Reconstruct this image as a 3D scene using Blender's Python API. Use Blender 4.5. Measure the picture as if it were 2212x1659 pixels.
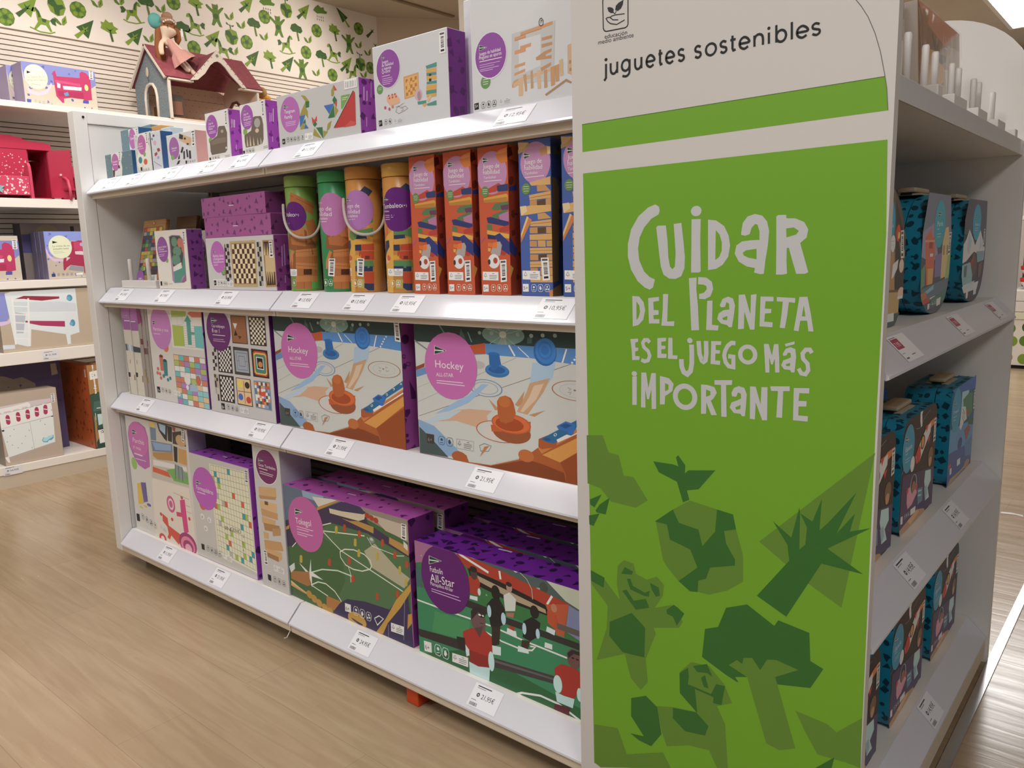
EXPO = 0.0
WORLD = .22
LAMPW = 20.0
LAMPC = (1.0, .98, .95)
WASH = (((-3.55, .4, 2.70), (-4.55, .45, 1.55), 46), ((-3.55, 1.7, 2.70), (-4.55, 1.75, 1.55), 46), ((-3.45, 3.75, 2.62), (-4.5, 2.95, 1.95), 60))
OAK1, OAK2, OAKM = 'b29c80', 'a89377', '97836a'
LAMPS = ((-2.9, -2.2, .5, 1.7, 'large flat ceiling lamp over the aisle on the left, above the long shelf'),
         (-1.27, -.6, 6.8, 8.0, 'flat ceiling lamp far back on the right, its corner in the picture'),
         (1.1, 1.7, -.9, .1, 'added unseen ceiling panel right of the viewer, brightening the end shelf'),  # unseen lamp, added because the end shelf came out too dark
         (-3.4, -2.8, -2.6, -1.6, 'flat ceiling lamp behind the viewer on the left'),
         (-.9, -.3, -1.2, -.2, 'flat ceiling lamp over the aisle just behind the viewer'),
         (-2.3, -1.6, 4.4, 5.6, 'added unseen ceiling panel over the back aisle, brightening the doll house'))  # unseen lamp, added to lift the dolls' house and back wall
import bpy, bmesh, math, random
from mathutils import Vector, Matrix
for _o in list(bpy.data.objects): bpy.data.objects.remove(_o)
SC = bpy.context.scene
COL = SC.collection
R = math.radians

# ---------------------------------------------------------------- camera, world, exposure
cam_d = bpy.data.cameras.new('camera'); cam_d.sensor_width = 36.0; cam_d.lens = 1717.09/2212*36.0
cam_d.clip_start = .02
cam = bpy.data.objects.new('camera', cam_d); COL.objects.link(cam); SC.camera = cam
YAW, PITCH, ROLL = -.7034, -.1664, -.0274
_f = Vector((math.sin(YAW)*math.cos(PITCH), math.cos(YAW)*math.cos(PITCH), math.sin(PITCH)))
_r = Vector((math.cos(YAW), -math.sin(YAW), 0)); _u = _r.cross(_f)
_r, _u = _r*math.cos(ROLL)+_u*math.sin(ROLL), _u*math.cos(ROLL)-_r*math.sin(ROLL)
cam.matrix_world = Matrix(((_r.x,_u.x,-_f.x,0),(_r.y,_u.y,-_f.y,0),(_r.z,_u.z,-_f.z,1.05),(0,0,0,1)))
vs = SC.view_settings; vs.view_transform = 'Standard'; vs.look = 'None'; vs.exposure = EXPO; vs.gamma = 1.0; vs.use_curve_mapping = False
SC.cycles.use_denoising = True
SC.cycles.max_bounces = 8; SC.cycles.diffuse_bounces = 4
W = bpy.data.worlds.new('store_surroundings'); SC.world = W; W.use_nodes = True
W.node_tree.nodes['Background'].inputs[0].default_value = (.94, .97, 1, 1)
W.node_tree.nodes['Background'].inputs[1].default_value = WORLD

def spot(name, loc, target, watts, col, ang, blend=.8, size=.08):
    d = bpy.data.lights.new(name, 'SPOT'); d.energy = watts; d.color = col; d.spot_size = R(ang); d.spot_blend = blend; d.shadow_soft_size = size
    o = bpy.data.objects.new(name, d); COL.objects.link(o); o.location = loc
    o.rotation_euler = (Vector(target)-Vector(loc)).to_track_quat('-Z', 'Y').to_euler()
    return o
for _p, _t, _w in WASH:
    spot('wall_washer_lamp', _p, _t, _w, (1, .91, .80), 100)

# ---------------------------------------------------------------- helpers
MATS = {}
def lin(h):
    v = [c/255 for c in PAL[h]] if isinstance(h, int) else [c/255 for c in h] if isinstance(h, tuple) else [int(h[i:i+2], 16)/255 for i in (0, 2, 4)]
    return [c/12.92 if c <= .04045 else ((c+.055)/1.055)**2.4 for c in v]
def mat(h, rough=.5, spec=.4, **k):
    key = (h, rough, spec, tuple(sorted(k.items())))
    if key in MATS: return MATS[key]
    m = bpy.data.materials.new('paint'); m.use_nodes = True
    b = m.node_tree.nodes['Principled BSDF']
    b.inputs['Base Color'].default_value = (*lin(h), 1); b.inputs['Roughness'].default_value = rough
    b.inputs['Specular IOR Level'].default_value = spec
    for n, v in k.items(): b.inputs[n.replace('_', ' ')].default_value = v
    MATS[key] = m
    return m
def noisy(name, h1, h2, scale=(8, 8, 8), rough=.5, detail=4, spec=.4, bump=0):
    m = bpy.data.materials.new(name); m.use_nodes = True; nt = m.node_tree; b = nt.nodes['Principled BSDF']
    tc = nt.nodes.new('ShaderNodeTexCoord'); mp = nt.nodes.new('ShaderNodeMapping'); nz = nt.nodes.new('ShaderNodeTexNoise'); cr = nt.nodes.new('ShaderNodeValToRGB')
    mp.inputs['Scale'].default_value = scale; nz.inputs['Detail'].default_value = detail
    cr.color_ramp.elements[0].color = (*lin(h1), 1); cr.color_ramp.elements[1].color = (*lin(h2), 1)
    cr.color_ramp.elements[0].position = .35; cr.color_ramp.elements[1].position = .65
    L = nt.links.new
    L(tc.outputs['Object'], mp.inputs['Vector']); L(mp.outputs[0], nz.inputs['Vector']); L(nz.outputs['Fac'], cr.inputs[0]); L(cr.outputs[0], b.inputs['Base Color'])
    b.inputs['Roughness'].default_value = rough; b.inputs['Specular IOR Level'].default_value = spec
    if bump:
        bp = nt.nodes.new('ShaderNodeBump'); bp.inputs['Strength'].default_value = bump; L(nz.outputs['Fac'], bp.inputs['Height']); L(bp.outputs[0], b.inputs['Normal'])
    return m
def glow(name, col, strength):
    m = bpy.data.materials.new(name); m.use_nodes = True; b = m.node_tree.nodes['Principled BSDF']
    b.inputs['Base Color'].default_value = (.9, .9, .9, 1); b.inputs['Emission Color'].default_value = (*col, 1); b.inputs['Emission Strength'].default_value = strength
    return m

class MB:
    """collects shapes for ONE mesh object"""
    def __init__(s): s.bm = bmesh.new(); s.mats = []
    def mi(s, m):
        if m not in s.mats: s.mats.append(m)
        return s.mats.index(m)
    def face(s, pts, m, smooth=False):
        try: f = s.bm.faces.new([s.bm.verts.new(p) for p in pts])
        except ValueError: return
        f.material_index = s.mi(m); f.smooth = smooth; return f
    def box(s, a, b, m, bev=0):
        x0, y0, z0 = a; x1, y1, z1 = b
        v = [s.bm.verts.new(p) for p in ((x0,y0,z0),(x1,y0,z0),(x1,y1,z0),(x0,y1,z0),(x0,y0,z1),(x1,y0,z1),(x1,y1,z1),(x0,y1,z1))]
        fs = []
        ms = m if isinstance(m, (list, tuple)) else [m]*6      # bottom, top, front, right, back, left
        for q, mm in zip(((0,3,2,1),(4,5,6,7),(0,1,5,4),(1,2,6,5),(2,3,7,6),(3,0,4,7)), ms):
            f = s.bm.faces.new([v[i] for i in q]); f.material_index = s.mi(mm); fs.append(f)
        if bev:
            es = {e for f in fs for e in f.edges}
            bmesh.ops.bevel(s.bm, geom=list(es), offset=bev, segments=2, affect='EDGES', profile=.5)
        return fs
    def prism(s, pts, d, m, mside=None, smooth=False):
        """pts: closed outline of 3D points; d: extrude vector"""
        d = Vector(d); pts = [Vector(p) for p in pts]
        a = [s.bm.verts.new(p) for p in pts]; b = [s.bm.verts.new(p+d) for p in pts]
        i = s.mi(m); j = s.mi(mside or m); n = len(pts)
        f = s.bm.faces.new(a); f.material_index = i
        f = s.bm.faces.new(b[::-1]); f.material_index = i
        for k in range(n):
            f = s.bm.faces.new((a[k], b[k], b[(k+1) % n], a[(k+1) % n])); f.material_index = j; f.smooth = smooth
    def tube(s, pts, r, m, n=10, cap=True):
        pts = [Vector(p) for p in pts]; rings = []; rr = r if isinstance(r, (list, tuple)) else [r]*len(pts)
        up = None
        for k, p in enumerate(pts):
            t = (pts[min(k+1, len(pts)-1)]-pts[max(k-1, 0)]).normalized()
            if up is None: up = t.orthogonal().normalized()
            up = (up-t*up.dot(t)).normalized(); w = t.cross(up)
            rings.append([s.bm.verts.new(p+(up*math.cos(2*math.pi*i/n)+w*math.sin(2*math.pi*i/n))*rr[k]) for i in range(n)])
        i0 = s.mi(m)
        for a, b in zip(rings, rings[1:]):
            for i in range(n):
                f = s.bm.faces.new((a[i], a[(i+1) % n], b[(i+1) % n], b[i])); f.material_index = i0; f.smooth = True
        if cap:
            for ring in (rings[0][::-1], rings[-1]):
                f = s.bm.faces.new(ring); f.material_index = i0
    def ball(s, c, r, m, seg=16, sc=(1, 1, 1)):
        g = bmesh.ops.create_uvsphere(s.bm, u_segments=seg, v_segments=max(8, seg//2), radius=r)['verts']
        i = s.mi(m)
        for v in g: v.co = Vector((v.co.x*sc[0], v.co.y*sc[1], v.co.z*sc[2]))+Vector(c)
        for f in {f for v in g for f in v.link_faces}: f.material_index = i; f.smooth = True
    def build(s, name, parent=None, loc=None):
        bmesh.ops.recalc_face_normals(s.bm, faces=s.bm.faces[:])
        me = bpy.data.meshes.new(name); s.bm.to_mesh(me); s.bm.free()
        for m in s.mats: me.materials.append(m)
        o = bpy.data.objects.new(name, me); COL.objects.link(o)
        if parent: o.parent = parent
        if loc is not None: o.location = loc
        return o
def tag(o, label, cat, group=None):
    o['label'] = label; o['category'] = cat
    if group: o['group'] = group
    return o
def empty(name, loc, label=None, cat=None, group=None, rz=0):
    o = bpy.data.objects.new(name, None); COL.objects.link(o); o.location = loc; o.rotation_euler = (0, 0, rz); o.empty_display_size = .05
    if label: tag(o, label, cat, group)
    return o
def structure(o): o['kind'] = 'structure'; return o
def copy_tree(o, parent=None):
    c = o.copy(); COL.objects.link(c); c.parent = parent
    for ch in o.children: copy_tree(ch, c)
    return c

# ---- flat printed artwork: a string of ops in millimetres on a face
_TXT = {}
def text_polys(s):
    if s in _TXT: return _TXT[s]
    cu = bpy.data.curves.new('lettering', 'FONT'); cu.body = s; cu.resolution_u = 3
    o = bpy.data.objects.new('lettering', cu); COL.objects.link(o)
    me = bpy.data.meshes.new_from_object(o.evaluated_get(bpy.context.evaluated_depsgraph_get()))
    vs_ = [(v.co.x, v.co.y) for v in me.vertices]; fs = [tuple(p.vertices) for p in me.polygons]
    bpy.data.objects.remove(o); bpy.data.curves.remove(cu); bpy.data.meshes.remove(me)
    x0 = min(v[0] for v in vs_); x1 = max(v[0] for v in vs_)
    _TXT[s] = ([((x-x0)/(x1-x0), y/.729) for x, y in vs_], fs)
    return _TXT[s]
def clip(poly, w, h):
    for ax, lim, sg in ((0, 0, 1), (0, w, -1), (1, 0, 1), (1, h, -1)):
        out = []
        for i in range(len(poly)):
            a, b = poly[i-1], poly[i]; da, db = sg*(a[ax]-lim), sg*(b[ax]-lim)
            if (da >= 0) != (db >= 0):
                t = da/(da-db); out.append((a[0]+(b[0]-a[0])*t, a[1]+(b[1]-a[1])*t))
            if db >= 0: out.append(b)
        poly = out
        if len(poly) < 3: return []
    return poly
def strip(pts, w):
    n = len(pts); L, Rr = [], []
    for i in range(n):
        a, b, c = pts[max(i-1, 0)], pts[i], pts[min(i+1, n-1)]
        d1 = Vector((b[0]-a[0], b[1]-a[1])); d2 = Vector((c[0]-b[0], c[1]-b[1]))
        if d1.length < 1e-6: d1 = d2
        if d2.length < 1e-6: d2 = d1
        d1.normalize(); d2.normalize(); t = (d1+d2)
        if t.length < 1e-3: t = d1
        t.normalize(); nn = Vector((-t.y, t.x)); k = min(1.6, 1/max(.5, nn.dot(Vector((-d1.y, d1.x)))))
        L.append((b[0]+nn.x*w/2*k, b[1]+nn.y*w/2*k)); Rr.append((b[0]-nn.x*w/2*k, b[1]-nn.y*w/2*k))
    return [[L[i], L[i+1], Rr[i+1], Rr[i]] for i in range(n-1)]
BLOBS = [[(0,1),(.6,.2),(.9,-.9),(0,-.5),(-.9,-.8),(-.5,.2)], [(-1,-.3),(-.2,.9),(1,.2),(.3,-.9)], [(-.7,-1),(.1,1),(.8,-.7)],
         [(math.cos(i*.63)*.9, math.sin(i*.63)*.7) for i in range(10)], [(-.25,-1),(.2,-1),(.15,-.1),(.9,.1),(.6,.9),(-.3,1),(-.9,.5),(-.6,0),(-.2,-.1)]]
def colour(c): return c if len(c) == 6 or c == '-' else int(c)      # typed hex, or a place in PAL
def num(s): return [float(v)/10 for v in s.split(',')]
def run_ops(src, w, h):
    """-> list of (hex, list of polygons) drawn bottom to top, in mm"""
    out = []
    for op in src.split(';'):
        op = op.strip()
        if not op: continue
        k, c, rest = op.split(' ', 2); c = colour(c)
        polys = []; raw = False
        if k == 'p':
            v = num(rest); polys = [list(zip(v[::2], v[1::2]))]
        elif k == 'e':
            x, y, a, b = num(rest); n = 28 if max(a, b) > 12 else 14
            polys = [[(x+a*math.cos(2*math.pi*i/n), y+b*math.sin(2*math.pi*i/n)) for i in range(n)]]
        elif k == 'l':
            v = num(rest); polys = strip(list(zip(v[1::2], v[2::2])), v[0])
        elif k == 't':
            a, s = rest.split(' ', 1); x, y, tw, th, an = num(a); an = an/100
            ps, fs = text_polys(s); ca, sa = math.cos(an), math.sin(an)
            q = [(x+px*tw*ca-py*th*sa, y+px*tw*sa+py*th*ca) for px, py in ps]
            polys = [[q[i] for i in f] for f in fs]
        elif k == 'k':
            a, n, m, mode, cs = rest.split(' ', 4); v = num(a); cs = cs.split(); n = int(n); m = int(m); rnd = random.Random(int(mode))
            P = lambda u, t: tuple((v[j]*(1-u)+v[2+j]*u)*(1-t)+(v[6+j]*(1-u)+v[4+j]*u)*t for j in (0, 1))
            d = {}
            for i in range(n):
                for j in range(m):
                    col = cs[(i+j) % 2] if mode == '0' else rnd.choice(cs)
                    if col == '-': continue
                    d.setdefault(colour(col), []).append([P(i/n, j/m), P((i+1)/n, j/m), P((i+1)/n, (j+1)/m), P(i/n, (j+1)/m)])
            for col, pl in d.items(): out.append((col, [clip(p, w, h) for p in pl]))
            continue
        elif k == 'g':
            a, n, m, lw = rest.split(' '); v = num(a); n = int(n); m = int(m); lw = float(lw)/10
            P = lambda u, t: tuple((v[j]*(1-u)+v[2+j]*u)*(1-t)+(v[6+j]*(1-u)+v[4+j]*u)*t for j in (0, 1))
            for i in range(n+1): polys += strip([P(i/n, 0), P(i/n, 1)], lw)
            for j in range(m+1): polys += strip([P(0, j/m), P(1, j/m)], lw)
        elif k == 's':
            sd, n, s0, s1 = [int(q) for q in rest.split(',')]; rnd = random.Random(sd)
            nx = max(1, round(math.sqrt(n*w/h))); ny = max(1, math.ceil(n/nx))
            for i in range(nx):
                for j in range(ny):
                    b = rnd.choice(BLOBS); an = rnd.uniform(0, 6.3); sz = rnd.uniform(s0, s1)/17
                    x = (i+.5+rnd.uniform(-.35, .35))*w/nx; y = (j+.5+rnd.uniform(-.35, .35))*h/ny
                    polys.append([(x+sz*(px*math.cos(an)-py*math.sin(an)), y+sz*(px*math.sin(an)+py*math.cos(an))) for px, py in b])
        out.append((c, [clip(p, w, h) for p in polys]))
    return out
TOPZ = [0.0]      # height of the last printed layer
def art(name, src, w, h, o, ux, uy, nrm, parent, lift=.00015, rough=.42, bend=None):
    """one mesh of printed shapes; w,h in mm; o, ux, uy, nrm in the parent's space"""
    o, ux, uy, nrm = Vector(o), Vector(ux), Vector(uy), Vector(nrm); mb = MB(); z = lift; last = None
    for hexc, polys in run_ops(src, w, h):
        m = mat(hexc, rough); z += .000008 if hexc != last else .000001; last = hexc; nf = []
        for p in polys:
            if len(p) < 3: continue
            if bend is None: mb.face([o+ux*(x/1000)+uy*(y/1000)+nrm*z for x, y in p], m)
            else:
                f = mb.face([(x/1000, y/1000, z) for x, y in p], m)
                if f: nf.append(f)
        if bend and nf:
            x = 0.0
            while x < w/1000:
                x += .007
                vv = {v for f in nf if f.is_valid for v in f.verts}; ee = {e for f in nf if f.is_valid for e in f.edges}
                g = bmesh.ops.bisect_plane(mb.bm, geom=list(vv)+list(ee)+[f for f in nf if f.is_valid], plane_co=(x, 0, 0), plane_no=(1, 0, 0), dist=1e-6)
                nf = list({f for f in g['geom'] if isinstance(f, bmesh.types.BMFace)})
    TOPZ[0] = z
    if bend:
        rad, a0 = bend
        for v in mb.bm.verts:
            a = a0+(v.co.x-w/2000)/rad; v.co = Vector((math.sin(a)*(rad+v.co.z), -math.cos(a)*(rad+v.co.z), v.co.y))
    me_o = mb
    me = bpy.data.meshes.new(name); me_o.bm.to_mesh(me); me_o.bm.free()
    for m in me_o.mats: me.materials.append(m)
    ob = bpy.data.objects.new(name, me); COL.objects.link(ob); ob.parent = parent
    return ob
X_, Y_, Z_ = Vector((1, 0, 0)), Vector((0, 1, 0)), Vector((0, 0, 1))
def carton(d):
    """a printed box: mesh root at its base corner, printed faces as parts. d from GOODS"""
    w, dp, h = d['dim']; c = d['col']      # front, right, top
    mb = MB(); mf, ms, mt = [mat(q, d.get('rough', .4)) for q in c]
    mb.box((0, 0, 0), (w, dp, h), [mt, mt, mf, ms, ms, ms], .0012)
    o = mb.build(d['name'], None, d['loc']); tag(o, d['label'], d['cat'], d.get('group'))
    fl = .00015; rx = d.get('lean', 0); o.rotation_euler = (rx, 0, d.get('rz', 0))
    for part, src in d['art'].items():
        nm, face = part.split('@')
        if face == 'f': art(nm, src, w*1000, h*1000, (0, 0, 0), X_, Z_, -Y_, o, fl); fl = TOPZ[0]+.00003
        elif face == 's': art(nm, src, dp*1000, h*1000, (w, 0, 0), Y_, Z_, X_, o)
        elif face == 't': art(nm, src, w*1000, dp*1000, (0, 0, h), X_, Y_, Z_, o)
    return o
# ---------------------------------------------------------------- printed goods (sizes in metres, artwork in tenths of a millimetre)
PAL = [(72,68,71),(37,36,38),(115,110,114),(135,169,92),(114,102,90),(133,119,104),(179,162,143),(231,229,225),(162,88,175),(231,229,229),(36,65,51),(222,222,216),(243,234,243),(243,243,243),(230,213,243),(242,242,242),(88,83,86),(50,46,50),(128,58,149),(243,221,243),(231,229,227),(176,91,192),(198,186,205),(209,195,174),(172,171,168),(213,195,167),(30,29,31),(56,54,58),(240,242,242),(115,112,116),(164,153,72),(60,117,74),(68,114,184),(207,77,75),(122,169,85),(37,33,35),(191,65,63),(208,88,82),(185,111,185),(230,204,240),(48,46,52),(98,45,115),(202,203,203),(161,81,179),(212,214,218),(105,152,88),(241,243,243),(210,161,111),(227,178,110),(185,127,69),(85,150,141),(219,169,93),(50,46,45),(220,186,143),(219,169,90),(208,178,185),(178,143,150),(227,178,146),(183,88,77),(184,94,104),(209,136,81),(231,229,237),(145,77,162),(102,54,119),(129,63,145),(223,221,224),(215,216,220),(198,199,200),(210,157,114),(194,148,109),(169,126,91),(212,178,146),(214,182,146),(194,156,120),(202,156,110),(177,139,103),(50,48,50),(243,230,243),(64,33,77),(112,53,128),(214,212,196),(68,84,100),(185,135,100),(229,229,225),(188,105,172),(48,49,54),(86,54,52),(88,85,88),(104,131,143),(51,91,135),(223,225,225),(168,102,96),(84,101,133),(212,178,189),(231,231,225),(75,135,143),(208,103,68),(230,220,185),(210,212,211),(149,147,153),(214,216,216),(82,85,96),(212,174,197),(167,70,71),(95,116,155),(148,160,183),(83,95,125),(153,168,195),(89,136,193),(213,216,224),(54,97,154),(203,212,219),(52,51,56),(212,178,142),(223,225,233),(162,106,168),(211,174,157),(213,203,195),(100,118,135),(223,220,208),(194,146,84),(182,198,210),(32,31,34),(94,92,97),(123,120,125),(145,183,100),(182,151,186),(83,83,81),(112,153,132),(206,129,108),(238,239,232),(96,158,145),(156,114,148),(54,56,55),(158,95,174),(38,71,56),(237,240,237),(94,90,94),(53,49,55),(88,47,103),(242,239,230),(140,77,155),(210,201,207),(238,239,237),(60,58,64),(123,122,128),(200,178,137),(159,131,90),(241,225,188),(88,59,45),(55,52,51),(192,187,171),(181,146,97),(69,46,36),(218,192,147),(227,201,156),(105,60,69),(160,145,132),(59,50,47),(112,153,84),(197,116,198),(86,40,99),(209,174,228),(227,202,243),(216,215,215),(137,66,136),(190,147,195),(120,65,127),(243,239,243),(75,37,78),(175,98,161),(120,59,113),(199,147,190),(219,131,66),(237,148,83),(196,79,61),(57,68,117),(225,167,79),(189,137,66),(94,128,91),(106,68,100),(185,128,171),(55,62,115),(92,128,89),(187,71,62),(225,176,84),(48,54,97),(53,63,128),(223,123,65),(230,179,82),(178,68,56),(179,169,169),(236,128,66),(231,234,236),(60,58,62),(187,79,64),(96,146,98),(225,174,82),(175,97,152),(63,62,67),(243,239,233),(111,146,84),(218,103,61),(104,44,35),(205,96,64),(154,62,45),(214,103,63),(222,192,141),(199,166,115),(198,146,103),(236,211,162),(225,179,122),(207,154,100),(221,174,113),(203,151,95),(103,74,44),(207,158,101),(226,181,118),(236,211,166),(208,161,104),(221,174,111),(216,167,108),(206,137,86),(235,202,140),(156,111,69),(240,243,243),(206,142,90),(87,83,67),(104,85,60),(53,45,36),(121,95,65),(77,103,173),(48,61,112),(68,94,163),(187,121,195),(166,106,174),(41,77,63),(95,105,123),(172,198,224),(225,229,232),(65,78,92),(75,75,77),(34,34,38),(150,148,146),(129,94,67),(224,219,207),(205,199,188),(146,67,127),(128,64,74),(112,103,104),(169,161,157),(167,141,87),(169,161,155),(131,123,120),(243,243,239),(188,213,115),(204,184,213),(237,146,117),(187,208,106),(91,177,167),(126,207,209),(243,243,228),(169,168,158),(125,202,208),(219,140,120),(187,208,118),(188,145,211),(241,209,164),(157,218,225),(112,108,104),(175,203,224),(209,121,96),(237,132,98),(209,126,109),(128,66,56),(71,142,150),(40,82,87),(101,100,103),(132,133,135),(211,141,211),(73,34,95),(229,227,224),(128,56,154),(205,199,214),(74,61,53),(166,112,79),(56,45,39),(92,64,46),(128,84,58),(56,45,43),(243,243,225),(76,54,44),(58,45,39),(77,73,68),(173,183,198),(78,83,92),(217,80,76),(243,210,100),(85,142,135),(42,40,42),(219,150,84),(243,229,104),(55,54,48),(80,118,214),(217,76,72),(110,83,61),(136,158,176),(208,102,73),(101,137,164),(238,160,106),(113,84,74),(151,178,217),(227,94,78),(215,214,216),(55,52,50),(76,64,58),(194,179,159),(234,237,240),(172,168,168),(131,128,128),(112,49,121),(91,36,110),(49,69,67),(78,111,108),(129,164,159),(163,175,170),(182,203,196),(114,155,149),(147,184,175),(215,223,216),(166,194,190),(148,174,170),(127,145,149),(157,82,59),(115,155,211),(199,97,60),(214,218,216),(95,150,215),(126,103,91),(161,151,141),(182,180,180),(131,160,197),(149,175,207),(165,199,238),(182,119,78),(196,194,191),(145,141,139),(162,137,113),(196,194,195),(180,208,234),(211,171,135),(230,204,179),(220,181,154),(198,218,234),(201,156,116),(191,114,75),(223,216,211),(159,91,59),(203,102,61),(226,116,68),(176,83,47),(190,105,60),(204,120,66),(52,112,184),(56,117,194),(64,126,185),(69,136,205),(50,102,169),(69,136,210),(60,122,204),(145,179,217),(75,93,93),(181,100,56),(209,136,79),(227,162,87),(159,82,45),(141,72,42),(199,117,66),(181,96,55),(53,116,165),(63,122,204),(45,93,155),(73,65,64),(145,141,144),(63,79,106),(127,127,129),(200,135,85),(109,103,101),(209,119,192),(39,73,60),(243,229,243),(96,93,101),(54,51,59),(87,41,96),(157,81,156),(104,54,106),(214,208,197),(243,219,117),(123,149,181),(57,56,53),(181,218,243),(59,57,59),(172,100,81),(78,67,65),(211,177,136),(158,186,225),(201,156,102),(220,172,109),(227,107,81),(127,190,108),(146,165,163),(243,235,225),(218,108,161),(243,230,235),(227,85,150),(227,98,80),(217,84,82),(174,72,133),(243,148,174),(243,189,207),(217,93,96),(176,171,169),(231,203,95),(119,104,169),(35,35,39),(105,105,107),(161,209,116),(234,234,235),(177,176,174),(199,117,192),(219,127,198),(42,81,65),(105,103,110),(59,57,64),(157,150,172),(214,208,222),(243,243,221),(243,243,216),(227,112,86),(179,209,101),(78,170,182),(197,197,196),(119,113,103),(81,77,71),(105,102,97),(243,243,241),(157,155,152),(227,117,82),(199,107,202),(79,36,104),(214,213,210),(153,72,184),(173,89,206),(221,182,137),(196,156,110),(231,193,143),(115,83,59),(211,166,117),(221,182,132),(186,140,95),(174,130,88),(126,51,110),(214,213,213),(180,179,194),(204,205,204),(108,124,147),(160,180,211),(227,228,215),(157,147,136),(207,195,177),(71,60,88),(205,153,80),(72,64,102),(225,214,188),(196,153,89),(185,69,57),(86,123,85),(75,111,71),(190,185,158),(236,243,226),(211,237,207),(139,156,154),(201,213,214),(178,125,81),(223,177,116),(233,205,153),(187,130,75),(196,153,79),(63,55,93),(205,162,81),(227,237,230),(158,162,187),(62,63,70),(237,243,243),(93,93,95),(193,82,59),(198,180,84),(203,109,176),(38,72,58),(235,243,243),(243,224,243),(93,91,97),(53,50,57),(104,45,111),(68,29,78),(119,54,126),(194,98,189),(173,117,157),(157,179,205),(84,101,102),(170,193,175),(203,212,191),(71,83,74),(179,67,53),(38,38,38),(183,166,139),(196,96,67),(134,143,185),(72,110,115),(63,141,101),(77,155,102),(50,107,68),(239,243,243),(57,53,51),(53,53,53),(69,66,69),(103,102,102),(103,97,93),(73,68,65),(85,66,65),(45,41,42),(222,239,243),(213,235,243),(220,226,222),(182,148,138),(53,45,43),(181,122,106),(38,38,42),(38,35,34),(53,49,45),(222,243,243),(189,225,243),(68,53,48),(196,88,59),(198,135,108),(221,239,243),(230,243,243),(179,60,52),(150,50,45),(118,89,93),(53,47,51),(97,71,74),(37,33,34),(238,243,243),(68,49,51),(206,239,243),(206,243,243),(118,85,84),(100,43,56),(38,40,42),(186,198,180),(60,61,67),(231,243,243),(242,243,243),(91,90,92),(100,32,117),(37,70,56),(228,236,236),(227,199,243),(50,22,80),(235,209,243),(62,125,75),(82,30,107),(115,40,158),(132,167,83),(146,177,96),(100,176,94),(188,119,72),(137,78,47),(155,94,57),(86,50,36),(94,92,92),(229,229,201),(105,38,126),(59,146,93),(70,164,103),(238,238,228),(198,129,189),(207,146,77),(225,174,86),(96,146,94),(225,169,77),(53,62,94),(196,81,56),(120,52,40),(239,193,164),(57,67,99),(191,173,104),(243,243,220),(189,129,198),(216,169,85),(223,121,72),(80,67,107),(121,98,125),(181,182,190),(243,143,83),(222,71,65),(231,80,66),(60,47,40),(243,168,87),(138,108,83),(215,162,127),(207,243,243),(167,202,211),(186,208,227),(62,47,48),(177,120,95),(243,173,191),(222,80,99),(108,149,177),(187,223,233),(89,129,201),(205,161,122),(236,188,145),(66,167,203),(43,81,64),(234,243,243),(107,103,107),(61,57,62),(71,118,196),(111,170,219),(86,108,170),(188,234,243),(90,148,104),(69,117,82),(58,57,62),(176,110,89),(176,100,84),(108,147,192),(71,87,149),(205,151,117),(206,172,133),(78,170,208),(120,113,101),(82,77,74),(201,161,122),(120,88,63),(232,94,68),(243,220,133),(243,95,70),(243,240,137),(176,150,116),(243,219,205),(178,148,129),(216,182,130),(79,67,55),(138,108,78),(243,214,195),(85,107,105),(70,183,219),(179,181,180),(144,150,168),(180,171,195),(233,132,108),(243,184,159),(178,100,84),(243,193,128),(153,145,193),(243,219,167),(181,161,112),(183,212,141),(127,170,135),(123,144,157),(167,202,221),(214,141,99),(222,98,91),(107,149,133),(207,239,229),(84,191,210),(103,103,119),(206,224,243),(147,186,200),(120,88,85),(175,81,69),(168,212,212),(103,128,136),(138,98,96),(223,243,243),(234,157,119),(179,150,125),(243,191,119),(121,105,91),(217,198,178),(243,243,226),(180,130,87),(111,175,189),(112,165,42),(78,102,42),(99,97,95),(30,30,32),(41,39,43),(97,136,50),(52,106,43),(194,196,198),(72,63,69),(73,76,113),(223,138,77),(209,192,91),(79,130,108),(187,81,68),(177,166,178),(129,167,90),(88,63,73),(55,50,55),(156,113,76),(226,188,147),(159,154,150),(113,167,97),(134,140,200),(101,104,175),(227,203,218),(85,89,174),(148,153,165),(189,64,108),(206,87,132),(229,229,243),(173,55,94),(236,220,152),(106,152,195),(229,233,203),(234,238,212),(31,39,35),(165,159,122),(178,173,139),(87,86,95),(49,47,55),(146,161,229),(110,123,197),(227,196,227),(174,59,91),(204,77,116),(180,181,220),(228,210,214),(161,156,171),(62,70,131),(126,127,140),(229,234,202),(234,239,211),(33,43,37),(108,108,92),(159,161,134),(145,152,218),(227,201,232),(230,239,243),(156,57,78),(174,67,107),(216,224,233),(194,200,212),(230,236,243),(98,155,188),(117,184,220),(221,229,239),(219,209,215),(181,69,102),(235,242,243),(169,173,182),(188,194,203),(202,206,215),(45,45,62),(104,172,206),(183,233,243),(131,133,146),(99,98,108),(56,54,63),(177,133,82),(68,70,72),(67,96,84),(86,118,108),(211,234,235),(178,141,93),(56,80,77)]
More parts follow.
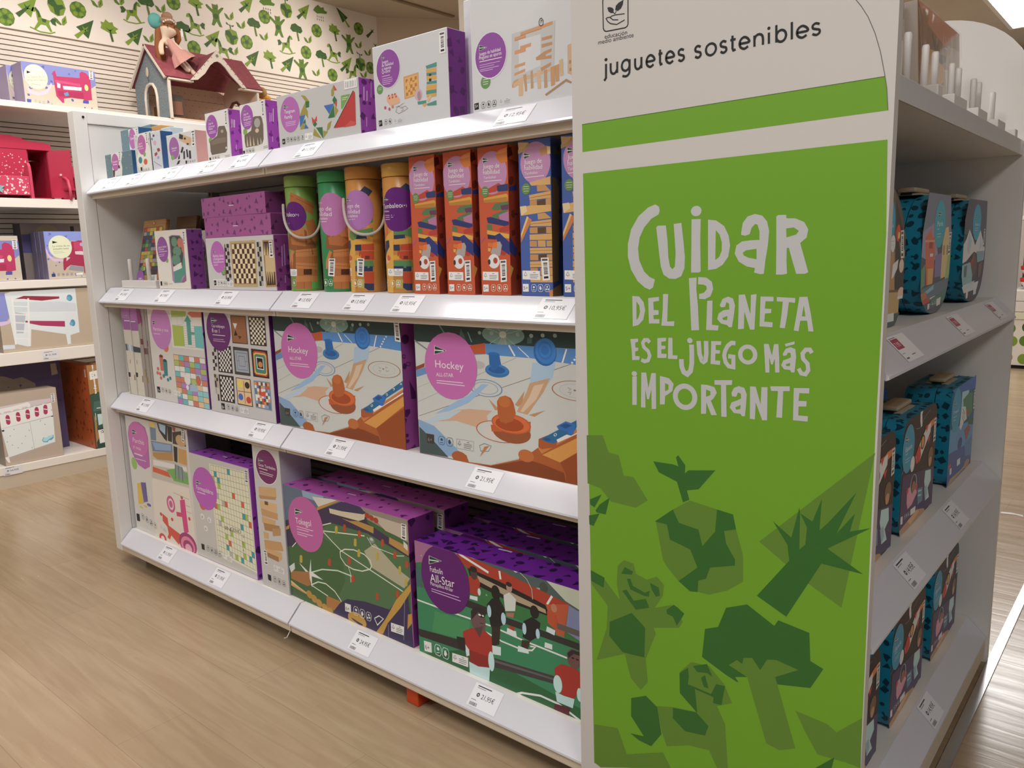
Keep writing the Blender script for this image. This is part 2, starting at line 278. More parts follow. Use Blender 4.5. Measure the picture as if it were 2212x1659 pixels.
GOODS = [
{'name': 'game_box', 'label': 'small cream window box of wooden mill game, purple side, left of its taller twin', 'cat': 'board game', 'loc': (-2.0849, 1.195, 1.315), 'dim': (0.1179, 0.05, 0.1234), 'col': [20, 21, 22], 'art': {'front_print@f': 'l 0 5,207,67,203,20,223,-3,289,-2,313,22,316,69,296,92,231,91,207,67;e 0 261,55,22,15;l 0 7,231,23,285,18;l 0 5,344,69,340,22,360,-1,425,0,448,24,452,71,432,94,367,93,344,69;p 0 376,72,398,75,422,35,394,17,368,40;l 0 5,479,71,475,25,495,2,560,3,583,27,587,73,567,96,502,95,479,71;e 0 532,66,17,12;e 0 509,36,17,12;e 0 551,32,17,12;p 1 55,80,141,81,148,8,62,7;l 2 9,869,53,1091,61;l 2 9,866,22,1117,28;e 3 206,522,96,87', 'window@f': 'p 4 632,811,693,841,962,820,1053,643,997,203,893,143,207,138,154,244,162,496,556,608;p 5 234,488,552,546,1010,525,972,406,227,394;e 6 818,696,70,43;e 7 954,254,35,31', 'title_badge@f': 'e 8 325,870,287,304;p 9 174,1097,303,1038,167,1013;p 10 178,1092,296,1039,172,1017;l 11 10,175,1054,272,1041;t 12 166,930,236,63,10 Juego de;t 12 160,858,314,50,-11 estrategia;t 13 155,793,212,56,-0 Molino;l 14 12,163,741,495,740;l 14 12,160,704,492,703', 'barcode_sticker@f': 'p 15 1014,1195,1118,1193,1090,823,997,822;p 16 1025,1176,1101,1175,1098,1142,1024,1143;p 17 1035,1113,1089,1112,1089,1096,1035,1096;p 17 1034,1090,1088,1090,1087,1079,1034,1079;p 17 1033,1068,1086,1068,1086,1062,1033,1063;p 17 1033,1057,1086,1057,1085,1051,1032,1051;p 17 1032,1040,1084,1040,1084,1029,1031,1029;p 17 1030,1018,1083,1018,1082,1001,1030,1001;p 17 1029,990,1081,990,1080,979,1029,979;p 17 1028,968,1079,968,1078,951,1027,951;p 17 1026,940,1077,940,1077,923,1026,923;p 17 1019,890,1076,890,1074,853,1017,852', 'side_print@s': 's 18 5,9,60,140;l 19 18,89,975,68,750;l 19 18,130,970,111,768;l 13 24,170,962,152,763;l 19 15,165,323,153,187'}, 'group': 'purple sided game boxes on the top shelf'},
{'name': 'game_box', 'label': 'taller cream window box of wooden backgammon game, purple side, left of the grey tangram box', 'cat': 'board game', 'loc': (-1.9122, 1.195, 1.315), 'dim': (0.1171, 0.05, 0.1232), 'col': [20, 21, 22], 'art': {'front_print@f': 'l 0 6,153,88,150,36,171,9,239,11,263,38,266,91,245,116,177,115,153,88;e 0 209,76,22,17;l 0 7,179,39,235,34;l 0 6,294,91,291,39,312,13,379,14,403,41,405,93,384,119,317,118,294,91;p 0 327,94,350,97,375,53,347,32,320,58;l 0 6,433,94,430,41,451,16,518,17,541,44,543,96,522,122,456,120,433,94;e 0 488,88,18,13;e 0 464,54,18,14;e 0 508,50,18,14;p 1 23,96,103,98,104,25,24,23;l 2 9,958,110,1152,110;l 2 9,957,74,1152,74;e 3 191,555,94,90', 'window@f': 'p 4 585,864,691,880,940,856,990,787,1023,640,989,292,923,195,719,169,169,166,133,318,141,470,465,556;p 23 215,187,252,458,293,186;p 23 348,180,394,444,431,182;p 23 502,175,544,398,579,183;p 23 693,178,726,364,763,180;p 23 838,188,864,350,902,212;e 24 764,713,136,116;e 25 732,527,85,53', 'title_badge@f': 'e 8 319,902,280,301;p 9 163,1118,291,1059,158,1034;p 10 167,1113,284,1060,163,1038;l 11 10,165,1075,260,1062;t 12 169,958,228,58,30 Juego de;t 12 166,891,314,47,9 estrategia;t 13 162,827,342,53,19 Backgammon;l 14 12,170,779,502,781;l 14 12,168,738,473,744;l 14 12,165,696,471,703', 'barcode_sticker@f': 'p 15 1000,1212,1111,1213,1088,832,1012,830;p 16 1014,1193,1094,1194,1092,1160,1015,1159;p 17 1029,1129,1083,1130,1083,1113,1029,1112;p 17 1029,1107,1083,1107,1082,1096,1029,1095;p 17 1029,1084,1082,1085,1081,1079,1029,1078;p 17 1029,1072,1081,1073,1081,1067,1029,1066;p 17 1029,1055,1081,1056,1080,1045,1029,1044;p 17 1030,1032,1080,1033,1079,1016,1030,1015;p 17 1029,1004,1079,1005,1078,993,1030,992;p 17 1030,981,1078,982,1077,964,1030,963;p 17 1030,952,1077,953,1076,936,1030,935;p 17 1026,900,1076,901,1074,862,1027,861', 'side_print@s': 's 18 6,9,60,140;l 19 17,120,924,100,696;l 19 17,164,924,145,715;l 13 23,224,1035,195,706;l 19 14,146,346,135,217'}, 'group': 'purple sided game boxes on the top shelf'},
{'name': 'game_box', 'label': 'wide grey tangram puzzle box with bird figures and a red triangle window', 'cat': 'puzzle', 'loc': (-1.7456, 1.195, 1.315), 'dim': (0.3121, 0.05, 0.1216), 'col': [42, 43, 22], 'art': {'front_print@f': 'p 26 123,203,244,202,240,78,123,79;t 13 145,110,68,67,-17 6+;l 27 6,311,191,308,141,327,115,390,113,413,137,417,187,398,213,334,216,311,191;e 27 363,176,21,16;l 27 7,334,142,387,137;l 27 5,455,186,452,136,471,110,534,108,556,132,560,182,541,208,478,210,455,186;p 27 487,186,508,189,531,146,504,127,479,152;l 27 5,598,181,594,131,613,105,676,103,698,127,702,177,683,202,621,205,598,181;e 27 650,172,16,13;e 27 626,140,16,13;e 27 668,136,16,13;l 27 5,740,175,736,126,755,100,817,98,839,122,843,171,824,197,762,199,740,175;e 27 790,161,21,16;l 27 7,762,127,813,121;t 27 919,135,65,71,-18 3;l 27 8,918,111,983,110;p 28 1056,231,1363,226,1356,72,1055,80;l 29 8,1080,148,1109,208,1135,146,1080,148;l 29 8,1107,147,1107,121;l 29 9,1240,198,1286,197;l 29 9,1184,165,1330,162;l 29 9,1184,138,1329,134;l 29 9,1183,107,1313,104;p 30 1001,1118,1165,1079,1302,944,1165,953;p 31 1165,953,1311,940,1292,808,1163,805;p 30 1164,947,1163,805,1222,734,1228,555,1120,664,911,661,990,776;p 32 901,654,1124,655,991,473,882,388;p 31 991,473,1113,569,1119,458;p 30 980,460,1083,462,1051,342,879,347;p 32 1105,460,1221,337,1051,342;p 30 2157,1061,2260,1167,2246,969,2199,922,2148,942;p 33 2252,1176,2363,1038,2264,1041;p 31 2176,845,2256,928,2347,823,2230,753;p 33 2243,756,2347,823,2323,680;p 32 1851,766,2222,764,2033,555;p 31 1974,469,2221,746,2222,467;p 30 2251,742,2369,595,2231,471;p 33 1366,580,1464,495,1561,584,1561,462,1470,446,1378,423;p 31 1389,400,1494,465,1556,395,1462,338;p 30 1381,156,1437,313,1688,57;p 31 1506,319,1750,301,1753,42;p 30 1767,223,1940,178,1768,62;p 30 1952,351,2100,406,2033,261,1896,183;p 34 2497,896,2817,893,2510,604,2477,621;l 13 10,2527,839,2738,838;l 13 10,2524,800,2672,802', 'window@f': 'p 35 2161,229,2934,956,2950,902,2228,253;p 36 2191,231,2945,941,2991,896,2962,224,2919,203;p 37 2523,208,2783,323,2958,277,2919,203', 'title_badge@f': 'e 38 515,736,389,411;p 9 285,995,481,914,277,882;p 10 292,988,470,915,285,888;l 11 14,288,938,434,918;t 13 292,782,430,84,-35 Tangram;t 13 292,656,321,84,-20 Family;l 39 11,310,572,740,562;l 39 11,317,534,713,526;l 39 11,319,492,710,487', 'barcode_sticker@f': 'p 13 2639,1206,3075,1202,3073,1002,2632,1007;l 40 8,2728,1167,2719,1037;l 40 16,2770,1167,2760,1032;l 40 10,2820,1165,2810,1030;l 40 16,2870,1163,2860,1029;l 40 8,2912,1162,2902,1028;l 40 15,2953,1162,2943,1028;l 40 13,2687,1173,2677,1043;l 40 13,3023,1157,3013,1023', 'side_print@s': 's 41 8,10,70,160;l 19 23,152,1020,131,731;l 19 23,233,944,218,729;l 19 13,368,1173,342,819;l 19 13,185,374,170,171'}},
{'name': 'game_box', 'label': 'large grey box showing a green and orange block tower and a wooden maze', 'cat': 'board game', 'loc': (-1.3818, 1.195, 1.315), 'dim': (0.225, 0.0534, 0.1725), 'col': [44, 64, 65], 'art': {'front_print@f': 'p 26 94,205,200,208,208,85,101,82;t 13 115,120,65,63,37 5+;l 27 6,278,176,275,123,293,96,351,96,373,123,376,176,358,202,299,203,278,176;e 27 326,162,19,17;l 27 8,299,126,348,120;l 27 6,413,175,410,122,428,96,486,95,507,122,510,174,492,201,434,201,413,175;p 27 442,177,462,180,484,135,458,114,435,140;p 44 578,185,871,182,872,77,583,86;l 29 5,604,130,628,170,657,129,604,130;l 29 5,630,130,631,112;l 29 6,755,163,798,162;l 29 6,703,141,842,138;l 29 6,703,123,843,119;l 29 6,704,102,828,99;e 45 187,839,101,101;l 46 7,132,871,246,872;l 46 7,130,835,243,836;p 47 942,983,1396,1005,1380,570,945,534;p 48 976,950,1367,972,1353,583,975,558;k 0 1003,922,1344,943,1333,612,998,586 5 5 0 49 48;p 48 1036,875,1126,886,1115,700,1044,691;p 48 1141,837,1318,847,1316,812,1139,800;p 50 1616,1092,1933,1117,1932,1033,1640,1031;p 51 1626,1022,1918,1019,1921,943,1629,952;p 50 1629,948,1914,933,1918,882,1633,894;p 52 1703,923,1771,922,1769,881,1701,884;p 51 1626,884,1911,874,1914,796,1628,803;p 52 1698,832,1767,831,1764,776,1696,782;p 50 1627,782,1913,774,1910,717,1625,734;p 51 1617,724,1909,706,1898,604,1605,610;p 50 1605,614,1898,604,1894,536,1601,541;p 51 1608,540,1894,534,1884,469,1612,482;p 53 1602,425,1699,509,1756,486,1658,376;p 50 1331,437,1592,431,1589,369,1346,376;p 54 1467,361,1572,382,1605,343,1517,308;p 50 1606,355,1881,389,1883,297,1621,318;e 55 1366,572,111,120;e 56 1390,546,56,93;p 57 387,660,685,692,794,558,783,488,501,459,395,557;e 58 462,674,26,21;e 58 570,679,26,21;e 58 655,679,26,21;e 58 481,618,26,21;e 58 578,625,26,21;e 58 688,627,25,21;e 59 328,445,34,34;e 59 460,400,33,34;e 60 566,432,37,29;l 2 7,654,416,757,427,827,371,956,402,1035,345,932,310,748,273,659,320,701,398,923,466;l 2 7,847,404,898,338,824,312', 'title_badge@f': 'e 61 480,1222,386,397;e 62 480,1222,368,383;p 9 289,1515,400,1451,283,1424;p 10 293,1509,394,1452,288,1429;l 11 11,290,1469,373,1454;t 13 294,1346,205,62,9 Juegos;t 13 290,1280,364,62,-2 de habilidad;t 13 286,1213,298,62,-6 e ingenio;t 13 282,1146,261,67,-1 Q-coral;l 39 12,278,1089,532,1086;l 39 10,282,1036,591,1034;l 39 10,280,997,607,994;l 39 10,277,959,598,957;l 39 10,286,922,529,919', 'barcode_sticker@f': 'p 15 2036,1659,2201,1657,2196,1256,2030,1255;p 16 2055,1639,2176,1638,2176,1602,2055,1603;p 17 2076,1570,2164,1570,2164,1552,2076,1552;p 17 2076,1546,2163,1546,2163,1534,2075,1534;p 17 2075,1522,2163,1521,2163,1515,2075,1516;p 17 2075,1510,2163,1509,2163,1503,2075,1504;p 17 2075,1492,2163,1491,2163,1479,2075,1480;p 17 2075,1467,2162,1467,2162,1449,2074,1449;p 17 2074,1437,2162,1437,2162,1425,2074,1425;p 17 2074,1413,2161,1413,2161,1395,2073,1395;p 17 2073,1383,2161,1383,2161,1364,2073,1365;p 17 2064,1328,2164,1328,2163,1288,2064,1288', 'side_print@s': 's 63 11,10,90,200'}},
{'name': 'game_box', 'label': 'large white box showing wooden planks and a penguin, touching the sign', 'cat': 'board game', 'loc': (-1.0935, 1.195, 1.315), 'dim': (0.335, 0.075, 0.242), 'col': [66, 64, 65], 'art': {'front_print@f': 'p 26 34,185,152,191,152,67,38,64;t 13 58,101,71,65,24 5+;l 27 7,218,156,215,97,235,68,297,67,319,96,321,154,302,184,240,185,218,156;e 27 269,140,21,19;l 27 9,241,100,293,94;l 27 7,362,154,360,96,379,67,440,66,462,95,464,153,445,181,384,182,362,154;p 27 393,156,414,159,437,109,411,87,386,116;l 27 7,505,152,502,94,521,65,582,65,603,93,606,151,587,179,526,180,505,152;e 27 555,143,16,15;e 27 533,107,16,15;e 27 573,102,16,15;p 66 669,186,974,184,976,71,673,73;l 29 6,696,123,722,169,751,123,696,123;l 29 6,724,123,724,104;l 29 7,854,162,899,162;l 29 7,800,137,945,137;l 29 7,800,117,945,116;l 29 7,801,94,931,94;e 45 347,537,126,119;l 46 9,277,590,418,586;l 46 9,275,547,416,543;l 46 9,285,503,406,502;p 67 1027,1285,2028,1325,1971,319,988,404;p 66 1191,1143,1696,1162,1681,625,1171,542;p 68 1237,1270,1976,1329,1975,1271,1725,1245,1235,1216;p 68 1095,1211,1359,1223,1358,1167,1093,1150;p 68 1221,1036,1477,1051,1475,991,1352,983,1350,922,1085,910,1087,977,1219,985;p 68 1078,722,1331,746,1329,692,1076,671;p 68 1068,589,1327,631,1325,576,1066,538;p 68 1055,456,1155,479,1152,396,1002,335,1004,391;p 69 1721,1094,1958,1098,1956,1045,1719,1038;p 69 1718,983,1955,986,1954,933,1716,919;p 69 1578,779,1767,851,1939,877,1938,821,1806,794,1805,765,1937,766,1935,707,1590,730;p 69 1680,585,1921,646,1919,586,1705,520;l 70 10,1093,1150,1358,1167;l 70 10,1235,1216,1725,1245;p 71 1033,408,1281,494,1652,519,1971,538,1970,499,1279,423,1036,334;p 72 1160,482,1267,497,1262,167,1159,171;p 73 1274,526,1352,535,1356,237,1315,228;p 73 1449,561,1504,572,1509,266,1448,258;p 72 1598,547,1685,554,1684,231,1603,236;p 73 1759,532,1834,540,1826,230,1757,230;p 74 1906,559,2011,572,2004,254,1911,238;p 74 2011,572,2102,587,2096,301,2018,296;p 72 2098,647,2181,662,2188,386,2118,377;p 75 1770,117,2251,313,2377,239,2351,219,2245,268,1801,86;p 71 2287,869,2476,903,2466,314,2283,400;p 75 2320,610,2363,609,2362,554,2319,552;p 75 2325,482,2368,479,2367,427,2324,427;l 76 14,1673,1315,1667,1375,1697,1422,1729,1422,1760,1377,1758,1308,1712,1293,1673,1315;l 76 12,1706,1338,1715,1395,1741,1371', 'title_badge@f': 'e 61 492,997,406,422;e 62 493,1002,389,405;p 9 214,1233,415,1156,209,1124;p 10 221,1226,404,1158,216,1129;l 11 14,219,1177,367,1162;t 13 206,1037,540,63,9 Juegos de habilidad;t 13 203,965,564,68,12 Pingüino en apuros;l 77 13,207,926,771,921;l 39 8,204,862,725,858;l 39 8,202,824,577,819;l 39 9,206,777,692,780;l 39 9,214,750,544,744'}},
{'name': 'game_box', 'label': 'grey box with purple side stuck between the block tower box and the penguin box', 'cat': 'board game', 'loc': (-1.1704, 1.26, 1.315), 'dim': (0.06, 0.05, 0.236), 'col': [66, 79, 65], 'art': {'side_print@s': 's 78 3,10,80,180'}},
{'name': 'game_tin', 'label': 'short teal tin with white sleeve, leftmost in front on the top shelf', 'cat': 'card game', 'loc': (-2.7165, 1.195, 1.315), 'dim': (0.1852, 0.045, 0.0742), 'col': [88, 89, 88], 'art': {'tin_print@f': 's 80 2,9,20,60;s 81 4,6,20,50;s 82 8,4,20,40', 'paper_sleeve@f': 'p 83 465,761,1138,775,1248,678,1110,436,1152,254,1067,-24,524,-12,439,29,469,376,423,503;e 84 698,461,249,267;p 9 547,656,688,601,533,577;p 10 552,651,680,602,539,581;l 11 10,545,616,653,603;t 13 528,446,335,75,22 Dominó;l 13 18,519,396,823,397;p 85 874,338,970,359,997,268,895,243;p 86 463,231,638,238,561,19,451,28;l 87 3,666,49,659,18,670,2,714,2,732,18,740,49,729,64,684,64,666,49;e 87 701,41,15,10;l 87 4,678,19,714,16;l 87 3,769,49,761,18,772,3,816,3,835,18,843,49,832,64,787,64,769,49;p 87 791,50,807,52,818,26,797,14,782,29;l 87 3,871,49,863,18,873,3,917,3,936,18,945,49,934,64,890,64,871,49;e 87 907,45,11,8;e 87 887,25,11,8;e 87 915,22,11,8;l 87 3,973,49,965,18,975,3,1019,3,1038,18,1047,49,1037,64,993,65,973,49;e 87 1008,41,14,10;l 87 4,983,20,1019,17', 'barcode_sticker@f': 'p 15 1006,755,1119,757,1058,441,947,446;p 16 1017,739,1099,740,1093,710,1011,710;p 17 1021,684,1080,684,1077,670,1018,670;p 17 1017,665,1076,665,1075,655,1015,655;p 17 1014,646,1073,645,1072,641,1013,641;p 17 1012,636,1071,636,1070,631,1011,632;p 17 1009,622,1068,622,1067,612,1007,613;p 17 1005,604,1065,603,1062,589,1003,589;p 17 1001,580,1060,579,1059,570,999,571;p 17 998,562,1057,560,1054,547,995,548;p 17 993,539,1052,537,1049,524,991,525;p 17 980,498,1046,496,1041,466,974,468'}, 'group': 'small game tins on the top shelf', 'rough': 0.3},
{'name': 'game_tin', 'label': 'teal tin with pink badge, stacked on another tin behind the short one', 'cat': 'card game', 'loc': (-2.7095, 1.25, 1.377), 'dim': (0.1245, 0.045, 0.0924), 'col': [88, 89, 88], 'art': {'tin_print@f': 's 80 2,9,20,60;s 81 4,6,20,50;s 82 8,4,20,40', 'paper_sleeve@f': 'p 90 561,900,1244,908,1203,169,810,59,552,93;e 84 795,588,241,317;p 9 651,794,786,725,644,697;p 10 655,788,779,726,649,701;l 11 12,652,744,753,728;t 13 665,567,307,87,13 Dominó', 'barcode_sticker@f': 'p 15 1080,882,1192,881,1185,532,1084,531;p 16 1093,865,1175,864,1175,833,1094,833;p 17 1108,805,1167,805,1166,789,1108,790;p 17 1108,785,1166,784,1166,774,1108,774;p 17 1108,763,1166,763,1166,758,1108,758;p 17 1108,753,1166,753,1166,748,1108,748;p 17 1109,737,1166,737,1165,727,1109,727;p 17 1109,716,1165,716,1165,700,1109,700;p 17 1109,690,1165,690,1165,680,1109,680;p 17 1109,669,1165,669,1164,653,1109,653;p 17 1109,642,1164,643,1164,627,1109,627;p 17 1104,595,1166,595,1165,560,1104,559'}, 'group': 'small game tins on the top shelf', 'rough': 0.3},
{'name': 'game_tin', 'label': 'teal tin carrying another tin behind the short sleeved one', 'cat': 'card game', 'loc': (-2.7172, 1.25, 1.315), 'dim': (0.1175, 0.045, 0.0605), 'col': [88, 89, 88], 'art': {'tin_print@f': 's 80 2,9,20,60;s 81 4,6,20,50;s 82 8,4,20,40'}, 'group': 'small game tins on the top shelf', 'rough': 0.3},
{'name': 'game_tin', 'label': 'pale patterned tin with a white memory game sleeve and orange fruit pictures', 'cat': 'card game', 'loc': (-2.5054, 1.195, 1.315), 'dim': (0.1074, 0.05, 0.1145), 'col': [98, 99, 100], 'art': {'tin_print@f': 's 91 3,10,20,50;s 92 5,8,20,50;s 93 9,6,20,60', 'paper_sleeve@f': 'p 94 219,1164,938,1164,887,800,978,581,978,52,204,62,71,223,70,446,207,596,227,754;e 84 467,811,261,290;p 9 268,1051,414,999,259,972;p 10 273,1047,406,999,265,976;l 11 10,269,1011,378,1000;t 13 259,830,240,52,20 Juego de;t 13 248,739,271,73,18 Memo;l 13 10,255,699,573,702;e 95 289,376,119,99;e 96 607,300,120,89;e 97 432,189,84,39;e 3 586,522,83,70;p 26 247,164,369,167,358,59,248,63;l 87 4,411,97,407,60,422,42,474,42,493,60,497,97,481,116,430,116,411,97;e 87 453,88,17,12;l 87 5,429,62,471,58;l 87 4,564,97,561,60,576,42,628,41,647,60,650,97,634,116,583,116,564,97;p 87 590,99,607,101,626,69,603,55,583,73;l 87 4,717,97,714,60,730,42,782,41,800,60,803,97,787,116,736,116,717,97;e 87 760,92,13,10;e 87 741,68,13,10;e 87 775,65,13,10', 'barcode_sticker@f': 'p 15 741,1139,879,1140,864,802,758,799;p 16 758,1122,857,1123,857,1093,760,1093;p 17 778,1066,847,1066,847,1052,778,1051;p 17 778,1046,846,1047,846,1037,778,1036;p 17 779,1025,846,1027,846,1021,779,1020;p 17 779,1015,845,1016,846,1011,779,1010;p 17 779,1000,845,1001,845,991,780,990;p 17 780,980,845,981,844,966,781,965;p 17 781,954,844,956,844,946,781,944;p 17 781,934,844,935,844,920,782,918;p 17 782,908,843,910,843,894,782,893;p 17 778,862,844,864,843,829,779,827'}, 'group': 'small game tins on the top shelf', 'rough': 0.3},
{'name': 'game_tin', 'label': 'white tin with red pictures and a blue edge, beside the domino box', 'cat': 'card game', 'loc': (-2.4051, 1.195, 1.315), 'dim': (0.064, 0.04, 0.111), 'col': [109, 110, 111], 'art': {'tin_print@f': 'e 101 251,992,66,36;e 102 284,780,89,68;p 103 378,601,522,618,571,533,414,504;p 103 196,478,342,522,392,451,232,394;p 104 76,912,164,958,180,853;s 105 7,8,20,40;l 106 11,116,265,447,128,560,91;e 107 411,353,68,44', 'side_print@s': 's 108 3,3,60,120'}, 'group': 'small game tins on the top shelf', 'rough': 0.3},
{'name': 'game_box', 'label': 'white domino box with black tiles and a plain peach side', 'cat': 'board game', 'loc': (-2.3061, 1.195, 1.315), 'dim': (0.1622, 0.04, 0.0902), 'col': [66, 116, 117], 'art': {'front_print@f': 'p 112 745,375,865,517,951,482,830,335;p 112 903,384,993,387,969,171,880,167;p 112 1063,413,1143,422,1170,201,1076,198;p 112 1215,376,1318,364,1309,148,1201,151;p 112 446,45,563,149,695,161,607,67;p 112 567,187,634,322,687,330,674,202;p 113 774,892,1483,681,1307,494,728,714;p 112 772,879,976,816,938,704,732,753;p 112 1023,759,1124,727,1076,675,991,711;p 112 1161,588,1262,564,1205,518,1115,554;p 26 979,118,1068,119,1058,33,975,31;l 87 3,1101,89,1097,54,1109,36,1153,36,1169,53,1173,89,1161,107,1117,107,1101,89;e 87 1136,80,14,11;l 87 4,1115,55,1151,52;l 87 3,1220,88,1216,53,1228,35,1272,35,1288,53,1292,88,1280,106,1236,106,1220,88;p 87 1242,90,1256,92,1271,62,1252,48,1235,66;l 87 3,1339,88,1335,53,1347,35,1391,35,1407,52,1411,88,1398,105,1355,106,1339,88;e 87 1374,83,11,9;e 87 1357,60,11,9;e 87 1386,57,11,9;l 87 3,1457,87,1453,52,1466,34,1509,34,1525,52,1529,87,1517,105,1474,105,1457,87;e 87 1492,78,14,11;l 87 4,1471,54,1507,50', 'title_badge@f': 'e 114 405,516,316,330;e 115 405,516,289,309;t 13 264,492,298,62,4 Dominó;l 77 13,275,447,488,450;e 3 273,270,95,72', 'barcode_sticker@f': 'p 15 1434,893,1621,892,1572,465,1406,458;p 16 1455,871,1590,871,1586,832,1452,832;p 17 1474,797,1570,798,1568,778,1472,778;p 17 1471,771,1567,772,1566,759,1470,758;p 17 1469,745,1565,746,1564,739,1469,738;p 17 1469,732,1563,733,1563,727,1468,725;p 17 1467,713,1561,714,1560,701,1466,700;p 17 1465,687,1559,688,1557,669,1464,667;p 17 1463,654,1556,656,1554,643,1461,641;p 17 1460,628,1553,630,1551,611,1459,609;p 17 1458,596,1550,598,1547,579,1457,576;p 17 1445,537,1547,540,1542,498,1442,494'}},
{'name': 'game_tin', 'label': 'teal tin peeping over the memory tin at the back', 'cat': 'card game', 'loc': (-2.7528, 1.335, 1.315), 'dim': (0.0791, 0.045, 0.1804), 'col': [88, 88, 88], 'art': {'tin_print@f': 's 118 2,8,20,50;s 119 4,6,20,40'}, 'group': 'small game tins on the top shelf'},
{'name': 'game_tin', 'label': 'orange lidded tin peeping over the sleeves at the back', 'cat': 'card game', 'loc': (-2.6742, 1.335, 1.315), 'dim': (0.0681, 0.045, 0.1705), 'col': [120, 120, 120], 'art': {'tin_print@f': 's 118 2,8,20,50;s 119 4,6,20,40'}, 'group': 'small game tins on the top shelf'},
{'name': 'game_tin', 'label': 'pale tin with line drawings peeping over at the back', 'cat': 'card game', 'loc': (-2.6054, 1.335, 1.315), 'dim': (0.0586, 0.045, 0.158), 'col': [121, 121, 121], 'art': {'tin_print@f': 's 118 2,8,20,50;s 119 4,6,20,40'}, 'group': 'small game tins on the top shelf'},
{'name': 'game_box', 'label': 'cream window box of cactus stacking game with purple side, front of two', 'cat': 'board game', 'loc': (-2.436, 1.195, 0.963), 'dim': (0.1923, 0.05, 0.1751), 'col': [140, 141, 142], 'art': {'front_print@f': 'p 122 90,220,198,227,200,94,92,89;l 123 4,273,182,268,126,283,98,333,99,352,127,356,183,341,211,291,210,273,182;e 123 313,168,17,18;l 123 5,289,126,331,127;l 123 4,368,184,363,128,378,100,428,101,446,129,450,185,436,213,386,212,368,184;p 123 392,184,409,190,427,145,404,120,385,145;l 123 4,462,185,458,129,472,101,522,102,540,131,544,186,530,214,480,213,462,185;e 123 502,178,13,14;e 123 483,140,13,14;e 123 516,140,13,14;l 124 9,617,145,847,149;e 125 644,855,81,75', 'window@f': 'p 126 886,1560,1084,1600,1545,1577,1749,1433,1703,247,1544,189,962,174,866,265;p 127 930,1544,1099,1577,1533,1555,1670,1436,1643,693,995,667,940,867;e 128 1181,1396,176,144;e 128 1301,1114,251,145;e 128 1202,864,254,169;e 129 1521,1358,161,137;e 129 1655,1190,74,123;p 130 983,653,1498,791,1498,610,985,519;p 131 984,510,1515,624,1644,998,1716,859,1693,443,1473,357,1354,200,991,186;p 132 1381,201,1693,443,1693,253,1544,195;p 133 1128,1005,1176,1055,1211,1004', 'title_badge@f': 'e 134 436,1189,338,379;p 13 128,1379,243,1347,123,1321;p 135 132,1376,236,1347,128,1324;l 136 7,130,1350,215,1346;t 13 168,1230,526,58,31 Juego de habilidad;t 13 163,1160,353,64,28 Cactus;l 13 15,171,1113,698,1132;l 19 12,177,1035,536,1049;l 19 12,185,985,503,998', 'barcode_sticker@f': 'p 13 1726,1678,1857,1681,1804,1296,1740,1284;p 137 1742,1659,1835,1661,1831,1627,1743,1624;p 138 1758,1593,1820,1596,1818,1578,1758,1576;p 138 1758,1570,1817,1572,1816,1561,1758,1558;p 138 1758,1546,1815,1549,1815,1543,1758,1540;p 138 1758,1534,1814,1538,1814,1532,1758,1528;p 138 1758,1517,1812,1520,1811,1509,1757,1505;p 138 1757,1493,1810,1497,1809,1480,1757,1475;p 138 1757,1464,1807,1468,1806,1456,1757,1452;p 138 1757,1440,1805,1445,1803,1427,1757,1422;p 138 1757,1411,1802,1416,1800,1398,1757,1393;p 138 1753,1357,1798,1363,1795,1324,1753,1318', 'side_print@s': 's 139 4,14,60,170'}, 'group': 'cactus game boxes'},
{'name': 'game_box', 'label': 'second cactus game box hidden behind the front one with purple side', 'cat': 'board game', 'loc': (-2.424, 1.31, 0.963), 'dim': (0.1923, 0.05, 0.1751), 'col': [140, 141, 142], 'art': {}, 'group': 'cactus game boxes', 'same': 15},
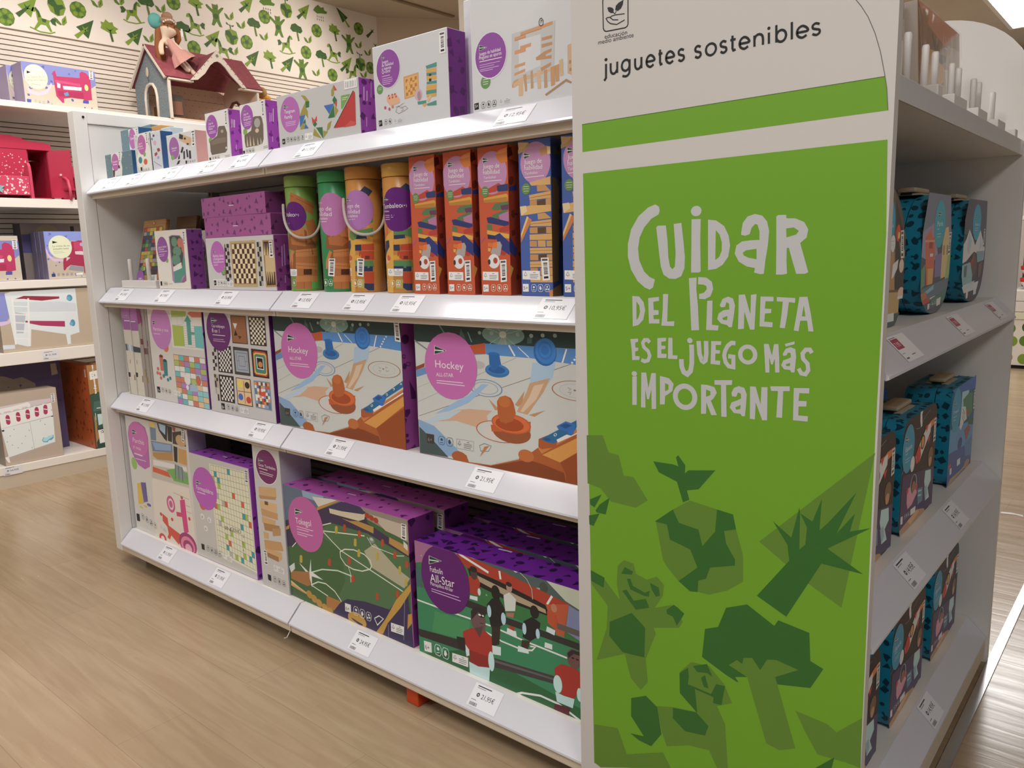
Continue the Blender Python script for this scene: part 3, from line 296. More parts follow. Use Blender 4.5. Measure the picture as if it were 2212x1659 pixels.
{'name': 'game_box', 'label': 'grey chess, draughts and backgammon box standing upright with two purple boxes lying on it', 'cat': 'board game', 'loc': (-2.1396, 1.195, 0.963), 'dim': (0.3357, 0.055, 0.1444), 'col': [164, 165, 166], 'art': {'front_print@f': 'p 143 240,294,920,293,909,107,228,102;p 122 275,260,408,262,399,125,266,123;t 13 285,155,89,69,14 6+;l 144 7,466,220,458,163,482,134,564,135,595,164,603,222,580,250,498,249,466,220;e 144 533,206,27,18;l 144 9,493,163,561,164;l 144 7,625,222,617,165,640,136,721,138,752,167,760,224,737,252,656,251,625,222;p 144 665,223,693,229,721,183,683,158,653,182;l 144 7,782,224,774,167,797,139,877,140,908,169,916,226,893,254,813,253,782,224;e 144 848,217,22,15;e 144 816,178,22,15;e 144 869,178,22,15;p 143 987,257,1288,261,1274,87,972,82;l 145 9,1003,161,1036,232,1057,162,1003,161;l 145 9,1030,162,1028,132;l 145 11,1165,224,1210,225;l 145 11,1108,185,1252,187;l 145 11,1105,154,1250,156;l 145 11,1102,119,1232,121;p 146 1266,1322,2533,1322,2497,94,1302,87;p 147 1338,1265,2481,1263,2429,167,1359,164;k 0 1367,1244,2464,1231,2410,191,1352,185 9 8 0 148 149;k 0 2587,1271,2773,1275,2759,123,2574,120 2 9 0 150 151;p 152 2851,1310,3338,1305,3351,108,2869,93;p 153 2901,1272,3292,1272,3316,155,2918,142;p 154 2917,917,3358,925,3341,492,2912,502;p 155 2883,918,2970,1246,2968,922;p 155 2994,922,3072,1252,3079,926;p 155 3095,923,3173,1250,3171,927;p 155 2925,503,2963,162,2988,503;p 155 3009,503,3047,163,3080,503;p 155 3106,503,3143,160,3177,504;p 155 3197,504,3234,161,3272,504;p 156 992,1258,1037,1244,967,288,920,288;p 157 1146,1242,1193,1242,1204,291,1157,290;k 0 982,1258,1219,1254,1220,239,984,237 2 10 0 - 158;e 159 832,520,125,125;l 13 10,753,572,926,572;l 13 10,746,520,918,520;l 13 10,748,468,902,469', 'title_badge@f': 'e 160 606,912,380,439;p 13 345,1103,544,1054,332,1009;p 135 352,1098,533,1054,340,1014;l 136 12,346,1056,496,1053;t 13 341,908,570,85,10 Ajedrez, damas;t 13 348,821,565,80,17 y backgammon;l 13 16,341,769,891,774;l 19 11,348,716,570,721;l 19 11,358,677,574,681', 'barcode_sticker@f': 'p 13 3144,1284,3303,1286,3308,861,3140,855;p 137 3163,1263,3279,1264,3280,1226,3162,1224;p 138 3183,1190,3268,1192,3269,1173,3183,1171;p 138 3183,1165,3269,1166,3269,1153,3183,1152;p 138 3183,1139,3269,1140,3269,1134,3183,1133;p 138 3183,1126,3269,1128,3269,1121,3183,1120;p 138 3183,1107,3269,1109,3269,1096,3183,1094;p 138 3183,1081,3270,1083,3269,1064,3183,1062;p 138 3183,1049,3269,1051,3270,1038,3183,1036;p 138 3183,1023,3270,1026,3270,1006,3183,1004;p 138 3183,991,3270,993,3270,974,3183,972;p 138 3174,933,3274,936,3274,894,3174,890', 'side_print@s': 's 161 7,12,80,220;l 162 21,239,1148,208,628;l 162 21,313,1194,294,649;l 163 12,277,388,266,197'}},
{'name': 'game_box', 'label': 'lower of two closed purple boxes lying on the chess box', 'cat': 'board game', 'loc': (-2.1368, 1.195, 1.1074), 'dim': (0.326, 0.2, 0.055), 'col': [170, 171, 170], 'art': {'front_print@f': 's 167 12,24,60,150;l 168 20,1479,285,1721,283', 'side_print@s': 's 169 7,10,80,220'}, 'group': 'purple boxes lying on the chess box'},
{'name': 'game_box', 'label': 'topmost closed purple box lying on the stack over the chess box', 'cat': 'board game', 'loc': (-2.1508, 1.199, 1.1624), 'dim': (0.326, 0.2, 0.055), 'col': [170, 171, 170], 'art': {}, 'group': 'purple boxes lying on the chess box', 'same': 18, 'rz': -0.02},
{'name': 'game_box', 'label': 'grey chess box standing hidden behind the front chess box', 'cat': 'board game', 'loc': (-2.1396, 1.251, 0.963), 'dim': (0.3357, 0.055, 0.1444), 'col': [164, 165, 166], 'art': {}, 'same': 17, 'group': 'chess boxes hidden behind the front one'},
{'name': 'game_box', 'label': 'grey chess box standing hidden behind the front chess box', 'cat': 'board game', 'loc': (-2.1396, 1.307, 0.963), 'dim': (0.3357, 0.055, 0.1444), 'col': [164, 165, 166], 'art': {}, 'same': 17, 'group': 'chess boxes hidden behind the front one'},
{'name': 'game_box', 'label': 'grey chess box standing hidden behind the front chess box', 'cat': 'board game', 'loc': (-2.1396, 1.363, 0.963), 'dim': (0.3357, 0.055, 0.1444), 'col': [164, 165, 166], 'art': {}, 'same': 17, 'group': 'chess boxes hidden behind the front one'},
{'name': 'game_box', 'label': 'orange tumbling tower box third from the tubes, beside the blue box', 'cat': 'board game', 'loc': (-1.087, 1.195, 0.963), 'dim': (0.077, 0.077, 0.2874), 'col': [204, 205, 206], 'art': {'front_print@f': 'e 172 365,2364,390,410;p 173 474,2709,572,2774,783,2811,782,2545,618,2518,506,2617;p 174 474,2709,572,2774,783,2811,782,2742,603,2697;p 175 202,2056,535,2165,600,2125,468,2003,201,1984;p 176 485,2116,780,2136,780,2001,501,2001;p 177 132,1898,728,1950,767,1912,744,1794,147,1809;p 178 148,1865,735,1890,744,1794,147,1809;p 179 332,1696,433,1776,779,1804,779,1745,531,1650,365,1658;p 180 565,1732,779,1745,779,1649,597,1646;p 179 347,1561,662,1655,779,1611,779,1554,530,1553,480,1458,347,1475;p 181 514,1554,779,1621,778,1433,563,1430;p 182 195,1519,297,1532,778,1414,778,1318,228,1419;p 183 200,1395,329,1378,334,1274,199,1296;p 184 512,1298,778,1366,778,1235,528,1229;p 185 199,1279,777,1180,777,1095,198,1201;p 186 208,1196,411,1166,427,1091,214,1109;p 187 394,1166,528,1211,777,1021,776,772,559,898;p 188 213,1034,376,1018,358,931,212,959;p 189 211,934,290,920,272,857,211,871;p 190 542,903,691,827,625,778,525,804;p 191 272,832,376,1030,527,1052,576,977,525,779,390,731;p 192 342,1031,460,1048,442,930,341,919;e 193 355,668,150,141;e 194 232,656,34,56;e 195 396,681,58,60;p 196 523,555,690,579,706,480,556,467;l 197 30,775,604,880,554,788,281;l 198 25,16,1038,128,1149;p 13 49,466,465,459,464,290,47,299;p 13 49,466,465,459,464,290,47,299;l 123 8,82,373,121,440,158,372,82,373;l 123 8,120,373,119,344;l 123 10,300,428,362,427;l 123 10,225,393,424,389;l 123 10,225,362,423,359;l 123 10,224,329,402,325;p 13 52,208,196,210,194,69,50,66;t 199 72,103,98,67,18 5+;l 200 8,264,174,264,110,287,79,357,80,381,112,381,176,358,208,288,207,264,174;e 200 323,159,23,20;l 200 10,293,111,352,112;l 200 8,424,177,423,113,446,82,515,83,539,115,539,179,516,210,447,209,424,177;p 200 459,177,482,184,510,134,481,105,452,133;l 200 8,581,179,581,116,603,85,672,86,694,118,695,181,672,212,604,211,581,179;e 200 638,171,18,16;e 200 615,128,18,16;e 200 660,129,18,16;e 201 177,2017,101,107;l 13 7,114,2062,242,2059;l 13 7,113,2026,242,2022;l 13 7,126,1986,228,1982', 'title_badge@f': 'p 13 142,2676,343,2611,140,2563;p 135 149,2669,332,2612,148,2569;l 136 14,148,2619,295,2613;t 13 146,2464,423,86,-29 Juego de;t 13 145,2353,424,87,-29 habilidad;t 13 150,2263,320,53,-9 Tambaleo;l 13 12,156,2217,617,2211', 'barcode_sticker@f': 'p 13 514,692,684,698,682,275,521,258;p 137 535,671,659,676,658,638,535,633;p 138 558,599,647,604,647,585,558,580;p 138 558,573,647,579,647,566,558,561;p 138 558,548,647,553,647,547,558,541;p 138 559,535,647,540,647,534,559,528;p 138 559,515,647,521,647,508,559,502;p 138 559,489,647,496,647,476,559,470;p 138 559,457,646,464,647,451,560,444;p 138 560,431,647,438,647,419,560,412;p 138 560,399,647,406,647,387,560,379;p 138 553,339,650,349,650,306,553,296', 'side_print@s': 'p 202 72,2886,374,2858,362,2544,59,2597;p 187 37,2070,247,2127,243,2018,34,1998;s 203 5,12,60,200;p 187 -2,1149,217,901,170,728,-15,856;p 197 -25,610,103,531,-24,288'}, 'group': 'orange tumbling tower boxes'},
{'name': 'game_box', 'label': 'orange tumbling tower box between its two orange neighbours', 'cat': 'board game', 'loc': (-1.1827, 1.195, 0.963), 'dim': (0.077, 0.077, 0.2874), 'col': [204, 205, 206], 'art': {}, 'group': 'orange tumbling tower boxes', 'same': 23},
{'name': 'game_box', 'label': 'orange tumbling tower box next to the yellow tube', 'cat': 'board game', 'loc': (-1.2848, 1.195, 0.963), 'dim': (0.077, 0.077, 0.2874), 'col': [204, 205, 206], 'art': {}, 'group': 'orange tumbling tower boxes', 'same': 23},
{'name': 'game_box', 'label': 'blue box with plain wooden brick tower, left of the two blue ones', 'cat': 'board game', 'loc': (-0.9828, 1.195, 0.963), 'dim': (0.0763, 0.077, 0.2887), 'col': [231, 232, 233], 'art': {'front_print@f': 'e 172 404,2462,356,379;p 207 0,2864,251,2840,160,2748,22,2704;p 208 0,2729,160,2754,251,2840,281,2792,160,2691,0,2656;p 209 506,2700,683,2743,694,2594,537,2568;p 210 683,2732,771,2713,773,2587,691,2594;p 211 254,2114,749,2192,751,2045,300,2053;p 212 431,2044,617,2055,752,1932,438,1941;p 213 239,1884,752,1932,754,1807,255,1790;p 214 255,1786,424,1792,425,1665,256,1662;p 215 424,1757,620,1792,621,1677,440,1664;p 216 635,1796,754,1807,756,1681,636,1676;p 217 38,1662,240,1693,756,1681,757,1567,38,1515;p 218 13,1687,163,1697,188,1595,38,1515;p 219 435,1536,608,1544,759,1440,442,1426;p 220 257,1392,759,1421,761,1296,257,1309;p 214 242,1286,428,1286,428,1178,242,1179;p 215 428,1267,626,1283,627,1178,438,1177;p 216 632,1283,761,1282,763,1161,633,1171;p 220 233,1156,763,1157,764,1045,234,1056;p 214 234,1041,408,1036,409,924,234,929;p 221 429,1043,613,1037,614,919,430,924;p 216 635,1030,764,1033,766,923,636,926;p 220 234,905,766,904,768,798,235,801;p 214 235,785,431,781,432,673,235,676;p 215 441,773,631,789,632,674,441,677;p 216 637,777,768,781,769,667,639,669;p 220 229,652,769,656,771,549,229,542;p 214 236,530,418,528,419,395,236,396;p 221 480,528,771,537,773,393,481,395;p 220 230,379,773,386,775,261,231,261;p 222 22,1175,179,1502,303,1425,22,1007;p 223 22,1175,179,1502,219,1476,22,1091;l 224 7,255,1832,753,1871;l 224 7,257,1349,760,1371;l 224 7,234,854,767,857;l 224 7,229,598,770,601;e 201 171,2004,105,107;l 13 7,106,2050,239,2046;l 13 7,106,2008,239,2004;l 13 7,115,1966,230,1963;p 13 39,483,465,475,466,305,39,316;l 123 8,73,391,112,457,151,389,73,391;l 123 8,112,390,112,361;l 123 10,296,444,360,443;l 123 10,219,409,423,405;l 123 10,220,379,423,374;l 123 10,220,345,403,340;p 13 39,229,183,229,183,81,39,80;t 199 58,118,103,69,5 5+;l 225 8,250,184,250,117,274,84,347,85,370,118,370,184,346,217,274,217,250,184;e 225 310,167,24,21;l 225 11,280,117,340,118;l 225 8,412,184,413,118,437,85,508,86,532,119,531,185,507,217,436,217,412,184;p 225 448,184,472,191,502,138,472,109,442,138;l 225 8,573,185,573,119,597,86,668,87,691,120,690,185,666,218,596,218,573,185;e 225 632,176,19,17;e 225 609,131,19,17;e 225 656,131,19,17;p 226 670,92,776,141,778,0,686,-1', 'title_badge@f': 'p 13 137,2666,338,2599,138,2549;p 135 145,2659,327,2600,145,2554;l 136 15,145,2607,291,2601;t 13 145,2452,414,87,-6 Juego de;t 13 146,2347,424,87,-14 habilidad;t 13 146,2260,314,55,5 Tambaleo;l 13 12,149,2209,610,2214', 'barcode_sticker@f': 'p 13 494,720,678,721,704,305,528,290;p 137 518,699,652,700,654,663,520,660;p 138 547,627,644,629,645,610,549,608;p 138 549,601,645,604,646,591,550,588;p 138 551,576,647,579,647,573,551,569;p 138 552,563,648,566,648,560,553,557;p 138 553,544,649,548,650,535,554,531;p 138 555,518,651,522,652,503,557,499;p 138 558,486,653,491,654,478,559,473;p 138 560,461,655,466,656,447,561,442;p 138 562,429,656,434,658,415,564,410;p 138 558,370,664,378,667,336,561,328', 'side_print@s': 'p 227 74,2730,336,2716,333,2589,69,2589;p 228 37,2181,154,2164,248,1983,179,282,-54,245;s 229 4,10,60,160;p 230 -58,126,267,229,259,-32,-62,-12'}, 'group': 'blue brick tower boxes'},
{'name': 'game_box', 'label': 'blue box with wooden brick tower, half hidden behind the green sign', 'cat': 'board game', 'loc': (-0.8826, 1.195, 0.963), 'dim': (0.0763, 0.077, 0.2887), 'col': [231, 232, 233], 'art': {}, 'group': 'blue brick tower boxes', 'same': 26},
{'name': 'game_box', 'label': 'outermost of the thin cream boxes standing on edge', 'cat': 'board game', 'loc': (-2.7238, 1.195, 0.605), 'dim': (0.0602, 0.24, 0.3075), 'col': [245, 246, 246], 'art': {'front_print@f': 'p 234 0,3057,1094,3090,1155,2261,80,2221;p 235 12,2573,1189,2508,1192,2192,81,2186;l 13 28,186,2490,968,2493;p 13 226,2722,441,2673,229,2610;p 236 234,2716,430,2673,236,2617;l 13 14,235,2666,391,2670;p 237 92,1713,1161,1636,1162,1464,97,1487;k 0 92,1713,1161,1636,1162,1464,97,1487 8 1 1 238 237 239 240;l 241 27,325,1186,313,1049;p 242 99,748,246,738,228,585,88,594;l 243 5,10,2954,12,2908,56,1893,183,-941,223,-1821,222,-1780,181,-856,54,1984,10,2954;e 243 120,505,20,14;l 243 6,95,471,146,474;l 243 5,0,2775,1,2728,46,1718,172,-1105,212,-1981,211,-1940,170,-1020,43,1809,0,2775;p 243 88,346,108,351,135,318,110,297,84,315;l 243 4,-11,2596,-10,2549,35,1543,162,-1268,202,-2141,201,-2099,160,-1183,33,1634,-11,2596;e 243 98,172,16,11;e 243 78,141,16,11;e 243 119,143,16,11;p 244 518,684,569,686,558,500,499,497;p 244 1134,681,1192,684,1179,465,1122,462'}, 'group': 'thin boxes standing on edge on the third shelf'},
{'name': 'game_box', 'label': 'second thin cream box standing on edge, pink top', 'cat': 'board game', 'loc': (-2.6716, 1.197, 0.605), 'dim': (0.0581, 0.24, 0.3045), 'col': [245, 246, 246], 'art': {'front_print@f': 'p 234 -513,3038,582,3093,607,2251,-459,2188;p 235 -516,2543,651,2501,641,2182,-459,2152;l 13 29,-345,2463,431,2481;p 13 16,2716,227,2671,14,2603;p 236 24,2710,216,2670,22,2609;l 13 14,23,2660,177,2666;p 237 -463,1678,586,1625,581,1455,-465,1453;k 0 -463,1678,586,1625,581,1455,-465,1453 8 1 1 238 237 239 240;l 241 27,252,1196,235,1061;p 242 86,768,227,762,203,612,69,619;l 243 5,96,2964,95,2916,94,1894,94,-842,94,-1657,95,-1619,96,-762,96,1985,96,2964;e 243 95,533,20,14;l 243 5,70,500,119,503;l 243 5,77,2780,76,2733,76,1719,77,-995,77,-1804,78,-1766,79,-916,78,1810,77,2780;p 243 58,379,78,384,102,352,77,332,53,349;l 243 5,59,2599,58,2552,58,1546,60,-1147,61,-1950,62,-1913,62,-1069,60,1636,59,2599;e 243 60,212,15,11;e 243 40,181,15,11;e 243 79,185,15,11;p 244 -79,673,-29,677,-47,496,-103,491;p 244 520,685,576,690,555,477,500,473'}, 'group': 'thin boxes standing on edge on the third shelf'},
{'name': 'game_box', 'label': 'third thin box, shade darkened to grey brown, with a dark pink disc edge', 'cat': 'board game', 'loc': (-2.6109, 1.197, 0.605), 'dim': (0.0217, 0.2, 0.2995), 'col': [252, 253, 253], 'art': {'front_print@f': 'e 247 7,2689,301,279;k 0 54,1923,645,1943,652,1748,49,1738 6 1 2 248 249 250;p 251 118,920,362,915,348,651,128,657'}, 'group': 'thin boxes standing on edge on the third shelf'},  # shelf shade is mixed into the colours of the inner thin boxes
{'name': 'game_box', 'label': 'fourth thin box, squeezed beside the two board box', 'cat': 'board game', 'loc': (-2.5896, 1.198, 0.605), 'dim': (0.0254, 0.2, 0.3016), 'col': [252, 253, 253], 'art': {'front_print@f': 'e 247 -254,2544,342,376;k 0 -180,1622,423,1639,419,1434,-180,1429 6 1 2 248 249 250;p 251 -102,679,115,673,99,462,-90,470'}, 'group': 'thin boxes standing on edge on the third shelf'},
{'name': 'game_box', 'label': 'fifth and rightmost of the thin boxes standing on edge', 'cat': 'board game', 'loc': (-2.5683, 1.199, 0.605), 'dim': (0.0207, 0.2, 0.304), 'col': [252, 253, 253], 'art': {'front_print@f': 'e 247 -412,2680,305,293;k 0 -397,1887,189,1889,186,1692,-410,1699 6 1 2 248 249 250;p 251 -377,884,-139,874,-165,617,-377,629'}, 'group': 'thin boxes standing on edge on the third shelf'},
{'name': 'game_box', 'label': 'cream box showing two pastel race boards and cups, on the third shelf', 'cat': 'board game', 'loc': (-2.5379, 1.195, 0.605), 'dim': (0.3377, 0.05, 0.3162), 'col': [281, 282, 283], 'art': {'front_print@f': 'p 254 1492,3172,3378,3174,3370,1772,1484,1771;p 255 1570,2949,2496,2956,2474,2754,1584,2720;p 256 2347,3103,2801,3110,2574,2913;p 257 2585,2852,2798,2971,3373,2970,3380,2758,2823,2742;p 258 1579,2468,2273,2463,2248,1842,1580,1825;p 259 2337,2607,2572,2805,2773,2616,2713,2613,2706,2305,2903,2302,2902,2226,2704,2219,2674,1904,2456,1903,2471,2599;p 260 2907,2486,3375,2500,3371,1833,2894,1843;k 0 2261,2463,2468,2469,2455,1826,2248,1827 1 9 3 254 261 13;g 262 2261,2463,2907,2486,2894,1843,2248,1827 3 9 6;g 262 1565,2719,2279,2743,2274,2501,1579,2468 2 1 6;k 0 1480,1551,3365,1545,3389,10,1494,5 6 9 7 263 264 265 266 13 267 13 268;g 269 1480,1551,3365,1545,3389,10,1494,5 6 9 13;e 13 2209,820,183,170;p 270 2293,458,2358,649,2540,712,2779,674,2805,493;e 13 2173,569,86,80;e 271 2872,835,155,153;e 272 1040,1739,167,146;p 273 537,1447,649,1503,791,1467,749,971,555,970;e 274 667,1441,117,45;p 275 762,1289,885,1369,1032,1318,991,834,766,814;e 276 884,1315,116,48;e 273 380,1019,79,58;e 273 325,877,79,58;e 273 488,859,78,57;e 273 525,728,78,57;e 275 714,809,78,64;e 275 976,706,77,57;e 275 1130,768,76,57;p 242 179,425,376,428,386,237,189,234;t 13 215,252,131,96,2 7+;l 277 7,486,381,485,311,515,275,609,273,640,307,642,377,611,412,518,416,486,381;e 277 564,361,31,22;l 277 9,524,305,602,313;l 277 7,713,375,712,305,742,269,835,267,866,301,867,370,837,406,744,409,713,375;p 277 759,369,790,379,828,328,789,293,751,320;l 277 7,938,368,936,299,966,263,1058,261,1089,295,1091,364,1061,399,969,402,938,368;e 277 1014,356,24,18;e 277 983,306,24,18;e 277 1044,312,24,18;p 13 1301,407,1689,398,1686,236,1298,250;l 278 8,1331,320,1367,382,1401,317,1331,320;l 278 8,1365,319,1365,292;l 278 9,1534,370,1592,368;l 278 9,1463,336,1649,331;l 278 9,1463,308,1649,302;l 278 9,1462,276,1629,271', 'title_badge@f': 'e 279 826,2350,659,686;p 13 330,2562,617,2510,328,2425;p 236 341,2556,602,2510,339,2433;l 13 17,340,2494,550,2504;t 13 335,2250,968,109,-3 Parchis y oca;l 13 19,334,2147,758,2148', 'side_print@s': 's 280 5,8,60,200'}},
{'name': 'game_box', 'label': 'taller grey box showing eight small game boards and a dark purple badge', 'cat': 'board game', 'loc': (-2.1793, 1.19, 0.605), 'dim': (0.3319, 0.05, 0.3135), 'col': [313, 321, 283], 'art': {'front_print@f': 'p 284 1464,2883,2244,2885,2251,2105,1462,2099;p 285 1493,2857,2213,2863,2217,2125,1495,2126;p 13 1560,2667,1785,2660,1659,2498;p 286 1572,2314,1759,2329,1669,2484;p 287 1768,2324,1950,2307,1852,2219;l 288 8,1809,2574,2161,2576;l 288 8,1804,2518,2157,2522;p 289 2358,2882,3162,2886,3157,2101,2374,2099;k 0 2405,2849,3122,2850,3112,2131,2426,2129 8 11 0 290 291;p 289 619,1893,1350,2009,1348,1221,585,1215;k 0 668,1839,1316,1979,1298,1254,643,1249 8 9 0 13 292;p 293 1464,2002,2257,1991,2250,1222,1452,1216;p 294 1524,1908,2191,1910,2195,1300,1532,1301;g 295 1622,1845,2131,1846,2130,1369,1620,1370 1 1 11;g 295 1718,1754,2023,1748,2027,1472,1722,1476 1 1 11;l 295 8,1604,1615,1733,1616;l 295 8,2013,1617,2164,1617;p 289 2377,1999,3164,1987,3161,1225,2384,1225;p 296 2458,1901,2560,1948,3042,1939,3122,1865,3106,1327,3045,1268,2512,1277,2442,1340;p 297 2485,1862,2581,1903,3029,1896,3082,1835,3069,1351,2999,1302,2539,1312,2478,1362;p 298 2521,1823,2602,1861,2998,1856,3052,1801,3033,1381,2973,1338,2566,1347,2520,1398;p 13 2587,1787,2936,1782,2941,1443,2613,1455;p 299 2620,1762,2905,1758,2914,1468,2644,1479;e 300 2778,1584,107,82;p 289 568,1142,1373,1147,1329,357,564,357;k 0 640,1090,1316,1097,1279,389,633,399 8 9 0 13 292;p 289 1476,1128,2228,1129,2245,352,1466,352;p 267 1506,1108,2191,1106,2207,373,1499,381;e 301 1680,954,125,96;e 302 2038,945,122,95;e 303 1661,585,125,97;e 304 2057,528,123,96;l 305 23,1868,1055,1869,409;l 305 17,1534,743,2200,752;p 306 2376,1114,3169,1131,3165,345,2386,354;k 0 2409,1081,3129,1100,3120,380,2423,391 7 8 9 307 13 308 309 13 310 311;p 312 2650,810,2946,866,2911,713,2692,704;k 0 316,1888,549,1902,523,1254,312,1237 2 6 0 313 314;k 0 313,1135,522,1123,497,350,332,362 2 8 11 313 315 316;p 242 569,299,756,301,761,115,570,117;t 13 599,138,120,101,-34 8+;l 277 7,877,258,871,184,898,146,988,143,1021,178,1027,251,1000,289,910,293,877,258;e 277 951,235,30,23;l 277 10,908,177,984,185;l 277 7,1105,248,1099,175,1125,137,1215,133,1247,168,1253,241,1227,279,1138,283,1105,248;p 277 1149,241,1180,252,1213,198,1172,161,1137,189;l 277 7,1330,238,1324,166,1351,128,1439,124,1471,159,1477,231,1450,269,1362,273,1330,238;e 277 1403,225,24,19;e 277 1369,172,24,19;e 277 1428,179,24,19;p 317 1586,288,2014,295,2010,109,1587,105;l 278 9,1621,188,1659,262,1698,189,1621,188;l 278 9,1660,188,1659,157;l 278 11,1844,256,1907,256;l 278 11,1766,214,1970,217;l 278 11,1766,181,1970,183;l 278 11,1766,144,1948,146;e 318 2998,3051,124,69;l 319 16,2858,3094,2864,2972;l 319 16,3203,3084,3207,3001', 'title_badge@f': 'e 320 771,2441,639,610;p 13 430,2780,771,2711,415,2614;p 236 442,2772,752,2711,428,2623;l 13 21,435,2698,689,2705;t 13 429,2510,689,86,-2 Caja multijuegos;t 13 426,2361,402,121,-20 8 en 1;l 13 17,436,2288,1110,2289;l 77 11,452,2168,1020,2172;l 77 12,448,2117,1085,2114'}},
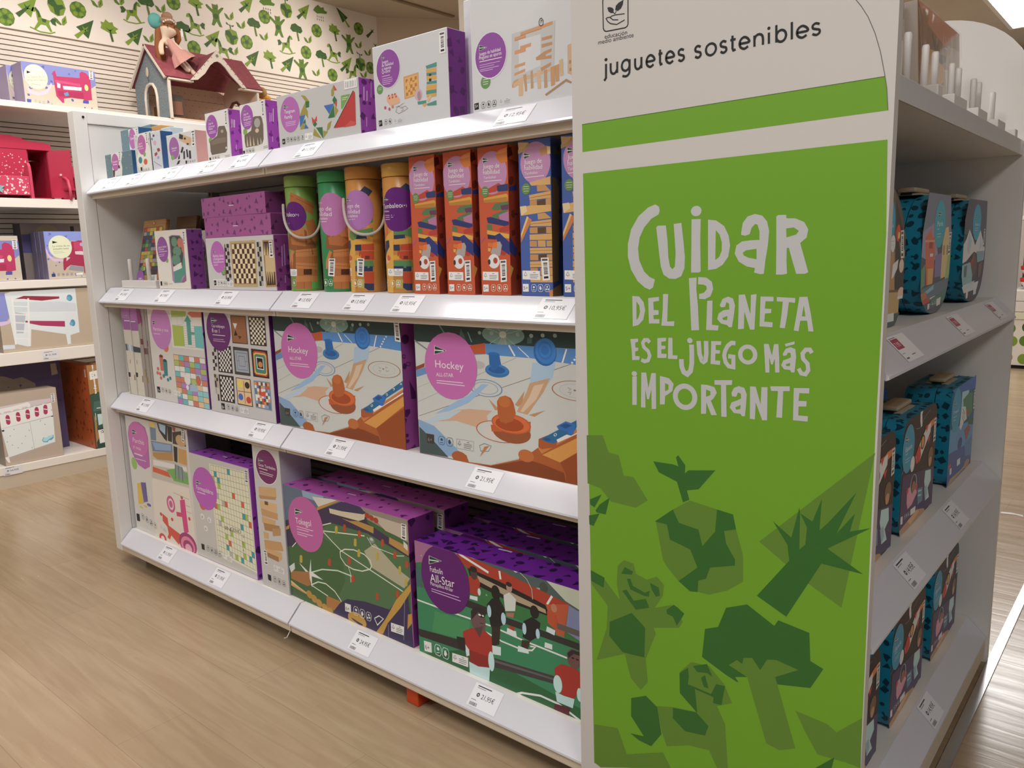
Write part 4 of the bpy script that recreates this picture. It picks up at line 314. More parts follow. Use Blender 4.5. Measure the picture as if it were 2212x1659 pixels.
{'name': 'game_box', 'label': 'air hockey box beside the eight boards box, its purple side showing', 'cat': 'table game', 'loc': (-1.8353, 1.195, 0.605), 'dim': (0.4986, 0.0413, 0.3005), 'col': [336, 394, 395], 'art': {'front_print@f': 'p 322 0,3005,4986,3005,5017,2583,3297,2552,-9,2534;s 323 21,10,100,300;e 324 2587,2796,559,206;p 325 2550,2806,2608,2831,2662,2810,2714,2504,2490,2494;l 326 11,2587,2796,2069,2941;l 326 11,2587,2796,2377,2996;l 326 11,2587,2796,2860,3009;l 326 11,2587,2796,3143,2927;l 326 11,2587,2796,2194,2574;l 326 11,2587,2796,2939,2582;l 326 11,2587,2796,2714,2504;l 326 11,2587,2796,2417,2514;l 327 34,754,2975,980,2717;l 328 24,1631,2811,1732,2603;e 329 2587,2801,97,69;e 330 2288,2814,53,42;e 330 1962,2808,46,37;e 330 2974,2818,51,41;e 330 3314,2810,50,40;e 330 3596,2831,49,40;e 331 3890,2841,48,40;l 332 35,-6,2559,406,2367;p 333 4,1963,294,2066,286,1979,10,1889;p 334 19,1890,285,1967,2119,2595,4981,2624,4979,2284,3285,2372,2179,2376,27,1740;p 335 1648,2529,2101,2605,2111,2380,1673,2353;p 336 25,1715,1711,2331,2180,2383,3285,2372,4989,2289,4990,1602,5011,1389,3883,778,2929,309,2159,54,1529,16,1139,203,4,773;p 337 2100,2594,4974,2613,4979,2288,3285,2372,2140,2367;l 13 37,2739,2596,2889,2387;l 13 35,4157,2600,4053,2332;l 13 18,2975,2572,3250,2381;e 13 4282,2351,27,20;e 13 4336,2412,27,20;e 13 4382,2468,27,20;e 13 4432,2531,26,19;e 13 4495,2586,26,19;l 338 10,33,851,4247,2321;l 339 8,-4,1162,2923,2354;l 340 8,4,1489,1774,2133;e 341 2088,1670,456,184;e 336 2088,1670,418,165;e 342 2088,1670,340,132;e 336 2088,1670,317,118;p 343 1978,1745,2171,1757,1591,1313,1006,1072,558,959,1230,1309,1604,1481;e 344 4358,1821,568,193;e 336 4358,1821,541,180;e 345 4358,1821,387,136;e 336 4358,1821,374,127;l 346 11,4170,1868,4253,1851,4201,1822;l 346 11,4439,1907,4420,1863,4504,1879;l 346 11,4165,1779,4249,1785,4213,1735;l 346 11,4434,1820,4448,1777,4532,1805;e 347 4335,1831,33,18;e 348 1930,2142,156,80;p 349 3332,2284,3893,2335,3823,2044,3673,1857,3173,1232,2903,1267,3247,1806;p 350 3252,1874,3753,2018,3596,1740,3173,1232,2903,1267,3167,1687;p 351 3356,1836,3606,1897,3409,1569,3067,1269,2995,1286,3233,1601;p 352 1173,1110,1621,1183,2245,1212,2083,1092,2144,884,1828,807,1195,881,650,807;p 353 221,767,662,944,1214,1113,1376,1127,991,899,608,803,389,720;p 354 2857,1401,3115,1706,3043,1450,2947,1374;p 354 2156,1451,2438,1263,2322,1230;p 354 3209,1235,3625,1372,3350,1213;e 355 2404,791,629,225;e 336 2404,791,598,208;e 356 2288,756,288,131;e 357 2743,824,507,229;p 358 2192,912,3254,1102,3240,895,2212,773;e 358 2737,998,522,206;e 359 2737,998,485,182;e 360 2699,983,374,140;p 361 2382,1422,2457,1521,2610,1567,2756,1531,2823,1433,2875,1230,2797,1061,2606,986,2458,1007,2394,1166;e 362 2582,1437,158,117;p 363 2199,2389,2483,2390,2524,2185,2345,2048,2213,2064;e 364 2332,2390,152,42;e 365 2410,2056,325,135;e 366 2404,2086,303,107;e 367 2403,2074,227,74;p 363 2198,2377,2475,2383,2506,2196,2346,2060,2251,2066;e 363 3645,2511,279,267;e 368 3664,2534,251,249;e 369 3648,2545,181,182;e 368 3648,2545,139,138;e 369 3641,2544,98,93;p 370 26,775,513,682,1107,310,1491,48,1129,79,24,28,42,461;p 371 33,611,362,418,801,116,919,30,23,15;e 372 1252,93,226,119;p 372 1046,69,1460,166,1529,16,2158,42,2927,286,2974,430,3161,509,3267,486,3417,594,5020,1433,5002,2,3341,-23,1526,-21;p 373 3417,594,3516,490,5017,1389,5013,1432;p 374 3533,469,5004,1259,5009,1044,3962,382;p 375 3962,382,5023,1003,5002,2,4108,-27,4088,195;p 376 1526,-21,2158,30,3147,311,3503,284,4053,191,4108,-27,3341,-23;e 377 3116,388,201,128;p 378 3446,779,3664,880,3903,825,3877,676,3522,582,3436,618;p 379 3500,784,4991,1612,5000,1474,4379,1148,4268,972,3811,737,3672,734;p 380 3895,1093,4114,1213,4347,1178,4285,974,4166,951,4153,1017,3933,1040;p 381 3972,1111,4112,1175,4262,1149,4105,1068;e 381 3659,800,91,32;p 13 3886,823,4133,959,4233,947,4977,1343,4991,1312,3917,770;t 13 3837,874,82,59,518 0;t 13 4398,1194,81,57,563 2;t 13 4647,1347,77,57,517 3;t 13 4895,1487,73,56,442 4;p 382 260,483,504,482,494,269,263,269;t 383 301,311,129,87,8 6+;l 384 10,639,427,631,334,666,288,781,289,824,336,832,428,797,474,681,473,639,427;e 384 733,403,39,30;l 384 14,679,330,776,340;l 384 10,890,428,882,336,916,290,1031,291,1072,337,1080,429,1046,475,932,474,890,428;p 384 947,425,986,438,1028,369,976,324,932,359;l 385 5,1195,483,1693,486,1676,275,1178,276,1195,483;l 385 10,1226,369,1278,453,1316,370,1226,369;l 385 10,1271,369,1268,334;l 385 12,1492,443,1566,444;l 385 12,1399,397,1637,398;l 385 12,1396,359,1634,360;l 385 12,1392,317,1606,317;l 385 10,1857,427,1999,490,2190,462,2103,334,1888,310,1857,427;p 386 1859,187,1993,418,2131,456;s 387 31,26,8,12', 'title_badge@f': 'e 388 1088,2060,780,722;p 13 634,2473,1000,2381,617,2276;p 389 647,2463,980,2380,631,2287;l 46 25,639,2375,912,2374;t 13 636,1999,843,168,-1 Hockey;t 13 652,1804,518,84,38 ALL-STAR;l 390 17,653,1711,1445,1724;l 390 17,657,1662,1492,1665', 'barcode_sticker@f': 'p 13 4783,2967,4952,2961,4990,2487,4799,2505;p 391 4804,2943,4928,2939,4931,2896,4806,2901;p 392 4830,2863,4922,2859,4923,2837,4831,2842;p 392 4831,2835,4924,2830,4925,2816,4832,2821;p 392 4833,2807,4926,2802,4927,2795,4833,2800;p 392 4833,2793,4927,2788,4927,2781,4833,2786;p 392 4834,2773,4929,2767,4930,2753,4835,2759;p 392 4836,2745,4931,2739,4932,2717,4836,2724;p 392 4837,2710,4933,2703,4934,2689,4838,2696;p 392 4838,2682,4935,2675,4936,2654,4839,2661;p 392 4840,2647,4938,2639,4939,2618,4841,2626;p 392 4834,2585,4946,2575,4949,2528,4836,2539', 'side_print@s': 'e 393 127,2542,114,111;g 393 24,2198,103,2185,98,2114,25,2129 1 1 17;g 393 135,2012,250,1997,231,1924,130,1943 1 1 17;p 393 194,1589,367,1299,372,1142,225,1155;p 393 20,935,166,932,175,842,66,750,10,782;p 393 7,739,64,717,28,613;e 393 45,332,52,44;e 393 45,198,64,44;p 393 136,22,289,80,294,-79;e 393 72,1933,57,73'}, 'group': 'air hockey boxes'},
{'name': 'game_box', 'label': 'larger looking air hockey box nearest the green sign, cut off by it', 'cat': 'table game', 'loc': (-1.2928, 1.195, 0.605), 'dim': (0.4986, 0.0413, 0.3005), 'col': [336, 394, 395], 'art': {}, 'group': 'air hockey boxes', 'same': 35},
{'name': 'game_box', 'label': 'cream box with pink badge showing a red tractor board, far left of the bottom deck', 'cat': 'board game', 'loc': (-2.758, 1.185, 0.121), 'dim': (0.424, 0.06, 0.4068), 'col': [281, 434, 435], 'art': {'front_print@f': 'p 396 1758,4056,4152,4103,4049,2176,1566,2103;p 397 1808,4062,2125,4075,2085,3878,1807,3869;p 398 1807,3869,2202,3868,2159,3451,1779,3427;p 399 2320,4074,3012,4084,2894,3522,2709,3594,2412,3821;p 400 2416,4061,2895,4046,2817,3728,2493,3855;p 401 3010,4060,3320,4050,3228,3542,2964,3555;p 402 3350,4077,3553,4054,3494,3906,3340,3958;p 403 3305,3883,4101,4028,4107,3516,3271,3500;e 404 3798,3663,317,190;p 398 1777,3402,3221,3470,3198,3204,1818,3039;p 405 1853,3363,3124,3433,3106,3239,2026,3116;p 406 1815,3014,3198,3204,3172,2911,2093,2806,1802,2888;p 407 3591,3400,4097,3398,4058,2896,3531,2915;p 399 3294,3432,3545,3418,3455,2904,3249,2922;p 13 1789,2762,4008,2841,4044,2703,1767,2560;p 408 1711,2502,2749,2484,2926,2314,1692,2324;p 409 2657,2544,3247,2680,4040,2655,4056,2274,3113,2245;p 410 3259,2827,3727,2800,3978,2454,3501,2331,3229,2483;l 399 24,3277,2806,3216,2335;l 399 24,3494,2813,3453,2323;l 399 24,3727,2800,3687,2312;p 411 1565,2088,4047,2152,4211,-6,1375,-159;e 412 2724,1387,279,286;e 413 2724,1387,179,194;e 412 2724,1387,120,123;p 414 3367,1647,3687,1726,3742,644,3444,511,3396,1080,3055,1043,3038,1191,3360,1224;p 415 2054,937,2396,846,2422,594,3196,437,3015,42,2494,299,2382,174,2315,523,2027,675;e 416 1911,28,251,182;e 413 1911,28,125,96;p 415 2397,332,2542,283,2405,100,2248,147;e 417 3612,215,565,372;e 418 3608,163,448,300;e 417 3623,115,331,228;e 419 3638,68,214,155;e 420 1958,894,83,63;e 420 2705,862,80,62;e 420 3509,1755,77,60;e 420 3873,1118,76,60;e 420 3209,1146,78,61;l 421 15,2979,1829,3971,1775;l 421 15,3718,1535,3999,1535;l 421 15,3750,1343,4030,1320;p 422 404,1700,698,1762,751,1043,356,948;p 423 701,1788,1074,1837,1081,1168,777,1084;e 422 538,864,131,32;e 422 868,959,129,32;e 423 1142,1059,149,53;p 424 102,557,332,572,321,303,101,289;l 425 9,486,602,474,505,506,449,620,429,663,471,675,569,643,625,530,644,486,602;e 425 577,560,39,31;l 425 12,520,479,618,497;l 425 9,782,551,771,453,803,398,915,379,958,421,969,518,937,573,825,592,782,551;p 425 837,527,877,544,917,475,863,423,819,457;l 425 9,1077,500,1066,403,1097,347,1209,329,1251,370,1262,467,1230,522,1119,541,1077,500;e 425 1168,470,31,25;e 425 1122,396,31,25;e 425 1199,411,31,25;l 425 9,1367,449,1357,352,1388,297,1498,279,1540,320,1550,417,1519,471,1409,490,1367,449;e 425 1456,408,38,31;l 425 12,1401,327,1496,345;e 426 352,2404,195,209;p 427 1806,504,2277,438,2259,253,1790,344;l 428 8,1836,410,1884,468,1920,395,1836,410;l 428 8,1878,402,1875,375;l 428 10,2086,429,2156,419;l 428 10,1997,404,2222,368;l 428 10,1994,374,2219,335;l 428 10,1991,340,2192,303', 'title_badge@f': 'p 429 132,3442,250,3707,587,3886,1007,3935,1449,3801,1584,3475,1505,2472,1128,2315,669,2399,337,2709,159,2990;e 430 832,3330,716,598;p 13 468,3634,872,3563,443,3429;p 431 482,3625,849,3561,459,3442;l 13 26,471,3534,773,3548;t 13 447,3169,810,175,8 Parchis;t 13 423,2974,551,124,-48 y oca;l 13 41,451,2775,1056,2769;l 13 21,482,2602,1265,2612', 'barcode_sticker@f': 'p 13 3906,4087,4105,4074,4024,3622,3889,3651;p 432 3928,4064,4071,4054,4065,4013,3926,4025;p 433 3949,3988,4046,3979,4043,3959,3947,3968;p 433 3947,3961,4042,3952,4040,3939,3945,3948;p 433 3944,3935,4038,3925,4037,3919,3944,3928;p 433 3943,3922,4037,3912,4035,3905,3943,3915;p 433 3942,3902,4033,3892,4031,3878,3941,3889;p 433 3940,3876,4029,3865,4027,3845,3938,3856;p 433 3937,3843,4025,3831,4023,3818,3936,3830;p 433 3936,3817,4020,3804,4017,3784,3934,3797;p 433 3933,3784,4015,3771,4012,3750,3932,3763;p 433 3921,3725,4009,3709,4002,3664,3919,3681'}},
{'name': 'game_box', 'label': 'word tile game box tilted forward, letter grid board on grey front and purple top', 'cat': 'board game', 'loc': (-2.3362, 1.185, 0.121), 'dim': (0.3391, 0.07, 0.3373), 'col': [450, 451, 452], 'art': {'front_print@f': 'p 436 1203,3184,3322,3234,3401,215,1258,353;k 0 1281,3151,3278,3205,3342,285,1337,440 13 16 17 437 437 437 437 437 437 437 437 437 437 437 437 437 437 437 437 437 437 437 437 437 437 437 437 438 439 440 441;g 442 1281,3151,3278,3205,3342,285,1337,440 13 16 9;t 443 1806,1220,324,125,18 IN;t 443 2135,1249,554,124,28 GENIO;t 443 2761,1173,76,112,-54 U;t 443 2710,944,76,112,-47 E;t 443 2707,727,76,113,-41 A;e 13 508,1369,120,97;e 13 917,1341,117,96;e 13 648,1008,119,97;t 444 459,1312,90,80,109 E;t 444 860,1283,88,79,111 S;t 444 599,951,90,80,119 R;p 424 265,436,458,435,447,243,273,248;l 425 9,591,410,569,317,592,270,695,266,740,311,762,403,739,451,636,455,591,410;e 425 671,383,37,30;l 425 12,609,303,700,325;l 425 9,824,400,802,308,825,260,926,256,971,301,992,392,969,440,868,444,824,400;p 425 872,388,910,406,938,343,883,291,848,321;l 425 9,1054,390,1033,298,1055,251,1155,247,1199,291,1221,383,1198,430,1098,434,1054,390;e 425 1135,374,29,24;e 425 1084,303,29,24;e 425 1156,320,28,24;l 425 9,1281,380,1260,289,1282,242,1381,238,1424,282,1445,373,1423,419,1324,424,1281,380;e 425 1358,353,35,29;l 425 11,1298,275,1386,296;p 445 1539,421,2061,402,2042,212,1538,242;l 446 9,1580,321,1628,390,1673,316,1580,321;l 446 9,1627,318,1626,287;l 446 11,1852,373,1929,369;l 446 11,1756,336,2002,324;l 446 11,1755,303,1999,291;l 446 11,1753,266,1971,254;e 447 583,1752,184,154', 'title_badge@f': 'e 448 807,2321,707,678;p 13 335,2520,653,2471,290,2336;p 431 345,2512,634,2468,305,2348;l 13 23,325,2430,571,2453;t 13 300,2218,993,149,-9 Formapalabras;l 13 24,325,2139,807,2139', 'barcode_sticker@f': 'p 13 3148,3302,3374,3298,3326,2917,3139,2925;p 432 3175,3283,3338,3280,3334,3245,3173,3249;p 433 3200,3218,3315,3215,3314,3198,3200,3201;p 433 3200,3195,3313,3193,3312,3181,3199,3184;p 433 3198,3173,3311,3170,3311,3164,3198,3167;p 433 3197,3161,3310,3158,3309,3152,3198,3155;p 433 3197,3144,3308,3141,3307,3130,3196,3133;p 433 3196,3122,3306,3118,3304,3101,3195,3104;p 433 3194,3093,3303,3090,3302,3079,3194,3082;p 433 3193,3070,3300,3067,3299,3050,3192,3054;p 433 3192,3042,3298,3038,3296,3022,3191,3025;p 433 3180,2991,3296,2987,3292,2949,3178,2954', 'side_print@s': 's 449 8,12,80,220', 'top_print@t': 's 449 9,16,80,200;l 13 48,1449,334,1725,316'}},
{'name': 'game_box', 'label': 'tall narrow grey box with dark pink badge and wooden brick tower, on the bottom deck', 'cat': 'board game', 'loc': (-1.9629, 1.18, 0.121), 'dim': (0.131, 0.1, 0.4201), 'col': [462, 463, 464], 'art': {'front_print@f': 'p 453 185,2945,1036,3050,1044,2770,186,2655;p 454 154,2691,1011,2785,989,2700,216,2596;p 455 196,2551,1026,2584,1002,2332,185,2338;p 456 428,2568,607,2576,596,2471,431,2464;p 457 220,2323,1035,2317,1017,2127,231,2112;p 458 229,2090,909,2086,858,1928,221,1894;p 459 281,1905,1072,1969,1087,1760,330,1697;p 458 250,1638,507,1645,488,1466,265,1442;p 454 705,1813,1122,1915,1103,1699,719,1600;p 457 259,1397,1099,1505,1183,1262,264,1107;p 458 269,1153,1071,1194,1091,1022,900,881,281,930;p 460 294,1046,914,1027,900,881,302,912;p 424 288,379,453,373,449,195,299,204;l 425 9,570,348,561,263,586,219,675,216,709,258,717,343,692,387,604,390,570,348;e 425 641,324,30,28;l 425 11,597,251,673,270;l 425 9,790,341,782,256,807,212,895,209,928,251,936,336,911,379,824,382,790,341;p 425 833,331,864,347,895,288,854,242,820,269;l 425 8,1008,334,1000,249,1026,206,1112,203,1144,244,1152,329,1127,372,1041,375,1008,334;e 425 1079,319,24,22;e 425 1044,254,24,22;e 425 1103,269,24,22;p 427 632,747,1138,744,1136,564,635,556;l 446 10,675,642,720,718,766,643,675,642;l 446 10,721,642,721,610;l 446 12,938,708,1013,708;l 446 12,847,667,1087,668;l 446 12,847,634,1087,636;l 446 12,848,596,1062,599', 'title_badge@f': 'e 13 667,3581,544,502;e 461 668,3589,516,485;p 13 291,3790,562,3745,276,3665;p 431 301,3785,547,3743,287,3673;l 13 16,294,3729,496,3735;t 13 274,3564,824,89,-7 Gran Tambaleo;l 13 20,289,3506,706,3500;l 13 16,313,3417,969,3397;l 13 16,307,3360,930,3348', 'barcode_sticker@f': 'p 13 171,1078,351,1090,363,652,166,638;p 432 192,1058,325,1067,326,1027,192,1018;p 433 216,985,314,991,314,972,216,965;p 433 216,958,314,965,314,952,216,946;p 433 216,932,314,939,315,933,216,926;p 433 216,919,314,926,315,920,216,912;p 433 216,900,315,907,315,893,216,886;p 433 216,873,315,880,316,860,216,854;p 433 216,840,316,847,316,834,216,827;p 433 216,814,316,821,317,801,216,794;p 433 216,781,317,788,317,768,215,760;p 433 205,720,322,728,323,684,205,676'}},
{'name': 'game_box', 'label': 'green football game box with wooden pegs, left of the table football box', 'cat': 'table game', 'loc': (-1.8336, 1.185, 0.121), 'dim': (0.4993, 0.085, 0.3195), 'col': [477, 505, 506], 'art': {'front_print@f': 'p 465 0,3195,2579,3183,2390,2945,-71,1988;p 466 878,3179,1834,3179,1697,2981,912,3008;p 467 1322,3084,2156,3171,2369,3177,1568,2853;p 468 2579,3183,4993,3195,5014,2629,3453,2927;p 469 3665,3067,4953,3048,4954,2677,4195,2761;p 470 -80,2132,1468,2730,1790,2862,2579,3183,3474,3093,3536,2814,4969,2434,5037,2264,3502,2547,2068,2525,1665,2354,340,1498,-98,1398;p 471 -13,1964,186,2079,169,1966,-13,1884;p 471 1509,2824,2369,3177,2518,3199,1496,2735;p 472 2013,2905,2684,3196,3289,3187,3470,3060,3390,3011,2547,2943;p 473 2023,2901,2544,2925,3390,3011,3479,3055,3423,2888,3190,2801,2049,2776;p 474 2519,2736,2828,2733,3188,2791,3761,2764,3740,2592,2924,2686;p 474 4318,2630,4980,2529,4977,2312,4298,2467;l 475 73,3488,3015,3914,2957;e 475 3536,3008,90,73;e 475 3702,2984,89,73;e 475 3866,2953,88,72;p 476 1683,2289,2066,2507,3502,2547,5037,2264,5015,1702,4750,1320,4182,750,2546,586,2206,389,1681,-315,363,19,66,450,303,838,340,1498;p 477 340,1498,1677,2046,2403,1869,2503,1048,1681,-315,363,19,66,450,303,838;p 478 3766,2346,4549,1895,4978,1754,4765,1449,3588,1689,3341,2054;l 479 28,1673,2218,2401,1851,4709,1356;l 479 30,245,1458,449,1631;l 479 29,1657,2221,3393,2458;l 479 28,1667,2372,2067,2514;l 479 30,3592,1722,3561,1861,3330,1969,2934,1992,2567,1923,2369,1810,2375,1659,2563,1502,2865,1459,3221,1499,3531,1626,3592,1722;l 479 33,991,548,1327,724,1664,760,2028,649,2220,496,2290,430;l 479 29,1048,545,1728,429;l 479 21,2665,1493,2744,1312,2738,1076;l 480 37,1014,908,1550,1131,2217,1263,2788,1256;p 13 515,1070,954,893,1071,1312,1049,953,1565,838,1057,813,1040,489,939,783,621,989;l 479 17,3489,2446,3659,2257,4406,2223,4587,2219,4818,2274;e 481 3653,2402,109,80;e 482 3656,2425,60,40;p 483 108,734,957,912,962,540,837,471,75,507;p 484 92,420,920,244,742,213,44,298;p 485 66,450,1617,15,1885,-12,55,374;p 486 1663,429,2290,430,2137,267,1953,94,1629,106;e 487 892,254,131,111;e 487 1100,186,130,111;e 487 1316,123,128,110;e 487 1553,67,126,102;e 487 1782,28,124,94;p 488 1890,24,2201,354,2543,568,3268,703,4182,750,4857,1474,4993,0,3857,8;p 489 3616,-18,4004,441,4451,1080,4757,1385,4999,1636,4994,1448,4615,937,4089,369,3882,16;e 489 2891,95,368,209;p 488 2637,105,3110,43,3075,-34,2708,58;p 490 33,844,300,1018,303,838,100,678;l 491 13,4765,1261,4650,95;l 491 13,4109,343,4085,-51;p 471 4846,815,4984,871,4979,635,4800,425;p 13 2432,436,2672,452,2664,231,2424,212;t 492 2460,250,148,107,102 6+;l 493 12,2783,399,2768,284,2799,226,2915,226,2960,283,2975,397,2944,455,2829,456,2783,399;e 493 2875,368,40,37;l 493 16,2814,269,2914,298;l 493 12,3035,396,3020,282,3051,225,3164,224,3209,281,3224,394,3193,451,3080,453,3035,396;p 493 3090,384,3131,407,3168,330,3113,265,3070,301;l 493 12,3283,393,3268,280,3299,223,3410,222,3454,278,3468,391,3438,448,3327,449,3283,393;e 493 3374,376,31,29;e 493 3325,288,31,29;e 493 3403,311,31,29;l 493 27,3589,351,3772,470,3933,436,3691,201,3589,351;p 13 4211,422,4683,452,4656,223,4198,193;l 494 12,4242,299,4290,393,4326,304,4242,299;l 494 12,4284,302,4281,263;l 494 14,4492,395,4562,399;l 494 14,4403,339,4626,353;l 494 14,4400,298,4621,312;l 494 14,4396,252,4593,265;p 467 4818,2647,4963,2571,4947,2428,4821,2492;p 495 2568,2558,2631,2605,2684,2576,2674,2424,2602,2384,2548,2406;p 495 3149,2526,3210,2572,3261,2543,3251,2394,3182,2355,3130,2377;p 495 4016,2489,4074,2534,4122,2507,4113,2361,4048,2324,3999,2345;p 495 4446,2286,4501,2331,4548,2304,4540,2160,4476,2123,4428,2143;p 495 4852,2148,4906,2192,4951,2166,4943,2025,4882,1988,4835,2007;p 495 1839,1475,1905,1526,1961,1498,1950,1341,1874,1298,1817,1318;p 495 2673,1710,2736,1758,2788,1731,2779,1578,2707,1537,2653,1557;p 495 2784,1268,2846,1318,2899,1291,2889,1138,2818,1096,2764,1116;p 495 3703,1036,3762,1084,3811,1058,3802,910,3735,869,3685,887;p 495 4463,1296,4519,1342,4565,1317,4557,1173,4494,1133,4446,1152;p 496 2229,2453,2287,2492,2337,2469,2324,2297,2256,2262,2206,2285;p 496 2972,2279,3027,2318,3074,2295,3063,2127,2998,2093,2950,2115;p 496 3089,2025,3144,2064,3191,2042,3180,1874,3115,1839,3068,1861;p 496 3794,2108,3846,2146,3891,2124,3880,1961,3819,1927,3774,1948;p 496 4601,1952,4650,1990,4692,1969,4682,1810,4625,1776,4582,1797;p 496 4802,1690,4851,1728,4893,1708,4883,1549,4826,1515,4784,1536;p 496 575,1279,640,1323,695,1300,680,1118,604,1078,549,1100', 'title_badge@f': 'e 497 946,2245,772,758;p 13 521,2624,887,2580,492,2426;p 498 533,2617,867,2576,508,2440;l 499 25,521,2528,797,2558;t 13 511,2183,693,179,82 Tokegol;l 500 18,536,2109,1272,2131;l 500 18,538,2038,1064,2069;l 500 18,537,1955,1251,1987;l 500 19,540,1895,984,1910', 'barcode_sticker@f': 'p 13 4770,3071,4947,3071,4918,2676,4742,2686;p 501 4790,3052,4919,3052,4917,3016,4788,3017;p 502 4808,2986,4902,2985,4901,2967,4807,2969;p 502 4807,2963,4900,2961,4899,2950,4806,2951;p 502 4805,2940,4899,2938,4898,2932,4804,2934;p 502 4804,2928,4898,2926,4897,2920,4803,2922;p 502 4803,2911,4897,2908,4896,2897,4802,2899;p 502 4801,2887,4895,2885,4894,2867,4800,2870;p 502 4799,2858,4893,2855,4892,2843,4798,2847;p 502 4797,2835,4891,2831,4890,2814,4796,2817;p 502 4795,2806,4889,2802,4887,2784,4794,2788;p 502 4783,2754,4889,2749,4886,2709,4780,2715', 'top_print@t': 's 503 14,20,90,200;l 500 50,2174,496,2487,516', 'side_print@s': 's 504 5,16,90,240'}, 'group': 'green football game boxes'},
{'name': 'game_box', 'label': 'second football game box behind the green one, its purple top in shadow', 'cat': 'table game', 'loc': (-1.8136, 1.285, 0.121), 'dim': (0.4993, 0.085, 0.3195), 'col': [477, 505, 506], 'art': {}, 'group': 'green football game boxes', 'same': 40},
